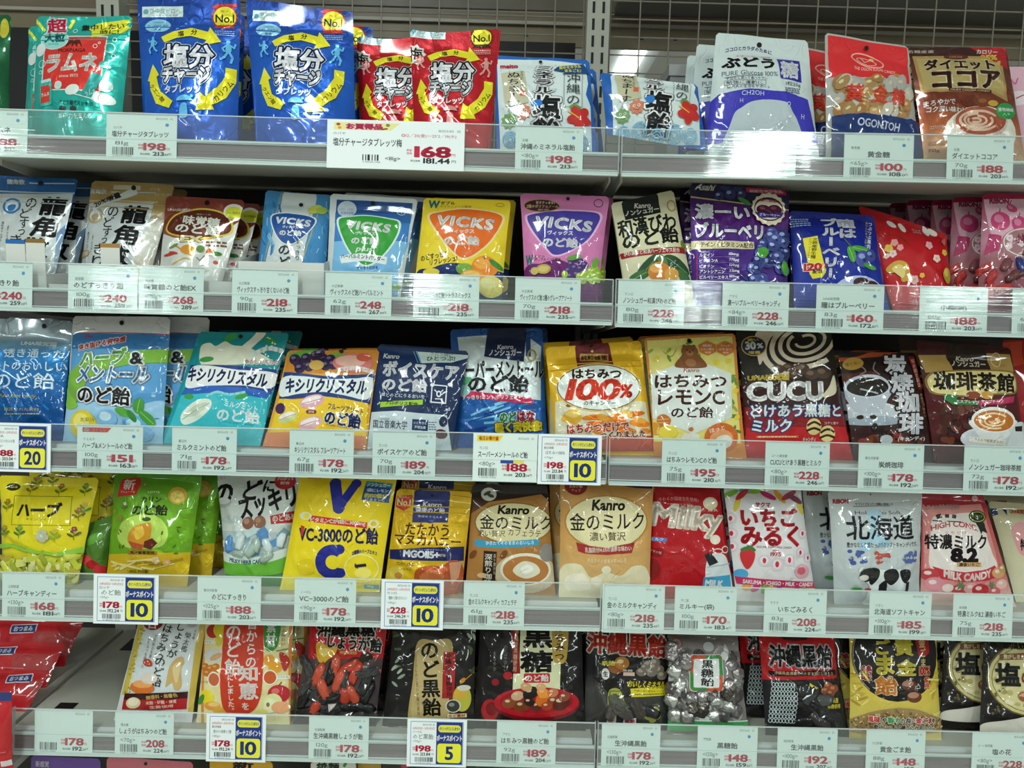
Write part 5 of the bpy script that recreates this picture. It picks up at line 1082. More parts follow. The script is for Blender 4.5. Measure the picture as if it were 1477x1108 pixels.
e += FR(1085, 440, 78, 92, 6, 'eef2f4')+E(1085, 440, 14, 18, 'eef2f4')+E(1085, 440, 7, 10, '16294f')+L([(1062, 418), (1074, 430)], 5, 'eef2f4')+L([(1108, 418), (1096, 430)], 5, 'eef2f4')+L([(1066, 466), (1104, 466)], 5, 'eef2f4')+E(1050, 392, 12, 10, 'eef2f4')+E(1145, 388, 14, 11, 'eef2f4')+L([(1058, 390), (1062, 370)], 5, 'eef2f4')+L([(1154, 386), (1156, 366)], 5, 'eef2f4')
e += P([(718, 532), (860, 530), (960, 540), (1128, 552), (1150, 760), (690, 760)], 'cddbde')+T('国立音楽大学', 822, 600, 186, 42, '1f2c44', b=.015)+T('と共同開発', 790, 572, 60, 12, '5a6a7a')+R(984, 604, 86, 58, '1c345e')+T('のどを守る', 984, 594, 70, 16, 'dfe9ee')+T('声優推薦', 984, 616, 60, 16, 'dfe9ee')+LINES(1050, 590, 40, 4, 12, '5a6a7a', 5, 6)+E(1108, 585, 22, 28, '1c2c50')+E(1095, 650, 34, 26, '5a2a2a')
pouch(2, H2, [(752, 172), (1240, 204), (1152, 720), (694, 690)], e, [(0, '14284e'), (1, '17305e')], 'navy packet with white writing and a green strip on the third shelf', fin='film', B=.013, seal=.08, back=.03, lean=16, group='navy voice care packets', behind=[(-.006, .03, 0, 'navy packet in the shade behind the one with the green strip')])
e = P([(-150, 130), (20, 120), (215, 120), (300, 180), (300, 470), (-120, 440)], 'd9e2e6')+P([(215, 90), (240, 90), (245, 240), (218, 236)], '1c4a8c')
for k in range(30):
    rn = random.Random(k+31); y = rn.uniform(490, 650); x = rn.uniform(-160, 200); e += L([(x, y), (x+rn.uniform(60, 160), y-rn.uniform(5, 35))], rn.uniform(5, 16), rn.choice(['1d5aa8', '3f8ccc', '7fbfe6', '123f86']), 0)
e += P([(16, 60), (222, 84), (206, 268), (-8, 240)], '1a2448')+T('Kanro', 108, 188, 84, 24, 'e9ecf0', b=.03, it=.15)+T('ノンシュガー', 106, 218, 172, 34, 'e9ecf0', b=.04)+RING(250, 232, 26, 34, 9, 'b59a4e')+T('シュガー', 286, 246, 44, 12, '5a6a7a')
e += T('スーパーメントール', 78, 308, 470, 88, '1a1c22', b=.035, o=('eef2f2', .06), r=1)+T('のど飴', 70, 386, 322, 88, '1a1c22', b=.04, o=('eef2f2', .06), r=0)+P([(-140, 418), (245, 458), (258, 476), (250, 494), (-135, 455)], 'cf2f58')+T('すっきり!ミントポリフェノール', 50, 456, 350, 24, 'f4eef0', b=.025)
e += T('のど', 122, 562, 86, 50, '3f9a3a', b=.06, o=('eef2ee', .12))+T('はな', 218, 556, 92, 50, 'c8304a', b=.06, o=('eef2ee', .12))+T('軽く爽快感!', 178, 612, 250, 52, 'e9d02a', b=.06, o=('1c2230', .13), r=3)+LEAF(-150, 390, 40, 18, '4a9a6a', r=60)+LEAF(-110, 370, 40, 18, '5cae7a', r=20)+E(-120, 420, 40, 30, '9fd3cf')
pouch(2, H3, [(-188, 88), (306, 84), (334, 650), (-176, 650)], e, [(0, '1d4f9c'), (.5, '2a6ab4'), (1, '1c56a4')], 'blue and white menthol packet with a pink strip on the third shelf', fin='foil', B=.014, seal=.09, back=.056, lean=13, group='blue and white menthol packets', behind=[(.01, .04, 0, 'blue and white menthol packet behind the one with the pink strip')])
e = P([(478, 168), (662, 158), (684, 282), (490, 294)], '6d1b1f')+R(582, 240, 152, 40, 'b3924a', r=-1)+T('純粋蜂蜜', 582, 242, 140, 28, '5a1c18', b=.03)+E(572, 206, 9, 7, 'e2c07a')
e += P([(368, 480), (560, 440), (860, 480), (905, 740), (370, 740)], 'e2dcc0')
rn = random.Random(12)
for k in range(24): e += E(rn.uniform(560, 860), rn.uniform(535, 640), rn.uniform(28, 60), rn.uniform(10, 22), rn.choice(['f2a53a', 'ee8a1e', 'f7c162', 'e87718']), r=rn.uniform(-25, 15))
e += S([(400, 575), (430, 530), (480, 525), (510, 560), (480, 600), (430, 590)], 'e9b23a')+S([(420, 545), (460, 530), (500, 545), (470, 565)], 'f4d27a')+E(440, 500, 14, 9, '8a5a1a')
e += E(604, 404, 232, 130, 'dcc27c')+E(604, 404, 226, 124, '7a5a1e')+E(604, 404, 220, 119, 'e6e9e3')+T('はちみつ', 592, 332, 262, 50, '3a1a12', b=.04)+T('100', 576, 416, 270, 106, 'd2341e', b=.04, it=.25)+T('%', 750, 424, 62, 66, 'd2341e', b=.05, it=.15)+T('のキャンデー', 606, 488, 172, 26, '4a2a1c', b=.02)
e += P([(540, 660), (900, 660), (910, 740), (520, 740)], 'c8452a')+T('はちみつだけで', 598, 618, 330, 46, 'c8321e', b=.03, o=('f4ecd8', .1), r=3)+T('つくりました', 732, 654, 246, 36, '7a2a14', b=.03, o=('f4ecd8', .1), r=3)
pouch(2, H3, [(322, 186), (832, 148), (908, 740), (364, 700)], e, [(0, 'e0a82c'), (.5, 'e9b82a'), (1, 'e6b41c')], 'yellow honey pouch with a white oval reading 100%', fin='foil', B=.014, seal=.13, back=.03, lean=13, hole=(566, 174, 12), zip_=True, group='yellow honey pouches', behind=[(-.006, .034, .004, 'yellow honey pouch behind the front one, its top left showing')])
e = P([(866, 150), (1322, 122), (1368, 700), (900, 690)], 'e9df7c')
rn = random.Random(3)
for k in range(26):
    x, y = rn.choice([(rn.uniform(870, 1330), rn.uniform(150, 250)), (rn.uniform(1315, 1360), rn.uniform(200, 640)), (rn.uniform(862, 890), rn.uniform(300, 480))]); e += LEAF(x, y, 20, 8, rn.choice(['7a9a3a', '9ab04a', '5f8a34']), r=rn.uniform(0, 180))
for x, y in ((910, 250), (1232, 270), (1300, 260), (1340, 420), (1345, 560)): e += E(x, y, 18, 13, 'e8d23a', r=30)
e += P([(880, 332), (1096, 252), (1312, 328), (1314, 560), (1104, 652), (892, 566)], 'dfe5e0')+T('はちみつ', 1092, 372, 378, 66, '4a2014', b=.03)+T('レモンC', 1094, 456, 350, 76, '4a2014', b=.03)+T('のど飴', 1096, 537, 220, 56, '4a2014', b=.025)+T('Kanro', 1094, 314, 84, 20, 'b4552a', b=.02, it=.15)
B_ = '8a5632'
e += S([(1010, 298), (1040, 240), (1060, 225), (1128, 225), (1150, 245), (1172, 298)], B_)+E(1090, 212, 46, 38, B_)+E(1064, 184, 12, 12, B_)+E(1114, 184, 12, 12, B_)+E(1090, 222, 20, 15, 'a8744a')+E(1090, 215, 7, 5, '3a2014')+E(1076, 204, 4, 4, '2a1810')+E(1106, 204, 4, 4, '2a1810')+E(1090, 274, 30, 22, 'a8744a')
for x, a, b in ((1186, '機能', 'レモン果汁'), (1282, 'ブランド', 'はちみつ')): e += P([(x-46, 172), (x, 150), (x+46, 170), (x+46, 212), (x, 234), (x-44, 214)], 'd9752e')+T(a, x, 178, 50, 14, 'f4e6d0', b=.03)+T(b, x, 198, 70, 14, 'f4e6d0', b=.03)+T('使用', x, 216, 30, 10, 'f4e6d0')
e += L([(950, 212), (990, 240), (1020, 200)], 3, '7a8a3a', 4)+S([(915, 560), (950, 545), (985, 575), (965, 615), (920, 605)], 'c8742e')+L([(915, 575), (975, 570)], 5, 'e6b05a')+L([(915, 590), (970, 590)], 5, 'e6b05a')+S([(895, 590), (925, 600), (930, 640), (900, 650)], 'd99a2e')+E(970, 640, 50, 36, 'ead24a')+E(1090, 625, 14, 12, 'c87a2e')+E(1078, 612, 12, 6, 'dfe5e0')+E(1256, 668, 92, 76, 'd96a2a')+E(1256, 676, 64, 50, 'e9a06a')+E(1270, 690, 46, 36, 'e4e2da')+T('ほっと', 1230, 625, 80, 22, 'f4e6d0', b=.03, r=15)+E(1090, 670, 50, 26, 'e4e6da')
pouch(2, H3, [(850, 136), (1338, 108), (1394, 720), (896, 690)], e, 'dd8a3a', 'pale yellow packet with a bear and a white hexagon on the third shelf', fin='film', B=.014, seal=.09, back=.026, lean=13, hole=(1090, 152, 12), group='pale yellow bear packets', behind=[(-.002, .036, 0, 'pale yellow packet behind the one with the bear')])
e = []
e += R(260, 120, 640, 420, '1a110e')
for q in range(5): e += RING(335-q*4, 130-q*3, 270-q*52, 170-q*33, 30-q*4, 'dccdb4', a0=-30+q*50, a1=235+q*55, r=18)
e += S([(60, 60), (200, 50), (120, 110), (90, 200), (60, 240)], 'dccdb4')
e += S([(440, 360), (470, 300), (480, 390), (420, 420), (400, 410)], 'd9c9ae')+E(40, 142, 66, 56, '1c2648')+RING(40, 142, 66, 56, 5, 'c9a84a')+T('30', 22, 140, 50, 40, 'f0f0e6', b=.05)+T('%', 72, 142, 30, 26, 'f0f0e6', b=.04)+T('増量', 40, 178, 60, 16, 'e6cf5a', b=.03)+T('濃い', 38, 108, 60, 16, 'e6cf5a', b=.03)
for x, y, a in ((160, 270, 36), (215, 262, 34), (285, 270, 44), (340, 300, 40), (405, 290, 46), (250, 300, 36)): e += E(x, y, a, a*.7, '4a3226')+E(x-a*.2, y-a*.2, a*.5, a*.3, '7a5f48')
e += T('UHA味覚糖', 110, 314, 212, 30, 'd3b23a', b=.06)+T('CUCU', 200, 388, 392, 92, 'f0f2f0', b=.055)+T('とけあう黒糖と', 262, 490, 484, 66, 'f2f5f6', b=.03, o=('23407e', .11))+T('ミルク', 128, 570, 200, 64, 'f2f5f6', b=.03, o=('23407e', .11))
e = P([(-10, 470), (510, 480), (600, 800), (-10, 800)], '8a1a1c')+P([(0, 580), (540, 575), (590, 800), (0, 800)], 'c8232a')+e
for x, y in ((352, 575), (428, 612)): e += E(x, y, 42, 44, 'e3cf8a')+L([(x-36, y-6), (x, y-24), (x+36, y-8)], 12, '3a2216', 3)+L([(x-38, y+22), (x, y+8), (x+38, y+20)], 12, '3a2216', 3)
e += R(160, 628, 220, 12, 'c9702a')+LINES(160, 628, 200, 1, 10, 'f0d8b0', 6, 2)+T('キャンディ', 330, 642, 70, 22, 'f0e9e0', b=.04)+T('コクと香り', 448, 556, 80, 14, 'f0e9e0')
pouch(2, H4, [(-50, 52), (458, 66), (572, 700), (0, 720)], e, [(0, '8a1a1e'), (.4, '3a1814'), (1, '2c1a14')], 'dark brown and red packet with a cream milk swirl', fin='film', B=.015, seal=.06, back=.036, lean=13, group='dark brown swirl packets', behind=[(-.008, .034, 0, 'dark brown packet behind the one with the milk swirl')])
e = S([(500, 205), (600, 195), (760, 140), (910, 120), (905, 150), (760, 190), (620, 205), (510, 225)], 'b0451e')+E(572, 236, 56, 34, 'b98f3a', r=12)+T('香り深い', 572, 236, 80, 18, '3a2010', r=10)+S([(500, 300), (560, 290), (700, 300), (730, 520), (560, 540), (520, 420)], '5c2a22')
e += cup(640, 360, 116, 62, 140, 'b8c2cc', '1d100c', 'ccd4dc', hand=0)+E(670, 545, 150, 26, 'a3acb8')+E(600, 525, 18, 12, '2a1610')+E(660, 525, 20, 12, '2a1610')+L([(600, 375), (690, 400)], 8, 'aab2ba')+L([(610, 250), (630, 280), (600, 300), (630, 320)], 6, '9a8a86', 4)+L([(690, 230), (670, 270), (700, 300)], 6, '9a8a86', 4)
for k in range(26):
    rn = random.Random(k+2); x, y = rn.uniform(580, 960), rn.uniform(570, 690); e += E(x, y, 26, 18, rn.choice(['2a1712', '5a2a1c', '7a3a26', '1c0f0c', '8a2a22']), r=rn.uniform(0, 180))
for ch, x, y, w_ in (('炭', 795, 244, 118), ('焼', 822, 344, 122), ('珈', 848, 446, 124), ('琲', 868, 560, 132)): e += T(ch, x, y, w_, 104, 'd6dade', b=.035, o=('2a1a16', .1))
e += P([(870, 196), (902, 194), (946, 370), (920, 378)], '8f1f22')+V('炭火焼き製法', 908, 286, 22, 156, 'ecc8a0', r=12)+V('本格派の味わい', 942, 460, 18, 130, 'b98a5a', r=10)+T('(キャンディ)', 872, 640, 148, 24, 'f0e9e2', b=.03, r=2)+E(735, 645, 36, 26, 'b9c0c6')
pouch(2, H4, [(494, 172), (912, 176), (1010, 680), (572, 680)], e, [(0, '33181a'), (.5, '3c1c1a'), (1, '191112')], 'near-black coffee packet with a white cup and large vertical writing', fin='film', B=.014, seal=.07, back=.032, lean=16, group='near-black coffee packets', behind=[(-.004, .036, .0, 'near-black coffee packet in the shade behind the one with the cup')])
e = P([(925, 190), (1074, 188), (1100, 280), (960, 285)], 'b3914e')+P([(1282, 180), (1420, 185), (1440, 280), (1305, 275)], 'b3914e')+P([(1072, 120), (1280, 120), (1306, 272), (1096, 274)], '2c1813')+T('Kanro', 1176, 210, 92, 24, 'e9dfc8', b=.03, it=.15)+T('ノンシュガー', 1188, 238, 184, 32, 'ece4d2', b=.035)+RING(1342, 216, 28, 40, 4, 'e6d7a2')+T('シュガー', 1372, 246, 56, 14, '4a3020')
for k in range(46):
    rn = random.Random(k+60); x, y = rn.uniform(1020, 1200), rn.uniform(450, 690); e += E(x, y, 24, 16, rn.choice(['2a1410', '4a241a', '6a3626', '3c1a14']), r=rn.uniform(0, 180))
e += S([(955, 330), (975, 290), (1020, 280), (1200, 272), (1400, 276), (1440, 300), (1456, 345), (1430, 400), (1300, 408), (1200, 420), (1060, 412), (985, 396)], '8a6a34')+S([(966, 332), (984, 298), (1026, 288), (1200, 280), (1396, 284), (1432, 306), (1446, 345), (1422, 392), (1300, 400), (1200, 412), (1064, 404), (992, 388)], 'ddc98c')
e += T('珈琲茶館', 1212, 336, 434, 96, '1d130f', b=.035)+T('コーヒー', 1105, 388, 60, 10, '5a3a20', r=2)+T('喫茶店の', 1350, 394, 60, 10, '5a3a20')+E(1188, 410, 38, 22, '8a3a1c')+E(1264, 410, 38, 22, 'd09a4a')+P([(1036, 402), (1110, 408), (1100, 436), (1215, 440), (1215, 462), (1080, 460), (1040, 432)], '2f7a3a')+P([(1215, 440), (1320, 432), (1425, 412), (1418, 446), (1340, 460), (1215, 462)], 'b82a5a')+T('エスプレッソ', 1160, 444, 120, 17, 'f0ece0', b=.03, r=-1)+T('カプチーノ', 1302, 444, 110, 17, 'f0ece0', b=.03, r=3)
e += cup(1302, 540, 122, 68, 100, 'e6e6e4', 'c8742a', 'f2f0ec', hand=0)
for q in range(3): e += RING(1302, 546, 84-q*26, 44-q*14, 9, 'f0d8a8', a0=40+q*70, a1=300+q*70)
e += S([(1385, 640), (1410, 580), (1450, 550), (1500, 570), (1500, 690), (1400, 690)], 'd3d6d6')+P([(1420, 575), (1470, 570), (1470, 600), (1425, 600)], '2a1612')+R(1270, 650, 200, 28, 'e8e2d2', r=-3)+T('カラメルで喫茶店なのに', 1272, 650, 184, 17, '3a2418', r=-3)
pouch(2, H4, [(914, 110), (1424, 150), (1510, 690), (1004, 690)], e, [(0, '4a1412'), (.5, '551618'), (1, '40140f')], 'dark red cafe packet with a cream plaque and a cappuccino', fin='film', B=.015, seal=.14, back=.028, lean=13, group='dark red cafe packets', behind=[(-.004, .036, .004, 'dark red cafe packet in the shade behind the front one')])
pouch(2, H4, [(1372, 112), (1800, 110), (1800, 690), (1440, 690)], P([(1375, 125), (1480, 120), (1480, 240), (1400, 260)], 'd0482a'), 'a8201c', 'red packet cut by the right photo edge on the third shelf', fin='film', back=.075, lean=11)
tag(2, H1, -68, 292, 'UHA', '透き通ったミントのおいしいのど飴', '<92g>', '188', '203', '04', 'bonus point card reading 20 at the left photo edge', kind='b', front=True, extra='20')
tag(2, H1, 444, 822, 'りんもり', 'ハーブ&メントールのど飴', '100g', '151', '163', '08', 'price tag reading 151 below the white and blue herb packet', extra='red', nw=76)
tag(2, H1, 990, 1362, '春日井', 'ミルクミントのど飴', '71g', '178', '192', '24', 'price tag reading 71g and 178 below the teal packet', nw=76)
tag(2, H2, 286, 628, '春日井', 'キシリクリスタル フルーツアソート', '67g', '178', '192', '24', 'price tag reading 67g and 178 below the orange fruit packet', nw=79)
tag(2, H2, 728, 1064, 'カンロ', 'ボイスケアのど飴', '70g', '189', '204', '12', 'price tag reading 189 below the navy packet', nw=78)
tag(2, H3, -66, 276, 'カンロ', 'スーパーメントールのど飴', '<80g>', '188', '203', '04', 'white bargain tag reading 188 below the blue and white menthol packet', extra='day', front=True, dot=False, nw=77)
tag(2, H3, 280, 618, '春日井製菓', 'はちみつ100%', '<70g>', '198', '213', '84', 'bonus point card reading 10 and 198 below the yellow honey pouch', kind='b', front=True)
tag(2, H3, 940, 1280, 'カンロ', 'はちみつレモンCのど飴', '75g', '195', '210', '6', 'price tag reading 195 below the pale yellow bear packet', nw=78)
tag(2, H4, 98, 440, 'ユーハ味覚糖', 'CUCUとけあう黒糖とミルク', '<80g>', '228', '246', '24', 'price tag reading 228 below the packet with the milk swirl', nw=79)
tag(2, H4, 594, 942, '春日井製菓', '炭焼珈琲', '<100g>', '178', '192', '24', 'price tag reading 100g and 178 below the near-black coffee packet', nw=38)
tag(2, H4, 1156, 1502, 'カンロ', 'ノンシュガー珈琲茶館', '72g', '178', '192', '24', 'price tag reading 72g and 178 below the dark red cafe packet', nw=80)

# ------------------------------------------------------------------ row 4
def sprig(x, y, k, c1, c2):
    return L([(x, y+30*k), (x+4*k, y-20*k)], 3, c1)+LEAF(x-14*k, y+6*k, 16*k, 6*k, c1, r=-30)+LEAF(x+18*k, y, 16*k, 6*k, c1, r=35)+LEAF(x-8*k, y-14*k, 13*k, 5*k, c1, r=-50)+FLOWER(x+4*k, y-24*k, 13*k, c2, 'b8a02a')
def herb():
    e = FR(245, 306, 340, 166, 3, '5c5a14', r=-1)+T('ハーブ', 236, 300, 252, 78, '2c2a14', b=.05, it=.1)+T('キャンディ', 226, 354, 124, 18, '6a641a')+E(60, 170, 42, 22, '1f1d10')+T('Herb', 60, 170, 50, 12, 'e4d84a', it=.2)
    for x, y, c1, c2 in ((170, 180, '7a7a1e', '9a6a2a'), (290, 130, '5a7a24', 'a84a2a'), (340, 190, '6a7a20', '9a5a2a'), (480, 190, '4f7a24', '6a8a34'), (480, 300, '4f8a2a', 'd0a83a'), (455, 330, '7a6a20', 'a86a3a'), (430, 440, '5a5a1e', '8a2a3a'), (130, 430, '3f7a2a', '7f9a4a'), (40, 280, '6a7a1e', '9a6a2a'), (30, 430, '5f8a2a', 'a88a3a'), (330, 450, '8aa82a', 'c9b83a'), (200, 140, '6a7a1e', 'a8742a')): e += sprig(x, y, 1.15, c1, c2)
    e += FLOWER(270, 448, 36, 'b8bca0', 'd8d2b0')
    e += P([(-20, 500), (100, 490), (230, 530), (340, 548), (500, 508), (490, 545), (350, 568), (200, 545), (80, 515), (-20, 525)], '8ec23a')
    rn = random.Random(8)
    for k in range(46): e += [(rn.uniform(0, 470), rn.uniform(570, 700), rn.uniform(0, 180), [(rn.choice(['c8cf3a', 'a8b82a', 'dfe07a', '8a9a2a', 'b8a83a', 'e8e6a0']), fan([(-36, -12), (34, -16), (38, 12), (-30, 16)]))])]
    return e
pouch(3, I1, [(-24, 102), (556, 118), (440, 690), (-10, 690)], herb(), [(0, 'b8b83a'), (.22, 'b8b03a'), (.3, 'e3d320'), (1, 'dfcc18')], 'yellow herb candy packet with a framed black word, far left of the fourth shelf', fin='film', B=.017, seal=.1, back=.028, lean=15, wr=1.5, group='yellow herb candy packets',
      candies=[([(0, 560), (200, 580), (460, 560), (450, 720), (0, 720)], 70, (14, 6, 5), ['c9cc48', 'b4b838', 'd8d888', 'a0a838'], 'film', 'wrapped_candy')],
      behind=[(.02, .034, .004, 'yellow herb candy packet behind, leaning to the right of the front one')])
pouch(3, I1, [(500, 380), (640, 330), (600, 670), (440, 670)], sum([E(470+k*37 % 120, 560+k*29 % 90, 30, 26, ('c8242c', 'd8404a', 'b01820')[k % 3]) for k in range(8)], [])+LEAF(540, 470, 60, 26, '5f9a34', r=20), '4f7a2c', 'small green and red packet tucked between the yellow and the green packets', fin='film', B=.012, back=.05, wr=1.5)
e = P([(600, 560), (840, 545), (1090, 548), (1075, 800), (580, 800)], 'd8b21c')+S([(700, 380), (800, 330), (920, 340), (980, 420), (940, 510), (760, 520), (680, 470)], 'b8d860')
e += P([(690, 122), (796, 114), (806, 160), (788, 212), (668, 228), (676, 170)], 'c62a26')+T('新', 738, 156, 66, 58, 'f2e6d8', b=.02)+T('リニューアル', 735, 198, 90, 12, 'f2e6d8')+T('LOTTE', 888, 200, 66, 10, 'eef2d8')+T('カリン', 876, 242, 114, 32, '2a2c18', b=.03)+T('のど飴', 870, 302, 206, 58, '2a2c18', b=.03)
e += E(1025, 220, 54, 50, 'c9a236', r=-20)+E(1025, 226, 42, 34, 'e3c968', r=-20)+T('のど', 1022, 205, 40, 14, '7a5a14')+S([(780, 400), (830, 380), (880, 375), (886, 420), (875, 470), (850, 515), (800, 525), (750, 490), (752, 440)], 'd8942a')+S([(790, 410), (830, 395), (845, 440), (800, 470)], 'ecc04a')+LEAF(856, 354, 26, 12, '2f5a1e')+P([(845, 480), (890, 462), (922, 490), (880, 528), (838, 515)], '6a2a1c')+P([(750, 478), (840, 500), (830, 530), (770, 520)], 'b8562a')+R(830, 545, 170, 24, 'a87a1a')+T('果汁蜂蜜使用', 830, 545, 140, 18, '3a2a0c', b=.03)
for k in range(30):
    rn = random.Random(k+3); x, y = rn.uniform(650, 1050), rn.uniform(400, 560)
    if abs(x-830) > 110: e += LEAF(x, y, 13, 5, rn.choice(['4a7a1e', '7a9a2a', '6a5a2a']), r=rn.uniform(0, 180))
e += sprig(720, 285, .8, '5a7a2a', 'e6dcd0')+E(655, 310, 16, 14, '8aa82a')+E(695, 350, 18, 16, '9a8a3a')+sprig(830, 170, .5, '8a7a3a', 'b89a6a')
for k in range(16):
    rn = random.Random(k+40); e += L([(rn.uniform(620, 1060), rn.uniform(580, 650)), (rn.uniform(620, 1060), rn.uniform(580, 650))], rn.uniform(4, 12), rn.choice(['eed878', 'b08a10', 'f2e29a']))
e += FLOWER(910, 588, 22, 'e6c8b0')+FLOWER(970, 600, 22, 'd8a878')+T('しみわたる、かりんの果汁', 800, 652, 120, 20, '3a2a0c', b=.03)
pouch(3, I1, [(648, 76), (1156, 92), (1072, 700), (596, 700)], e, [(0, '8aa81e'), (.3, '6ea81c'), (.6, '74ac20'), (1, '4c8a18')], 'green quince packet with a gold foot and a red corner on the fourth shelf', fin='foil', B=.016, seal=.07, back=.03, lean=13, group='green quince packets', behind=[(.02, .034, 0, 'green quince packet second in its row, right edge showing'), (.026, .07, 0, 'green quince packet at the back of its row')])
e = P([(-120, 80), (340, 80), (325, 300), (290, 400), (-80, 390)], 'd2d8d2')+T('ミルクハーブ', -60, 95, 110, 24, '3a4a2a', r=18)+T('の', -70, 195, 100, 104, '16181a', b=.04, it=.15)+T('ど', 88, 172, 84, 104, '16181a', b=.04, it=.15)+T('に', 176, 150, 54, 60, '16181a', b=.04, it=.15)+T('スッキリ', 168, 240, 306, 116, '16181a', b=.04, it=.12, r=17)+E(258, 125, 58, 46, 'b8262a')+T('プロポリス', 258, 112, 90, 16, 'f2e4d8', b=.03)+T('配合', 258, 136, 50, 16, 'f2e4d8', b=.03)
e += P([(190, 312), (330, 280), (332, 345), (196, 356)], 'b8262a')+T('のどあめ', 262, 320, 116, 34, 'f2e9e0', b=.04, r=8)+E(72, 350, 32, 34, '8a5640')+E(136, 345, 34, 36, '93604a')+E(64, 340, 16, 16, 'b0826a')+E(128, 334, 16, 16, 'b0826a')+E(-70, 240, 50, 26, 'b8bcb4')+E(-70, 230, 40, 18, 'd8dcd6')+E(-20, 330, 60, 22, 'c3c9c4')
rn = random.Random(10)
for k in range(30): e += [(rn.uniform(-70, 290), rn.uniform(390, 530), rn.uniform(0, 90), [(rn.choice(['9fb0b4', 'c3d0d2', '7f9aa8', '5c8cbc', 'b8c4b8', 'dde6e6']), fan([(-32, -16), (30, -20), (34, 18), (-30, 20)]))])]
e += S([(-70, 520), (0, 545), (140, 545), (280, 500), (300, 540), (230, 620), (-60, 620)], '6ab23a')+S([(-70, 500), (0, 525), (140, 525), (280, 480), (280, 520), (140, 562), (-60, 555)], 'd8e2d8')+T('MILKY HERB CANDY', 70, 543, 200, 20, '2a5a7a', b=.05, arc=-14)
pouch(3, I2, [(-110, 84), (338, 88), (268, 612), (-66, 612)], e, [(0, '1f6a2a'), (.06, '2f7f34'), (.25, 'a8b4b2'), (.5, 'b8c4c4'), (1, 'c9d0ca')], 'white, clear and green herb packet with slanted black writing', fin='film', B=.016, seal=.07, back=.04, lean=17, wr=1.4, group='white and green herb packets', behind=[(.002, .036, .0, 'white and green herb packet behind the one with slanted writing')],
      candies=[([(-60, 400), (280, 390), (270, 520), (-50, 530)], 72, (13, 7, 6), ['b4c4c8', '8fb0cc', 'd4dede', '5f92c4', 'a8b8ac'], 'film', 'wrapped_candy')])
N_ = '23298e'
e = L([(528, 140), (552, 270)], 62, N_)+L([(552, 270), (636, 145)], 46, N_)+E(528, 138, 31, 28, N_)+E(552, 272, 30, 28, N_)+E(640, 140, 28, 24, N_)+RING(520, 556, 94, 94, 56, N_, a0=50, a1=318)+E(556, 488, 30, 27, N_)+E(558, 614, 30, 27, N_)
e += R(415, 96, 70, 30, 'd03a24')+P([(392, 306), (706, 346), (704, 378), (390, 340)], 'cf2a24')+T('ビタミンCが1袋に3000mg', 548, 342, 296, 28, 'f6f0e6', b=.035, r=-2)+T('VC-3000のど飴', 548, 412, 424, 84, '2a2c5a', b=.035)+P([(344, 360), (366, 366), (356, 420), (346, 416)], 'c8302a')
e += P([(692, 128), (832, 140), (816, 242), (672, 226)], '1f4f8e')+P([(694, 126), (834, 138), (830, 160), (690, 150)], '2f93a4')+T('ノンシュガー', 760, 146, 122, 20, 'eef2f0', b=.04)+T('1袋にレモン', 756, 176, 110, 18, 'eef2f0', b=.03)+T('約150個分', 748, 204, 120, 24, 'f0e24a', b=.04)+T('ビタミンC', 744, 226, 100, 14, 'eef2f0', b=.03)
e += E(372, 310, 36, 22, 'e6e2c8')+E(376, 312, 20, 16, 'efd94a')+E(738, 352, 30, 24, 'efe6a8')+E(738, 354, 16, 14, 'e6c83a')+RING(672, 590, 90, 76, 5, 'f4eeb8')+T('12種類のハーブエキス', 690, 512, 130, 22, '2a3a7a', b=.03, arc=14)+R(668, 575, 60, 16, '20243a', r=8)+L([(640, 565), (655, 595)], 6, '20243a')+E(680, 615, 46, 30, 'f4e26a')+R(720, 690, 80, 22, '4a9ab8')+T('90g', 715, 690, 36, 14, 'eef2f0')+S([(330, 560), (400, 540), (420, 610), (340, 620)], 'e6c61a')
pouch(3, I2, [(338, 84), (856, 104), (762, 720), (228, 700)], e, [(0, 'efda30'), (.4, 'eed31c'), (1, 'e8c816')], 'bright yellow packet with big blue letters V and C', fin='film', B=.015, seal=.05, back=.026, lean=14, group='bright yellow packets', behind=[(-.006, .034, 0, 'bright yellow packet behind the one with the blue letters')])
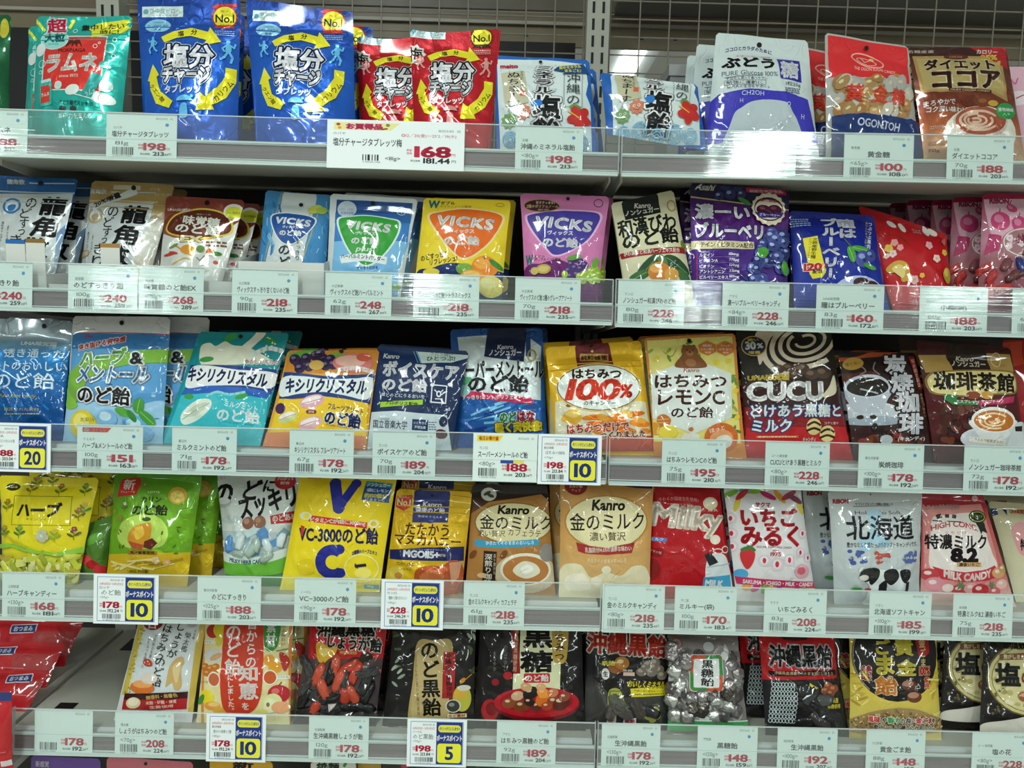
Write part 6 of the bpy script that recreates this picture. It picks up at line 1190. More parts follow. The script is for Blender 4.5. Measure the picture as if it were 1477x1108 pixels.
def manuka():
    e = P([(950, 172), (1142, 182), (1130, 348), (938, 346), (945, 240)], '262c62')+P([(940, 330), (1130, 330), (1036, 352)], '262c62')+P([(855, 205), (940, 200), (932, 262), (892, 285), (850, 264)], 'b42a2a')+T('No.1', 893, 240, 70, 34, 'f0dc9a', b=.03)+T('国内売上', 894, 212, 60, 11, 'f0dc9a')+T('Kanro', 1046, 252, 100, 26, 'e9e9ee', b=.03, it=.15)+T('健康のど飴', 1034, 282, 156, 28, 'd8dae6', b=.02)+T('免疫をささえる', 1034, 316, 130, 12, 'b8bcd2')
    e += T('たたかう', 1020, 384, 232, 62, '4a2a0c', b=.02)+T('マヌカハニー', 1022, 442, 354, 52, '4a2a0c', b=.025)+P([(815, 492), (1000, 478), (1218, 476), (1216, 552), (1000, 548), (815, 542)], '1f2658')+T('MGO115+', 990, 514, 192, 34, 'f0f0f0', b=.05)+T('配合', 1104, 520, 34, 14, 'e6d89a')+T('ニュージーランド産マヌカハニー', 1010, 490, 220, 9, 'c8cae0', r=2)
    e += S([(950, 660), (960, 600), (1020, 575), (1100, 575), (1150, 548), (1206, 570), (1212, 720), (940, 720)], 'b8522a')+S([(980, 640), (1020, 600), (1090, 600), (1110, 640), (1040, 680)], 'd0784a')+P([(1140, 560), (1206, 556), (1190, 640), (1150, 680)], 'd89a7a')+T('プロポリス配合', 900, 566, 100, 18, '5a3a0c')+T('ハーブエキス', 890, 592, 90, 12, '5a3a0c')+E(850, 620, 50, 40, 'd8c04a')+E(866, 628, 22, 18, 'c8843a')
    e += L([(858, 212), (940, 210)], 3, '8a6a10')+L([(1140, 200), (1250, 214)], 3, '8a6a10')+L([(1136, 232), (1250, 246)], 3, 'f2e08a')
    return e
pouch(3, I2, [(856, 168), (1258, 184), (1206, 720), (784, 690)], manuka(), [(0, 'e3bc1c'), (.4, 'd8ae14'), (1, 'c69c12')], 'gold pouch with a dark blue banner and strip on the fourth shelf, front of two', fin='foil', style='stand', B=.014, seal=.12, back=.028, lean=13, zip_=True, hole=(1044, 202, 9), group='gold blue-banner pouches', behind=[(.003, .036, .016, 'gold pouch with a dark blue banner peeking out above the front one'), (.003, .07, 0, 'gold pouch at the back of the blue-banner row')])
def latte(x, y, rx, ry): return E(x, y+ry*.25, rx*1.22, ry*1.25, 'cdbb9c')+E(x, y, rx, ry, 'ece2cf')+E(x, y+4, rx*.9, ry*.86, 'b87a3c')+S([(x-rx*.5, y), (x-rx*.1, y-ry*.5), (x+rx*.4, y-ry*.3), (x+rx*.55, y+ry*.2), (x+rx*.1, y+ry*.55), (x-rx*.3, y+ry*.4)], 'e6dcc8')+S([(x-rx*.2, y-ry*.05), (x+rx*.1, y-ry*.3), (x+rx*.3, y), (x, y+ry*.3)], 'f4f0e6')
e = P([(-90, 270), (20, 200), (300, 160), (345, 200), (370, 700), (-110, 700)], 'b07a3c')+E(152, 312, 214, 112, '8a6a2a')+E(152, 312, 206, 105, 'e0d4a0')+T('Kanro', 152, 242, 164, 42, '1e1612', b=.04, it=.15)+T('金のミルク', 164, 308, 388, 74, '241a14', b=.012)+T('濃い贅沢', 30, 366, 150, 34, '3a2c20')+T('カフェラテ', 210, 364, 176, 36, '3a2c20', r=-3)
e += P([(-60, 398), (60, 410), (285, 396), (290, 430), (70, 444), (-60, 436)], '3a9ac0')+T('ひきたてそのままのおいしさ', 130, 416, 260, 20, 'eef4f4', b=.02, r=2)+latte(216, 558, 138, 88)+LEAF(98, 478, 28, 16, '7a4a1e', r=55)+LEAF(-68, 480, 28, 16, '7a4a1e', r=55)+R(20, 560, 70, 200, '2a1a14', r=-2)+V('深煎り珈琲', 14, 560, 40, 170, 'e6dcc8', b=.02)+V('香り豊かな', 48, 530, 14, 110, 'c8b89a')
e += E(18, 160, 42, 36, 'd3d0c8')+LEAF(10, 155, 22, 9, '4a4a3a', r=30)+LEAF(28, 168, 20, 9, '4a4a3a', r=-20)+E(-20, 590, 26, 14, 'd8b888')+E(330, 470, 40, 50, '8f8a86')
pouch(3, I3, [(-70, 104), (332, 112), (378, 710), (-112, 700)], e, [(0, 'b88444'), (.6, '9a6a34'), (.78, '5c3a20'), (.88, '2a1d17'), (1, '241a15')], 'brown latte packet with a cream plaque and a coffee cup on the fourth shelf', fin='film', B=.015, seal=.1, back=.032, lean=13, group='brown latte packets', behind=[(.004, .036, 0, 'brown latte packet behind the one with the coffee cup')])
e = E(485, 112, 62, 52, '8f2226')+T('ミルク感', 485, 116, 70, 20, 'e8cfa8', b=.03)+T('アップ', 485, 140, 50, 16, 'e8cfa8')+P([(680, 60), (900, 60), (895, 132), (800, 128), (720, 110)], '3f2456')+E(645, 306, 226, 142, 'b8843a')+E(645, 306, 218, 135, 'eadcae')+T('Kanro', 656, 216, 172, 52, '241a14', b=.04, it=.15)+T('金のミルク', 648, 300, 400, 88, '241a14', b=.012, r=1)+T('濃い贅沢', 648, 380, 194, 46, '3a2c20', b=.006)
e += P([(480, 412), (550, 428), (650, 440), (770, 415), (795, 412), (780, 470), (640, 478), (520, 470), (490, 460)], 'a8282c')+T('乳脂肪分14.6%の濃厚な味わい', 652, 448, 250, 28, 'f2e2d0', b=.025, r=2)+T('ミルクそのままのおいしさ', 645, 505, 210, 22, 'f2e8d0', arc=-6)+S([(400, 560), (500, 530), (560, 600), (640, 570), (720, 590), (790, 540), (870, 570), (880, 800), (390, 800)], 'ecdfb8')+E(642, 558, 26, 22, 'f2e9cc')+E(590, 620, 30, 26, 'f4ecd4')+S([(430, 600), (520, 580), (560, 660), (440, 670)], 'f4ecd4')
pouch(3, I3, [(400, 84), (904, 80), (880, 720), (392, 720)], e, [(0, 'dcb478'), (.5, 'd4a05c'), (1, 'c8924e')], 'tan milk packet with a large cream plaque and a red ribbon', fin='film', B=.016, seal=.06, back=.024, lean=9, wr=1.4, group='tan milk packets', behind=[(-.014, .036, 0, 'tan milk packet second in its row, left edge showing'), (-.028, .072, 0, 'tan milk packet at the back of its row')])
e = T('やわらか国産生乳使用♪', 1030, 190, 214, 20, 'e0a8a0', arc=8)+T('不二家ミルキー', 1040, 214, 120, 12, 'e8c9a8')+T('Milky', 1074, 300, 372, 150, 'f0e2d4', b=.06, it=.1, r=-4)+E(1225, 400, 30, 26, 'eadccc')+E(1200, 208, 42, 34, 'e3d4b0')+E(1196, 200, 28, 18, 'f2e9d0')+T('練乳', 1215, 244, 60, 14, 'f0e2d0')
e += P([(872, 385), (965, 392), (960, 412), (880, 408)], '5c7fb8')+T('ミルク', 912, 398, 66, 14, 'eef0f4')+E(910, 470, 36, 26, '8a1016')+E(890, 560, 40, 60, '8a1016')+T('ママの味', 905, 465, 60, 16, 'e8b4a8', r=-10)
e += S([(1180, 500), (1230, 470), (1290, 500), (1322, 640), (1320, 760), (1150, 760), (1165, 620)], 'd6dcdc')+P([(1160, 600), (1310, 590), (1325, 760), (1150, 760)], '3f9ac4')+T('MILK', 1220, 634, 96, 34, 'eef4f4', b=.05, r=-4)+L([(1180, 545), (1310, 530)], 6, 'aab6b8')+P([(1160, 475), (1200, 468), (1240, 520), (1190, 540)], '23222a')+RING(1240, 462, 30, 16, 6, 'e6d2c8')+RING(1282, 455, 22, 20, 6, 'e6d2c8')
pouch(3, I3, [(892, 60), (1248, 84), (1338, 720), (868, 720)], e, [(0, 'b8141e'), (1, 'b0121c')], 'red milk candy packet with large cream script writing', fin='film', B=.014, seal=.07, back=.03, lean=12, group='red milk candy packets', behind=[(-.004, .036, -.002, 'red milk candy packet behind the one with cream script')])
e = []
for k, (x, y, c, r) in enumerate(((-80, 120, '7ab23a', 20), (-50, 175, 'd8c23a', 70), (10, 105, '3f9ac8', 0), (60, 105, '8ac03a', 10), (120, 130, 'c82a6a', -25), (180, 135, 'e09a2a', -50), (230, 130, 'b03a5a', 30), (290, 190, 'e0cf3a', -70), (-20, 125, 'c8302a', 40), (265, 150, '8a4a5a', -30))): e += E(x, y, 46, 15, c, r=r)
e += T('サクマ', 86, 178, 78, 24, 'b8262e', b=.05)+T('いちご', 118, 244, 300, 90, 'c4202a', b=.05)+T('みるく', 122, 344, 304, 100, 'c4202a', b=.05)+T('SAKUMA ICHIGO MILK CANDY', 140, 402, 190, 11, '7a2a3a', r=-1)+T('since', 145, 418, 36, 10, '7a2a3a')+T('1975', 145, 438, 56, 20, 'c4202a', b=.03)
for x, y, k in ((-85, 250, 1.), (-80, 330, 1.), (-75, 400, 1.), (84, 470, 1.1), (155, 490, 1.25), (220, 468, 1.1), (300, 330, .9), (285, 430, .9), (330, 460, .8)): e += S([(x-26*k, y-10*k), (x, y-28*k), (x+28*k, y-12*k), (x+24*k, y+24*k), (x-18*k, y+28*k)], 'd8ccd0')+E(x, y, 20*k, 20*k, 'eadfe2')+E(x, y+2, 9*k, 14*k, 'c8303a')
e += S([(-36, 430), (0, 410), (36, 430), (30, 480), (0, 520), (-30, 480)], 'cf2f34')+LEAF(-10, 410, 28, 10, '3f7a34', r=20)+LEAF(18, 408, 26, 10, '3f7a34', r=-30)+E(292, 532, 42, 38, 'e0a8b4')+E(286, 528, 24, 20, 'd0606e')+E(-30, 545, 36, 26, '4aa0d0')
e += P([(-60, 560), (370, 590), (378, 625), (-50, 600)], 'c42a5a')+T('SAKUMA・ICHIGO・MILK・CANDY', 170, 595, 380, 20, 'f4eaee', b=.05, r=-2)
for k in range(9): e += E(0+k*44, 618+k*3, 26, 16, ('e0a03a', 'c82a6a', '7ab23a', 'e0cf3a', '8a5ab0')[k % 5], r=k*40)
pouch(3, I4, [(-118, 76), (296, 88), (384, 710), (-46, 710)], e, [(0, 'e2dcdc'), (1, 'dcd8da')], 'white strawberry candy packet with red writing and coloured leaves', fin='film', B=.014, seal=.06, back=.026, lean=12, group='white strawberry packets', behind=[(.006, .034, 0, 'white strawberry packet behind the one with coloured leaves')])
e = T('RIBON', 512, 163, 82, 22, 'b82a34', b=.06)+T('サプライズなコクと感動の美味しさ', 690, 178, 200, 13, '3a3a40', b=.02)+L([(575, 190), (770, 186)], 3, '5a5a60')+T('Hokkaido Soft', 700, 220, 244, 18, '3a3e48')+S([(640, 220), (700, 205), (720, 240), (690, 300), (740, 360), (760, 390), (700, 400), (640, 360), (650, 300)], 'a8cbe0')+S([(590, 360), (640, 370), (650, 410), (600, 420)], 'a8cbe0')+T('北海道', 708, 298, 362, 122, '17181c', b=.02)+T('豊かなミルク感たっぷりのソフトキャンディです。', 720, 388, 388, 28, '2a2c34', b=.012)
for x, y, c in ((580, 450, '4a5a9a'), (715, 460, 'b8554a'), (860, 450, '5464a0')):
    for q in range(12):
        rn = random.Random(q+x); e += E(x+rn.uniform(-42, 42), y+rn.uniform(-30, 34), rn.uniform(8, 18), rn.uniform(7, 14), c)
    e += T('のびのび', x-2, y+8, 90, 14, 'e3e9ec', b=.03)
W_, K_ = 'e6eaea', '1c1c20'
e += S([(600, 530), (640, 510), (720, 518), (850, 520), (872, 560), (860, 620), (870, 720), (640, 720), (650, 620), (620, 580)], W_)+S([(585, 548), (606, 516), (650, 510), (660, 560), (630, 582), (600, 572)], K_)+S([(640, 515), (690, 514), (690, 560), (660, 600), (640, 580)], K_)+S([(720, 525), (780, 516), (800, 560), (760, 600), (722, 570)], K_)+S([(805, 528), (858, 522), (868, 570), (830, 590)], K_)+S([(700, 600), (730, 575), (740, 640), (700, 650)], K_)+P([(840, 590), (866, 585), (856, 680), (842, 690)], K_)+E(610, 560, 26, 16, 'd8d2cc')+LEAF(590, 515, 16, 6, W_, r=50)+LEAF(580, 622, 26, 10, '3f9a3a')+LEAF(640, 626, 20, 8, 'c83a3a')
pouch(3, I4, [(444, 104), (950, 96), (936, 720), (478, 720)], e, [(0, 'b4bcbe'), (.4, 'c6cdce'), (1, 'c4c8c8')], 'white packet with black writing and a black and white cow', fin='film', B=.016, seal=.12, back=.022, lean=8, wr=1.7, hole=(674, 128, 4), group='white cow packets', behind=[(-.022, .036, 0, 'white cow packet second in its row, left side showing'), (-.034, .072, 0, 'white cow packet at the back of its row')])
e = P([(945, 190), (1260, 175), (1350, 520), (950, 540)], 'dc8f8a')+S([(990, 250), (1050, 235), (1180, 220), (1250, 240), (1290, 400), (1330, 515), (1140, 540), (985, 525), (975, 380)], 'ecdfd6')+T('UHA味覚糖', 1046, 192, 184, 28, 'd8a8a4', b=.05)+T('HIGH CONC.', 1100, 304, 240, 28, 'c8404a', b=.03, arc=24)+T('くちどけ', 1105, 326, 110, 16, 'c8404a')+T('特濃ミルク', 1112, 374, 318, 76, '1d1618', b=.03)+T('8.2', 1146, 444, 132, 66, '241a1e', b=.07)
e += L([(990, 262), (1035, 266)], 6, '2a1a1a')+R(1020, 240, 26, 22, '2a1a1a', r=20)+R(1062, 238, 22, 18, '2a1a1a')+R(1098, 240, 20, 20, '2a1a1a', r=-10)+L([(1060, 266), (1130, 268)], 5, '2a1a1a')+E(1230, 242, 50, 34, '262420')+RING(1230, 242, 44, 28, 5, '9ab23a')+T('ゆうべの', 1230, 240, 62, 16, '9ab23a')+P([(1215, 275), (1262, 270), (1282, 330), (1250, 318), (1240, 335)], '262420')+R(1170, 494, 130, 24, 'c9a46a')+T('濃香いちご', 1170, 494, 110, 18, '5a2a1c', b=.03)
e += P([(985, 505), (1040, 522), (1150, 535), (1270, 520), (1320, 500), (1345, 560), (1260, 582), (1140, 588), (1030, 570)], 'c8303c')+T('MILK CANDY', 1168, 540, 250, 38, 'f4eae6', b=.05, arc=-22)
for x, y, a, c in ((975, 550, 44, 'c8404a'), (1000, 600, 50, 'dc8f9a'), (1130, 630, 44, 'cf4a50'), (1190, 620, 40, 'e0a8a8'), (1240, 630, 46, 'c8303c'), (1340, 540, 40, 'd8a06a'), (1370, 520, 30, 'cf9a5a'), (1360, 600, 36, 'e8b8b0'), (1065, 620, 30, 'ecd8d0'), (1320, 640, 34, 'd8606a')): e += E(x, y, a, a*.75, c)+E(x-a*.2, y-a*.2, a*.4, a*.25, 'f2d8d4')
e += STAR(1130, 606, 30, 12, 6, '5f8a5a')+STAR(1300, 605, 26, 10, 6, '5f8a5a')+E(1226, 146, 18, 18, 'd8a0a0')
pouch(3, I4, [(944, 106), (1268, 108), (1450, 720), (934, 720)], e, [(0, 'e6c4bc'), (.3, 'd86a6c'), (.7, 'cf5a60'), (.85, 'b8303c'), (1, 'a82834')], 'pink and red strawberry milk packet reading 8.2', fin='film', B=.014, seal=.1, back=.03, lean=13, group='pink strawberry milk packets', behind=[(-.004, .036, 0, 'pink strawberry milk packet behind the one reading 8.2')])
e = T('UHA味覚糖', 1460, 215, 90, 24, 'b8501c', b=.05)+P([(1305, 200), (1345, 200), (1350, 232), (1320, 240)], '1c2a5a')+P([(1375, 200), (1400, 204), (1395, 235)], '1c2a5a')+S([(1410, 300), (1477, 280), (1500, 440), (1440, 430)], 'dc9a9a')+T('特濃', 1480, 390, 66, 60, '241a1e', b=.04)
pouch(3, I4, [(1298, 160), (1800, 190), (1800, 700), (1448, 700)], e, [(0, 'dcd6b6'), (1, 'c3b894')], 'cream packet cut by the right photo edge on the fourth shelf', fin='film', B=.013, seal=.1, back=.05, lean=13, group='cream milk packets', behind=[(-.006, .03, .004, 'cream packet behind the one cut by the right photo edge')])
tag(3, I1, 12, 372, '山岡製菓', 'ハーブキャンディー', '<130g>', '168', '181', '44', 'price tag reading 168 below the yellow herb candy packet', nw=79)
tag(3, I1, 538, 912, 'ロッテ', 'のど飴', '<115g>', '178', '192', '24', 'bonus point card reading 10 and 178 below the green quince packet', kind='b', front=True)
tag(3, I1, 1136, 1502, '春日井製菓', 'のどにすっきり', '<125g>', '188', '203', '04', 'price tag reading 188 below the white and green herb packet', nw=54)
tag(3, I2, 312, 640, 'ノーベル', 'VC−3000のど飴', '<90g>', '178', '192', '24', 'price tag reading 90g and 178 below the bright yellow packet', nw=80)
tag(3, I2, 774, 1106, 'カンロ', '健康のど飴マヌカハニー', '<80g>', '228', '246', '24', 'bonus point card reading 10 and 228 below the gold pouches', kind='b', front=True)
tag(3, I3, -116, 208, 'カンロ', '金のミルクキャンディ カフェラテ', '61g', '218', '235', '44', 'price tag reading 61g and 218 below the brown latte packet', nw=79)
tag(3, I3, 622, 954, 'カンロ', '金のミルクキャンディ', '<80g>', '218', '235', '44', 'price tag reading 80g and 218 right of the bay joint on the fourth rail', nw=79)
tag(3, I3, 1008, 1336, '不二家', 'ミルキー(袋)', '100g', '170', '183', '6', 'price tag reading 170 below the red milk candy packet', nw=56)
tag(3, I4, 92, 424, 'サクマ', 'いちごみるく', '83g', '208', '224', '64', 'price tag reading 208 below the white strawberry packet', nw=54)
tag(3, I4, 652, 982, 'リボン', '北海道ソフトキャン', '<110g>', '185', '199', '8', 'price tag reading 185 below the white cow packet', nw=82)
tag(3, I4, 1098, 1416, '味覚糖', '特濃ミルク8.2 濃香いちご', '75g', '218', '235', '44', 'price tag reading 75g and 218 below the packet reading 8.2', nw=80)

# ------------------------------------------------------------------ row 5 and the tops of the row below
def xlabel(x, y, r=0): return R(x, y, 170, 66, 'd8d4d4', r=r)+R(x, y, 158, 54, '2a3a78', r=r)+T('おつまみ', x, y, 120, 34, 'e6dfe2', b=.04, r=r)
e = xlabel(160, 172, 4)+xlabel(20, 322, 4)+E(-20, 410, 60, 30, '4a1014')+L([(100, 150), (300, 180)], 4, 'e07a80')
for k, (q, bk, ln, lb, lx, ly) in enumerate((([(-140, 92), (560, 108), (420, 420), (-200, 420)], .20, 32, 'deepest red snack packet at the left end of the bottom shelf', 160, 172), ([(-170, 250), (430, 262), (300, 560), (-240, 560)], .125, 36, 'red snack packet in the middle of the pile left of the bottom shelf', 20, 322),
        ([(-200, 440), (330, 446), (180, 700), (-260, 700)], .05, 38, 'frontmost red snack packet of the pile left of the bottom shelf', 130, 505))):
    pouch(4, J1, q, xlabel(lx, ly, 4)+xlabel(lx-240, ly+60, 4)+R(lx+200, ly+100, 260, 160, 'a83a3c')+L([(lx-200, ly+110), (lx+150, ly+120)], 5, 'e07a80'), [(0, 'c02028'), (1, 'b01a22')], lb, fin='film', B=.013, back=bk, lean=ln, wr=1.6, group='red snack packets')
pouch(4, J1, [(-200, 600), (60, 600), (70, 1200), (-200, 1200)], R(20, 640, 120, 60, '2a3a78')+R(40, 1080, 60, 40, 'd8d4d4')+R(-20, 1000, 120, 6, 'e07a80'), [(0, 'b81c24'), (1, 'c0262c')], 'upright red snack packet in front at the lower left photo edge', fin='film', B=.012, back=-.045, lean=4, ext=False, floor=CZ-.74, group='red snack packets', wr=1.6)
K5 = dict(fin='film', B=.014, seal=.06)
e = P([(196, 40), (250, 40), (118, 620), (60, 620)], 'c9b44a')+P([(590, 120), (640, 60), (548, 740), (510, 740)], 'c9b04a')+P([(250, 40), (610, 40), (515, 600), (110, 600)], 'd3d5d6')
for k in range(40):
    rn = random.Random(k); t_ = rn.random(); e += E(232-130*t_+rn.uniform(-20, 20), 60+560*t_, 8, 6, rn.choice(['a8902a', 'e0d07a']))
e += E(282, 140, 66, 42, '8f1c24')+T('日', 280, 146, 50, 50, 'e6dcd8', b=.03)+E(545, 150, 30, 14, 'b8b8b4')+V('榮太樓', 512, 262, 40, 130, '2a2826', r=-12)+V('日本橋', 562, 212, 14, 66, '3a3836', r=-12)
e += V('しょうが', 448, 250, 62, 232, '1e1c1c', b=.012, r=-14)+V('はちみつ', 362, 262, 62, 236, '1e1c1c', b=.012, r=-14)+V('のど飴', 330, 460, 70, 190, '1e1c1c', b=.012, r=-12)+V('大和田の生姜と', 290, 300, 18, 190, '4a4844', r=-12)+V('はちみつを使った', 246, 330, 18, 210, '4a4844', r=-12)+E(262, 398, 36, 24, 'b8402a', r=-20)
e += S([(410, 420), (450, 370), (490, 360), (500, 400), (480, 440), (480, 560), (440, 580), (420, 530), (380, 560), (390, 500)], 'c9a868')+S([(430, 430), (470, 390), (480, 420), (460, 520), (440, 520)], 'e0c893')+E(220, 562, 86, 46, 'd8742a')+E(225, 540, 70, 26, 'e8a45a')+E(270, 500, 60, 40, 'd9cfc0')
e += P([(92, 606), (520, 592), (512, 650), (82, 650)], '3a1412')+P([(82, 648), (513, 640), (505, 712), (68, 716)], 'b01c22')+T('無香料・無着色', 352, 622, 204, 28, 'c9a85a', b=.03, r=6)+T('米飴・砂糖・蜂蜜', 345, 662, 200, 24, 'ecc8b4', b=.02, r=4)+T('生姜使用', 345, 692, 150, 20, 'ecc8b4', b=.02, r=4)+E(154, 668, 54, 38, 'ded2a4', r=15)+E(154, 662, 40, 26, 'eee6c6', r=15)
pouch(4, J2, [(192, 40), (644, 40), (540, 760), (14, 745)], e, 'd9dbda', 'silver-white ginger honey packet leaning left on the bottom shelf', back=.028, lean=20, group='silver-white ginger packets', **K5)
def fruitmix():
    e = E(680, 190, 50, 46, 'b8302a')+E(735, 180, 54, 50, 'e0c82a')+E(728, 250, 26, 40, 'd8c83a')+R(660, 262, 90, 26, 'ece6d0', rad=8)+T('ナツメ', 640, 262, 50, 16, '5a4a2a')+E(690, 355, 76, 48, 'd3d3cc')+E(705, 360, 50, 20, 'd9a87a', r=25)
    for x, y in ((620, 430), (665, 440), (700, 430), (640, 470), (690, 470)): e += E(x, y, 34, 24, 'c8742a', r=x % 40)+E(x-6, y-6, 16, 8, 'e6a45a')
    e += E(693, 512, 46, 52, 'f0e8da')+E(693, 512, 38, 44, 'c8683a')+T('しょうが', 622, 530, 60, 18, '5a4a2a')+E(640, 630, 54, 46, 'e8d42a', r=-30)+E(680, 690, 60, 30, 'e89a3a')+E(690, 680, 40, 16, 'f2c87a')+LEAF(598, 650, 40, 20, '4a8a34', r=60)+E(730, 720, 50, 24, 'e6b03a')
    e += S([(790, 60), (1010, 60), (1030, 250), (1032, 430), (1018, 600), (965, 715), (850, 760), (765, 722), (738, 560), (752, 340)], 'cf3a26')+V('のど飴', 826, 318, 108, 322, 'f2ebe2', b=.02)+V('昔からの', 952, 262, 72, 330, 'f2ebe2', b=.02)+T('知', 932, 470, 122, 96, 'f2ebe2', b=.03)+T('恵', 932, 586, 122, 110, 'f2ebe2', b=.03)+T('を', 908, 690, 44, 48, 'f2ebe2', b=.02)+V('にしました。', 812, 598, 38, 236, 'f2ebe2', b=.02)+E(1008, 470, 6, 6, 'f2ebe2')+E(992, 560, 6, 6, 'f2ebe2')
    e += S([(1036, 60), (1136, 60), (1130, 270), (1080, 322), (1040, 280)], '3a8a3a')+V('素材', 1080, 200, 62, 150, 'eef2e6', b=.03)+T('使用', 1078, 284, 40, 20, 'eef2e6')+V('自然の味わい', 1160, 200, 26, 170, '6a5a3a')+E(1070, 380, 36, 36, 'e89a2a')+E(1110, 430, 44, 38, 'e8a42a')+S([(1140, 330), (1180, 350), (1200, 400), (1170, 460), (1145, 400)], 'b8342a')+L([(1120, 320), (1190, 310)], 8, '5a8a3a')+E(1077, 497, 48, 52, 'f0e8da')+E(1077, 497, 40, 44, 'cf5a2a')+R(1160, 500, 80, 28, 'ece6d0', rad=8)+T('にんじん', 1160, 496, 60, 14, '5a4a2a')
    return e+E(1130, 610, 70, 62, 'c02a34')+E(1110, 590, 26, 20, 'e06a6a')+L([(1130, 555), (1150, 530)], 6, '5a3a20')+E(1090, 670, 62, 66, 'e3e2a4', r=-30)+E(1070, 690, 40, 52, 'eceac0', r=-30)+E(1060, 680, 12, 16, '8a7a3a')+E(1140, 700, 60, 40, 'e8a87a')+E(1020, 730, 40, 20, 'e6d87a')
pouch(4, J2, [(632, 40), (1222, 40), (1196, 836), (558, 830)], FR(905, 440, 596, 820, 20, 'dc8a3a')+fruitmix(), [(0, 'e8dca0'), (1, 'e3d69a')], 'cream fruit packet with a wide red panel of white vertical writing', back=.028, lean=20, group='cream fruit packets', **K5, behind=[(.014, .03, 0, 'cream fruit packet second in its row, orange right edge showing'), (.03, .06, 0, 'cream fruit packet at the back of its row')])
e = P([(120, 30), (660, 30), (632, 372), (110, 372)], 'bb161c')+T('沖縄黒糖', 370, 178, 396, 92, '15100f', b=.04, o=('e3dcd4', .1), it=.1)+T('しょうが飴', 428, 268, 360, 92, '15100f', b=.04, o=('e3dcd4', .1), r=-6)+T('高知県産生姜使用', 388, 330, 116, 22, 'd8b45a', b=.02, r=-2)
e += S([(165, 300), (175, 262), (215, 270), (260, 300), (310, 290), (300, 340), (260, 370), (215, 405), (180, 380)], 'd8a832')+S([(185, 310), (230, 300), (270, 320), (220, 360)], 'ecca6a')+E(440, 400, 56, 42, '35261a')+E(510, 362, 42, 36, '2a1c14')+E(425, 418, 26, 20, 'c9a84a')+R(540, 452, 130, 22, 'c8566a', r=-8)+T('黒糖しょうが', 535, 432, 100, 16, 'd3cfca', r=-8)
CW = [([(110, 400), (610, 400), (600, 770), (30, 770)], 92, (19, 8, 6), ['b8402e', '2c2a2c', 'c24c38', '3c3a3c', '1f1e20'], 'film', 'wrapped_candy')]
e2 = R(300, 712, 96, 78, 'e6dcd8', r=4)+T('しょうが飴', 300, 712, 80, 50, 'c83a4a', b=.04, r=4)
pouch(4, J3, [(128, 30), (660, 30), (560, 840), (-2, 840)], e+e2, [(0, '3c3638'), (.5, '4a3c3c'), (1, '7a2020')], 'clear packet with red header showing red wrapped ginger sweets', back=.03, lean=20, wr=1.6, group='red header ginger packets', candies=CW, **K5, behind=[(.004, .036, 0, 'red header ginger packet behind the front one')])
e = []
for k in range(22):
    rn = random.Random(k+4); x, y = rn.choice([(rn.uniform(670, 760), rn.uniform(160, 560)), (rn.uniform(1180, 1240), rn.uniform(160, 480))]); e += LEAF(x, y, 26, 9, rn.choice(['3a4a2c', '8a9a8a', '4f6038', 'a8b4a4']), r=rn.uniform(-80, 80))
e += S([(850, 262), (960, 250), (1085, 268), (1060, 600), (1042, 840), (795, 840), (820, 500)], 'b39a62')+S([(870, 290), (1060, 290), (1035, 780), (815, 780), (840, 500)], 'c0a872')+V('のど黒飴', 938, 512, 124, 486, '1a1614', b=.03, r=2)+R(1062, 482, 82, 312, 'a81c20', r=-2)+V('沖縄加工黒糖使用', 1062, 482, 42, 290, '2a1210', b=.02, r=2)+V('ひとつぶにのど思い十種の素材', 846, 530, 18, 450, '3a2c1c', r=3)
e += E(1150, 640, 62, 90, 'b8b43a')+E(1140, 610, 44, 36, 'd8a83a')+E(1165, 570, 44, 20, 'd3cfb8')+E(1090, 690, 52, 46, 'd8d3c4')+E(1090, 690, 44, 40, '3a3c34')+E(1080, 680, 20, 14, '8a8c7c')+R(1115, 756, 130, 26, 'e3d6a8')+T('のど素材', 1115, 756, 110, 20, 'b8341e', b=.04)+L([(1140, 540), (1215, 480)], 6, 'b8862a')+E(1155, 520, 24, 14, 'c8862a', r=40)
pouch(4, J3, [(694, 30), (1244, 30), (1228, 840), (604, 840)], e, [(0, '1b1816'), (1, '201b18')], 'black packet with a tan panel of thick vertical writing and a red strip', back=.028, lean=20, group='black tan-panel packets', **K5, behind=[(.024, .034, 0, 'black tan-panel packet behind, its right edge showing'), (.036, .07, 0, 'black tan-panel packet at the back of its row')])
e = P([(425, 40), (705, 40), (690, 560), (700, 640), (365, 640), (372, 470), (412, 460)], 'd6d8ae')+T('黒', 540, 230, 190, 130, '161210', b=.035)+T('糖', 530, 388, 210, 140, '161210', b=.035)+T('沖縄', 560, 110, 150, 80, '161210', b=.03)+S([(640, 150), (690, 130), (745, 150), (740, 340), (720, 400), (670, 402), (640, 360)], 'b8963a')+V('はちみつ', 688, 262, 62, 240, '1f1812', b=.02)+R(388, 318, 48, 306, '8f1a22', r=3)+V('沖縄産黒糖使用', 388, 318, 28, 280, 'd8b48a', r=-3)+V('のどにやさしい', 320, 370, 26, 170, '8a8a7a')+V('まろやか', 245, 390, 22, 130, '8a8a7a')
e += R(532, 500, 178, 64, 'b8262a', rad=12)+T('のど飴', 532, 500, 158, 46, 'f0e6dc', b=.035)+E(335, 484, 32, 28, 'a81c24')+E(250, 530, 26, 24, '8a161c')+E(215, 720, 60, 76, 'a81c22')+E(225, 710, 40, 46, '7a1218')+E(532, 680, 292, 116, '7a0f18')+E(532, 665, 290, 104, 'b41a24')+E(532, 655, 250, 80, '9a141c')
rn = random.Random(5)
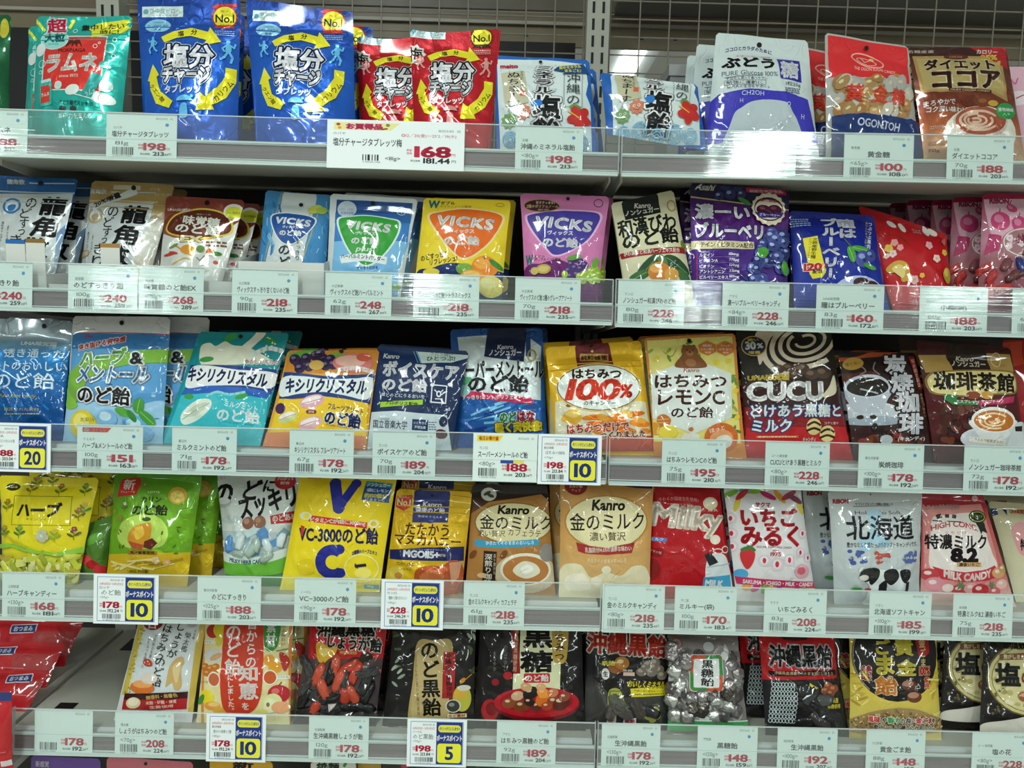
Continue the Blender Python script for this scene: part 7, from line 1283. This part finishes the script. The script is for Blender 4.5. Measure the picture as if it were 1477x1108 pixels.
for x, y, a, c in ((345, 670, 50, '8a4a2a'), (400, 620, 44, 'c9a882'), (430, 690, 54, '7a3a20'), (490, 600, 56, '1c120e'), (530, 690, 44, '5a2418'), (590, 640, 70, 'd86a1c'), (575, 600, 46, 'e8902e'), (650, 660, 50, '8a4426'), (700, 670, 64, '5c2416'), (640, 600, 40, 'c8744a'), (720, 630, 40, '8a4a30'), (480, 660, 40, '2a1810'), (560, 560, 34, 'd8a06a'), (460, 560, 40, 'c89a6a'), (600, 690, 40, 'a83a1c')): e += E(x, y, a, a*.72, c, r=rn.uniform(-30, 30))+E(x-a*.25, y-a*.28, a*.35, a*.2, 'e0b890')
pouch(4, J4, [(160, 30), (838, 30), (862, 840), (96, 840)], e, [(0, '1a1513'), (1, '15100f')], 'black packet with a red dish of sweets and white-green panel', back=.03, lean=20, group='black red-dish packets', **K5, behind=[(.004, .05, 0, 'black red-dish packet behind the front one')])
e = T('沖縄黒飴', 26, 240, 560, 148, 'b8321e', b=.04, o=('e0dcd4', .09), o2=('1a1614', .105), r=-3)
e += P([(-220, 470), (60, 488), (305, 472), (305, 600), (40, 606), (-90, 604)], '15130f')+P([(40, 548), (305, 530), (302, 600), (48, 606)], 'd8c81e')+T('おいしくミネラル', 160, 520, 270, 44, 'e9d82a', b=.04, o=('15120e', .12), it=.2, r=-2)+T('沖縄の海の恵みをうけた', 175, 566, 220, 14, '3a3410', r=-2)+LINES(180, 588, 220, 1, 8, '3a3410', 6, 3)
for x, y, a in ((120, 430, 40), (165, 380, 38), (215, 370, 42), (245, 420, 44), (190, 430, 44), (140, 400, 30), (205, 400, 36), (270, 460, 40)): e += E(x, y, a, a*.8, '7a6e60')+E(x-8, y-10, a*.5, a*.35, 'a8998a')
e += E(-60, 400, 56, 44, '8a4c1e')+E(-20, 370, 54, 42, 'a86a2c')+E(-30, 360, 24, 14, 'e6c48a')+E(-135, 445, 28, 40, 'd6d2cc')+T('生', -135, 445, 30, 36, '1c2430', b=.03)+T('黒飴', -115, 370, 90, 30, 'c9c03a', b=.05)+R(30, 445, 80, 26, 'd8b4a4')+T('黒糖', 20, 420, 70, 16, 'e0d8cc')+S([(-110, 560), (-30, 560), (0, 700), (-110, 700)], 'a3a04a')+FR(-60, 625, 90, 120, 5, '3a3a1c')+T('守', -60, 625, 60, 80, '3a3a1c', b=.03)+R(-90, 750, 66, 120, 'd8d4d0')+V('沖縄黒飴', -90, 750, 40, 110, 'c23a3a', b=.02)+R(40, 778, 90, 50, 'd8d4d0')+T('黒飴', 40, 778, 70, 34, 'c23a4a', b=.04)+FLOWER(200, 730, 60, '8a8a3c', '3a3a20')
pouch(4, J5, [(-262, 120), (312, 140), (306, 840), (-282, 840)], e, [(0, '2a2826'), (.4, '43413d'), (.55, '1d1c1c'), (1, '181614')], 'black packet with slanted red writing at the left of the right bay, bottom shelf', back=.036, lean=20, wr=1.5, group='black red-writing packets', candies=[([(-100, 640), (300, 620), (300, 770), (-120, 770)], 95, (18, 9, 5), ['3a3836', '4c4a44', '2a2928', '5a584c', '333'.ljust(6, '3')], 'film', 'wrapped_candy')], **K5, behind=[(-.012, .036, .004, 'black red-writing packet behind, left edge showing')])
e = []
rn = random.Random(21)
for k in range(60): e += E(rn.uniform(330, 850), rn.uniform(240, 770), rn.uniform(20, 50), rn.uniform(16, 40), rn.choice(['8f8d8b', 'b9b9b8', '6a6462', 'd3d5d5', '4a4442', 'a3a09c']), r=rn.uniform(0, 180))
e += E(370, 240, 38, 38, '9a4a3a')+E(370, 240, 31, 31, '8a8480')+T('飴', 370, 240, 40, 40, '9a3a2a')
F1_ = R(570, 440, 236, 258, 'dfe0dc', rad=30, r=1)
F2_ = R(570, 440, 228, 250, 'c8532e', rad=28, r=1)+P([(562, 318), (650, 318), (682, 340), (686, 455), (570, 445)], '2f8a44')+P([(458, 435), (570, 440), (580, 560), (480, 562), (458, 540)], '2f8a44')+R(570, 440, 178, 198, 'e3e5e6', rad=8, r=1)+V('黒糖飴', 575, 438, 84, 176, '141414', b=.025)
pouch(4, J5, [(318, 150), (804, 168), (884, 850), (312, 850)], e+E(0, 0, 1, 1, '000000')+F1_+F2_+P([(315, 765), (880, 785), (882, 850), (312, 850)], '3c9a54')+P([(315, 758), (880, 778), (880, 786), (315, 766)], 'e6e6e2'), [(0, '7a7472'), (.85, '8a8280'), (.95, '5a5048'), (1, '6a5c54')], 'clear packet of silver wrapped sweets with a red and green square label', back=.026, lean=19, wr=2., group='silver sweets packets', **K5,
      candies=[([(330, 250), (450, 250), (450, 580), (700, 580), (700, 280), (800, 260), (860, 770), (330, 770)], 84, (11, 11, 6), ['9a9694', '7f7a78', 'c4c4c3', '5f5957', 'a09c9a'], 'chrome', 'wrapped_candy')], behind=[(.004, .034, .002, 'silver sweets packet behind the front one')])
e = P([(955, 150), (1480, 150), (1500, 478), (975, 490)], 'b8181c')+P([(1110, 180), (1300, 180), (1290, 210), (1200, 222), (1125, 210)], '3a1210')+T('沖縄黒飴', 1238, 322, 440, 146, '141011', b=.035, o=('bfbcb8', .1), r=-1)+P([(1010, 425), (1490, 418), (1492, 456), (1015, 464)], '1a0f0f')+T('沖縄県産黒糖をそのまま飴にしました', 1258, 442, 420, 24, 'd8b48a', r=-1)
for i in range(9):
    for j in range(8):
        x, y = 1040+j*22-i*1.5, 520+i*32
        if y > 560 or j < 7: e += RING(x, y, 13, 17, 5, 'b9c4c6', n=8)
for x, y in ((1420, 530), (1460, 550), (1400, 560), (1440, 580)): e += E(x, y, 36, 28, '8a4a2a')+E(x-8, y-8, 16, 10, 'b87a52')
e += P([(1290, 505), (1350, 540), (1330, 560), (1285, 525)], 'c9b83a')+T('沖縄県産', 1450, 632, 96, 34, 'd8c83a', b=.03)+T('黒糖使用', 1465, 672, 96, 30, 'd8c83a', b=.03)
pouch(4, J5, [(950, 150), (1484, 150), (1590, 850), (1000, 850)], e, [(0, '191719'), (.6, '221e20'), (1, '8a1418')], 'black clear packet with red header and grey lattice strip on the bottom shelf', back=.03, lean=20, wr=1.8, group='red header black packets', **K5,
      candies=[([(1240, 520), (1400, 620), (1570, 720), (1580, 840), (1240, 840)], 110, (19, 10, 5), ['1f1d1e', '2c2a2b', '3a3638', '272526', '4a4648'], 'film', 'wrapped_candy')], behind=[(-.02, .036, .004, 'red header black packet behind, left edge showing'), (-.026, .07, 0, 'red header black packet at the back of its row')])
e = E(560, 320, 305, 318, '15110f')+E(560, 300, 290, 300, '1f1a17')+RING(560, 320, 300, 312, 6, '8a8684', a0=150, a1=230)+T('黄', 615, 262, 124, 112, 'e6d24a', b=.035, o=('2a1f10', .08))+T('金', 624, 400, 138, 108, 'e6d24a', b=.035, o=('2a1f10', .08))+T('ご', 468, 258, 96, 100, 'e6d24a', b=.04)+T('ま', 472, 384, 112, 124, 'e6d24a', b=.04)+T('飴', 478, 526, 148, 124, 'dc8a3a', b=.035, o=('f0e4c0', .06))
e += P([(700, 200), (800, 205), (800, 300), (760, 330), (715, 320)], 'a81a1e')+V('金ごま', 748, 300, 46, 190, 'e6c88a', b=.03)+T('100%', 758, 426, 82, 54, 'cf2a2a', b=.05, o=('f0e0b0', .1))+V('使用', 772, 510, 40, 80, 'cf2a2a', b=.04, o=('f0e0b0', .08))+V('美味', 345, 442, 66, 104, 'a8242c', b=.04, o=('f0e8dc', .08))
e += E(640, 525, 56, 40, '5c2e1c')+E(630, 512, 40, 22, 'a87a62')+E(676, 605, 54, 40, '6a3520')+E(668, 592, 40, 22, 'b5876c')
for k in range(26):
    rn = random.Random(k); x, y = rn.choice([(rn.uniform(260, 340), rn.uniform(430, 660)), (rn.uniform(770, 880), rn.uniform(420, 760))]); e += LEAF(x, y, 36, 7, rn.choice(['b0902a', 'c8a83a', 'e8d878']), r=rn.uniform(-70, 70))
e += S([(240, 780), (330, 730), (430, 700), (560, 680), (700, 695), (800, 730), (890, 770), (890, 860), (240, 860)], 'a8895c')
for k in range(220):
    rn = random.Random(k+900); x = rn.uniform(255, 880); y = rn.uniform(690+abs(x-560)*.22, 840); e += E(x, y, 9, 5, rn.choice(['8a6a42', 'd8bf92', '6a4c2e', 'c4a674']), r=rn.uniform(0, 180), n=7)
e += T('風味', 392, 756, 76, 40, 'd8504a', b=.05, o=('f0ead8', .12))+T('や', 462, 762, 36, 34, '2a2620', b=.04, o=('f0ead8', .12))+T('香り', 520, 760, 72, 40, '4a9a5a', b=.05, o=('f0ead8', .12))+T('の良い', 622, 762, 110, 36, '2a2620', b=.03, o=('f0ead8', .12))+T('金ごま', 735, 760, 110, 38, 'c83a4a', b=.05, o=('f0ead8', .12))+T('を', 802, 762, 26, 30, '2a2620', b=.03, o=('f0ead8', .12))+T('飴にたっぷり練り込みました。', 598, 806, 410, 32, '2a2620', b=.02, o=('f0ead8', .1))
pouch(4, J6, [(246, 130), (858, 140), (896, 850), (246, 850)], e, [(0, 'd8c46a'), (.5, 'd6bc46'), (1, 'd0b43e')], 'yellow sesame packet with a big black disc on the bottom shelf', back=.026, lean=19, group='yellow sesame packets', **K5, behind=[(-.017, .032, 0, 'yellow sesame packet behind, left edge showing')])
e = E(1490, 480, 292, 262, '6a5c2a')+E(1490, 480, 282, 252, 'd3c78c')+E(1490, 480, 262, 232, '8a7c3e')+E(1490, 480, 256, 226, 'd8cc96')
for k in range(60):
    rn = random.Random(k+70); a, q = rn.uniform(0, 6.28), rn.uniform(150, 225); e += E(1490+q*1.1*math.cos(a), 480+q*math.sin(a), 20, 16, rn.choice(['b8ac72', 'e8e0b8', 'a39858']))
e += T('UHA味覚糖', 1400, 256, 150, 40, '1c1812', b=.06)+P([(1285, 310), (1480, 300), (1480, 345), (1285, 352)], '7a4a20')+T('焦がしミルク', 1390, 328, 170, 32, 'eee0b4', b=.04)+T('塩', 1330, 450, 152, 150, '1a1614', b=.035)+T('の', 1450, 470, 60, 80, '8a2a1c', b=.03)+T('花', 1540, 450, 130, 150, '1a1614', b=.035)+E(1440, 600, 46, 36, '9a5a34')+E(1430, 590, 22, 14, 'd8a47c')+S([(1180, 800), (1300, 770), (1400, 750), (1500, 740), (1500, 860), (1180, 860)], 'd8d2c4')
for k in range(14):
    rn = random.Random(k+17); e += STAR(rn.uniform(1190, 1300), rn.uniform(520, 740), 14, 5, 4, '6a6238', r=rn.uniform(0, 90))+STAR(rn.uniform(1190, 1240), rn.uniform(220, 500), 9, 4, 4, '5a5230')
pouch(4, J6, [(1196, 150), (1800, 150), (1800, 850), (1160, 850)], e, '171414', 'black packet with a round cream plaque at the right end of the bottom shelf', back=.024, lean=18, group='black round-plaque packets', **K5, behind=[(-.046, .022, .002, 'black round-plaque packet second in its row, left part showing'), (-.064, .048, .004, 'black round-plaque packet at the back of its row')])
tag(4, J1, 232, 622, '', '', '', '178', '192', '24', 'price tag below the red snack packets at the left of the bottom rail', dot=False)
tag(4, J1, 772, 1166, '榮太樓', 'しょうがはちみつのど飴', '<70g>', '208', '224', '64', 'price tag reading 70g and 208 below the silver-white ginger packet', nw=80)
tag(4, J2, 640, 1040, '春日井製菓', '昔からの知恵のど飴', '<80g>', '178', '192', '24', 'bonus point card reading 10 below the cream fruit packet', kind='b', front=True)
tag(4, J3, 118, 520, '松屋製菓', '生沖縄黒糖しょうが飴', '120g', '178', '192', '24', 'price tag reading 120g and 178 below the red wrapped ginger sweets', nw=82)
tag(4, J3, 778, 1178, 'ノーベル', 'のど黒飴', '<90g>', '198', '213', '84', 'bonus point card reading 5 and 198 below the black tan-panel packet', kind='b', front=True, extra='5', nw=34)
tag(4, J4, 262, 660, 'アサヒ', 'はちみつ黒糖のど飴', '92g', '189', '204', '12', 'price tag reading 92g and 189 below the black red-dish packet', nw=80)
tag(4, J4, 966, 1360, '松屋製菓', '生沖縄黒飴', '<130g>', '178', '192', '24', 'price tag reading 130g and 178 below the slanted red writing packet', nw=54)
tag(4, J5, 514, 934, '竹製菓', '黒糖飴', '<120g>', '148', '159', '84', 'price tag reading 120g and 148 below the silver wrapped sweets', nw=34)
tag(4, J5, 1074, 1494, '海邦商事', '生沖縄黒飴', '<100g>', '192', '207', '36', 'price tag reading 192 below the red header black packet', nw=54)
tag(4, J6, 350, 764, '川口製菓', '黄金ごま飴', '88g', '148', '159', '84', 'price tag reading 88g and 148 below the yellow sesame packet', nw=52)
tag(4, J6, 1092, 1510, 'ユーハ味覚糖', '塩の花', '<80g>', '228', '246', '24', 'price tag reading 228 below the black round-plaque packet', nw=32)
# the packets below the lowest rail: only their tops are in the picture
def low(fr, q, els, base, label, bk=.03, **k): pouch(5, fr, q, els, base, label, fin='film', B=.012, back=bk, lean=8, seal=.12, **k)
low(J1, [(196, 1034), (660, 1058), (670, 1800), (170, 1800)], T('新感覚', 270, 1092, 90, 40, 'd8d0e6', b=.03), '6a4a9a', 'purple packet whose top shows below the bottom rail at the left')
low(J1, [(706, 1044), (1285, 1080), (1290, 1800), (690, 1800)], [], 'cf6a78', 'pink packet with a hang hole whose top shows below the bottom rail', hole=(966, 1092, 13))
low(J2, [(655, 1056), (1080, 1072), (1090, 1800), (650, 1800)], T('新', 880, 1095, 130, 60, '2a1a10', b=.04), 'd8a41c', 'amber packet with black writing whose top shows below the bottom rail')
low(J3, [(126, 1072), (430, 1078), (440, 1800), (120, 1800)], T('焼麺', 240, 1104, 150, 40, '1f3a24', b=.04)+L([(370, 1075), (350, 1108)], 20, '3a8a3a'), 'd8d4c4', 'pale packet with dark green writing whose top shows below the bottom rail')
low(J3, [(445, 1072), (600, 1078), (600, 1800), (440, 1800)], [], 'd0aa4a', 'narrow tan packet whose top shows below the bottom rail', bk=.06)
low(J3, [(610, 1082), (1240, 1092), (1240, 1800), (600, 1800)], R(900, 1096, 240, 14, 'b8a84a')+E(760, 1104, 30, 14, 'b83a5a'), '2c2420', 'dark packet with a yellow band whose top shows below the bottom rail')
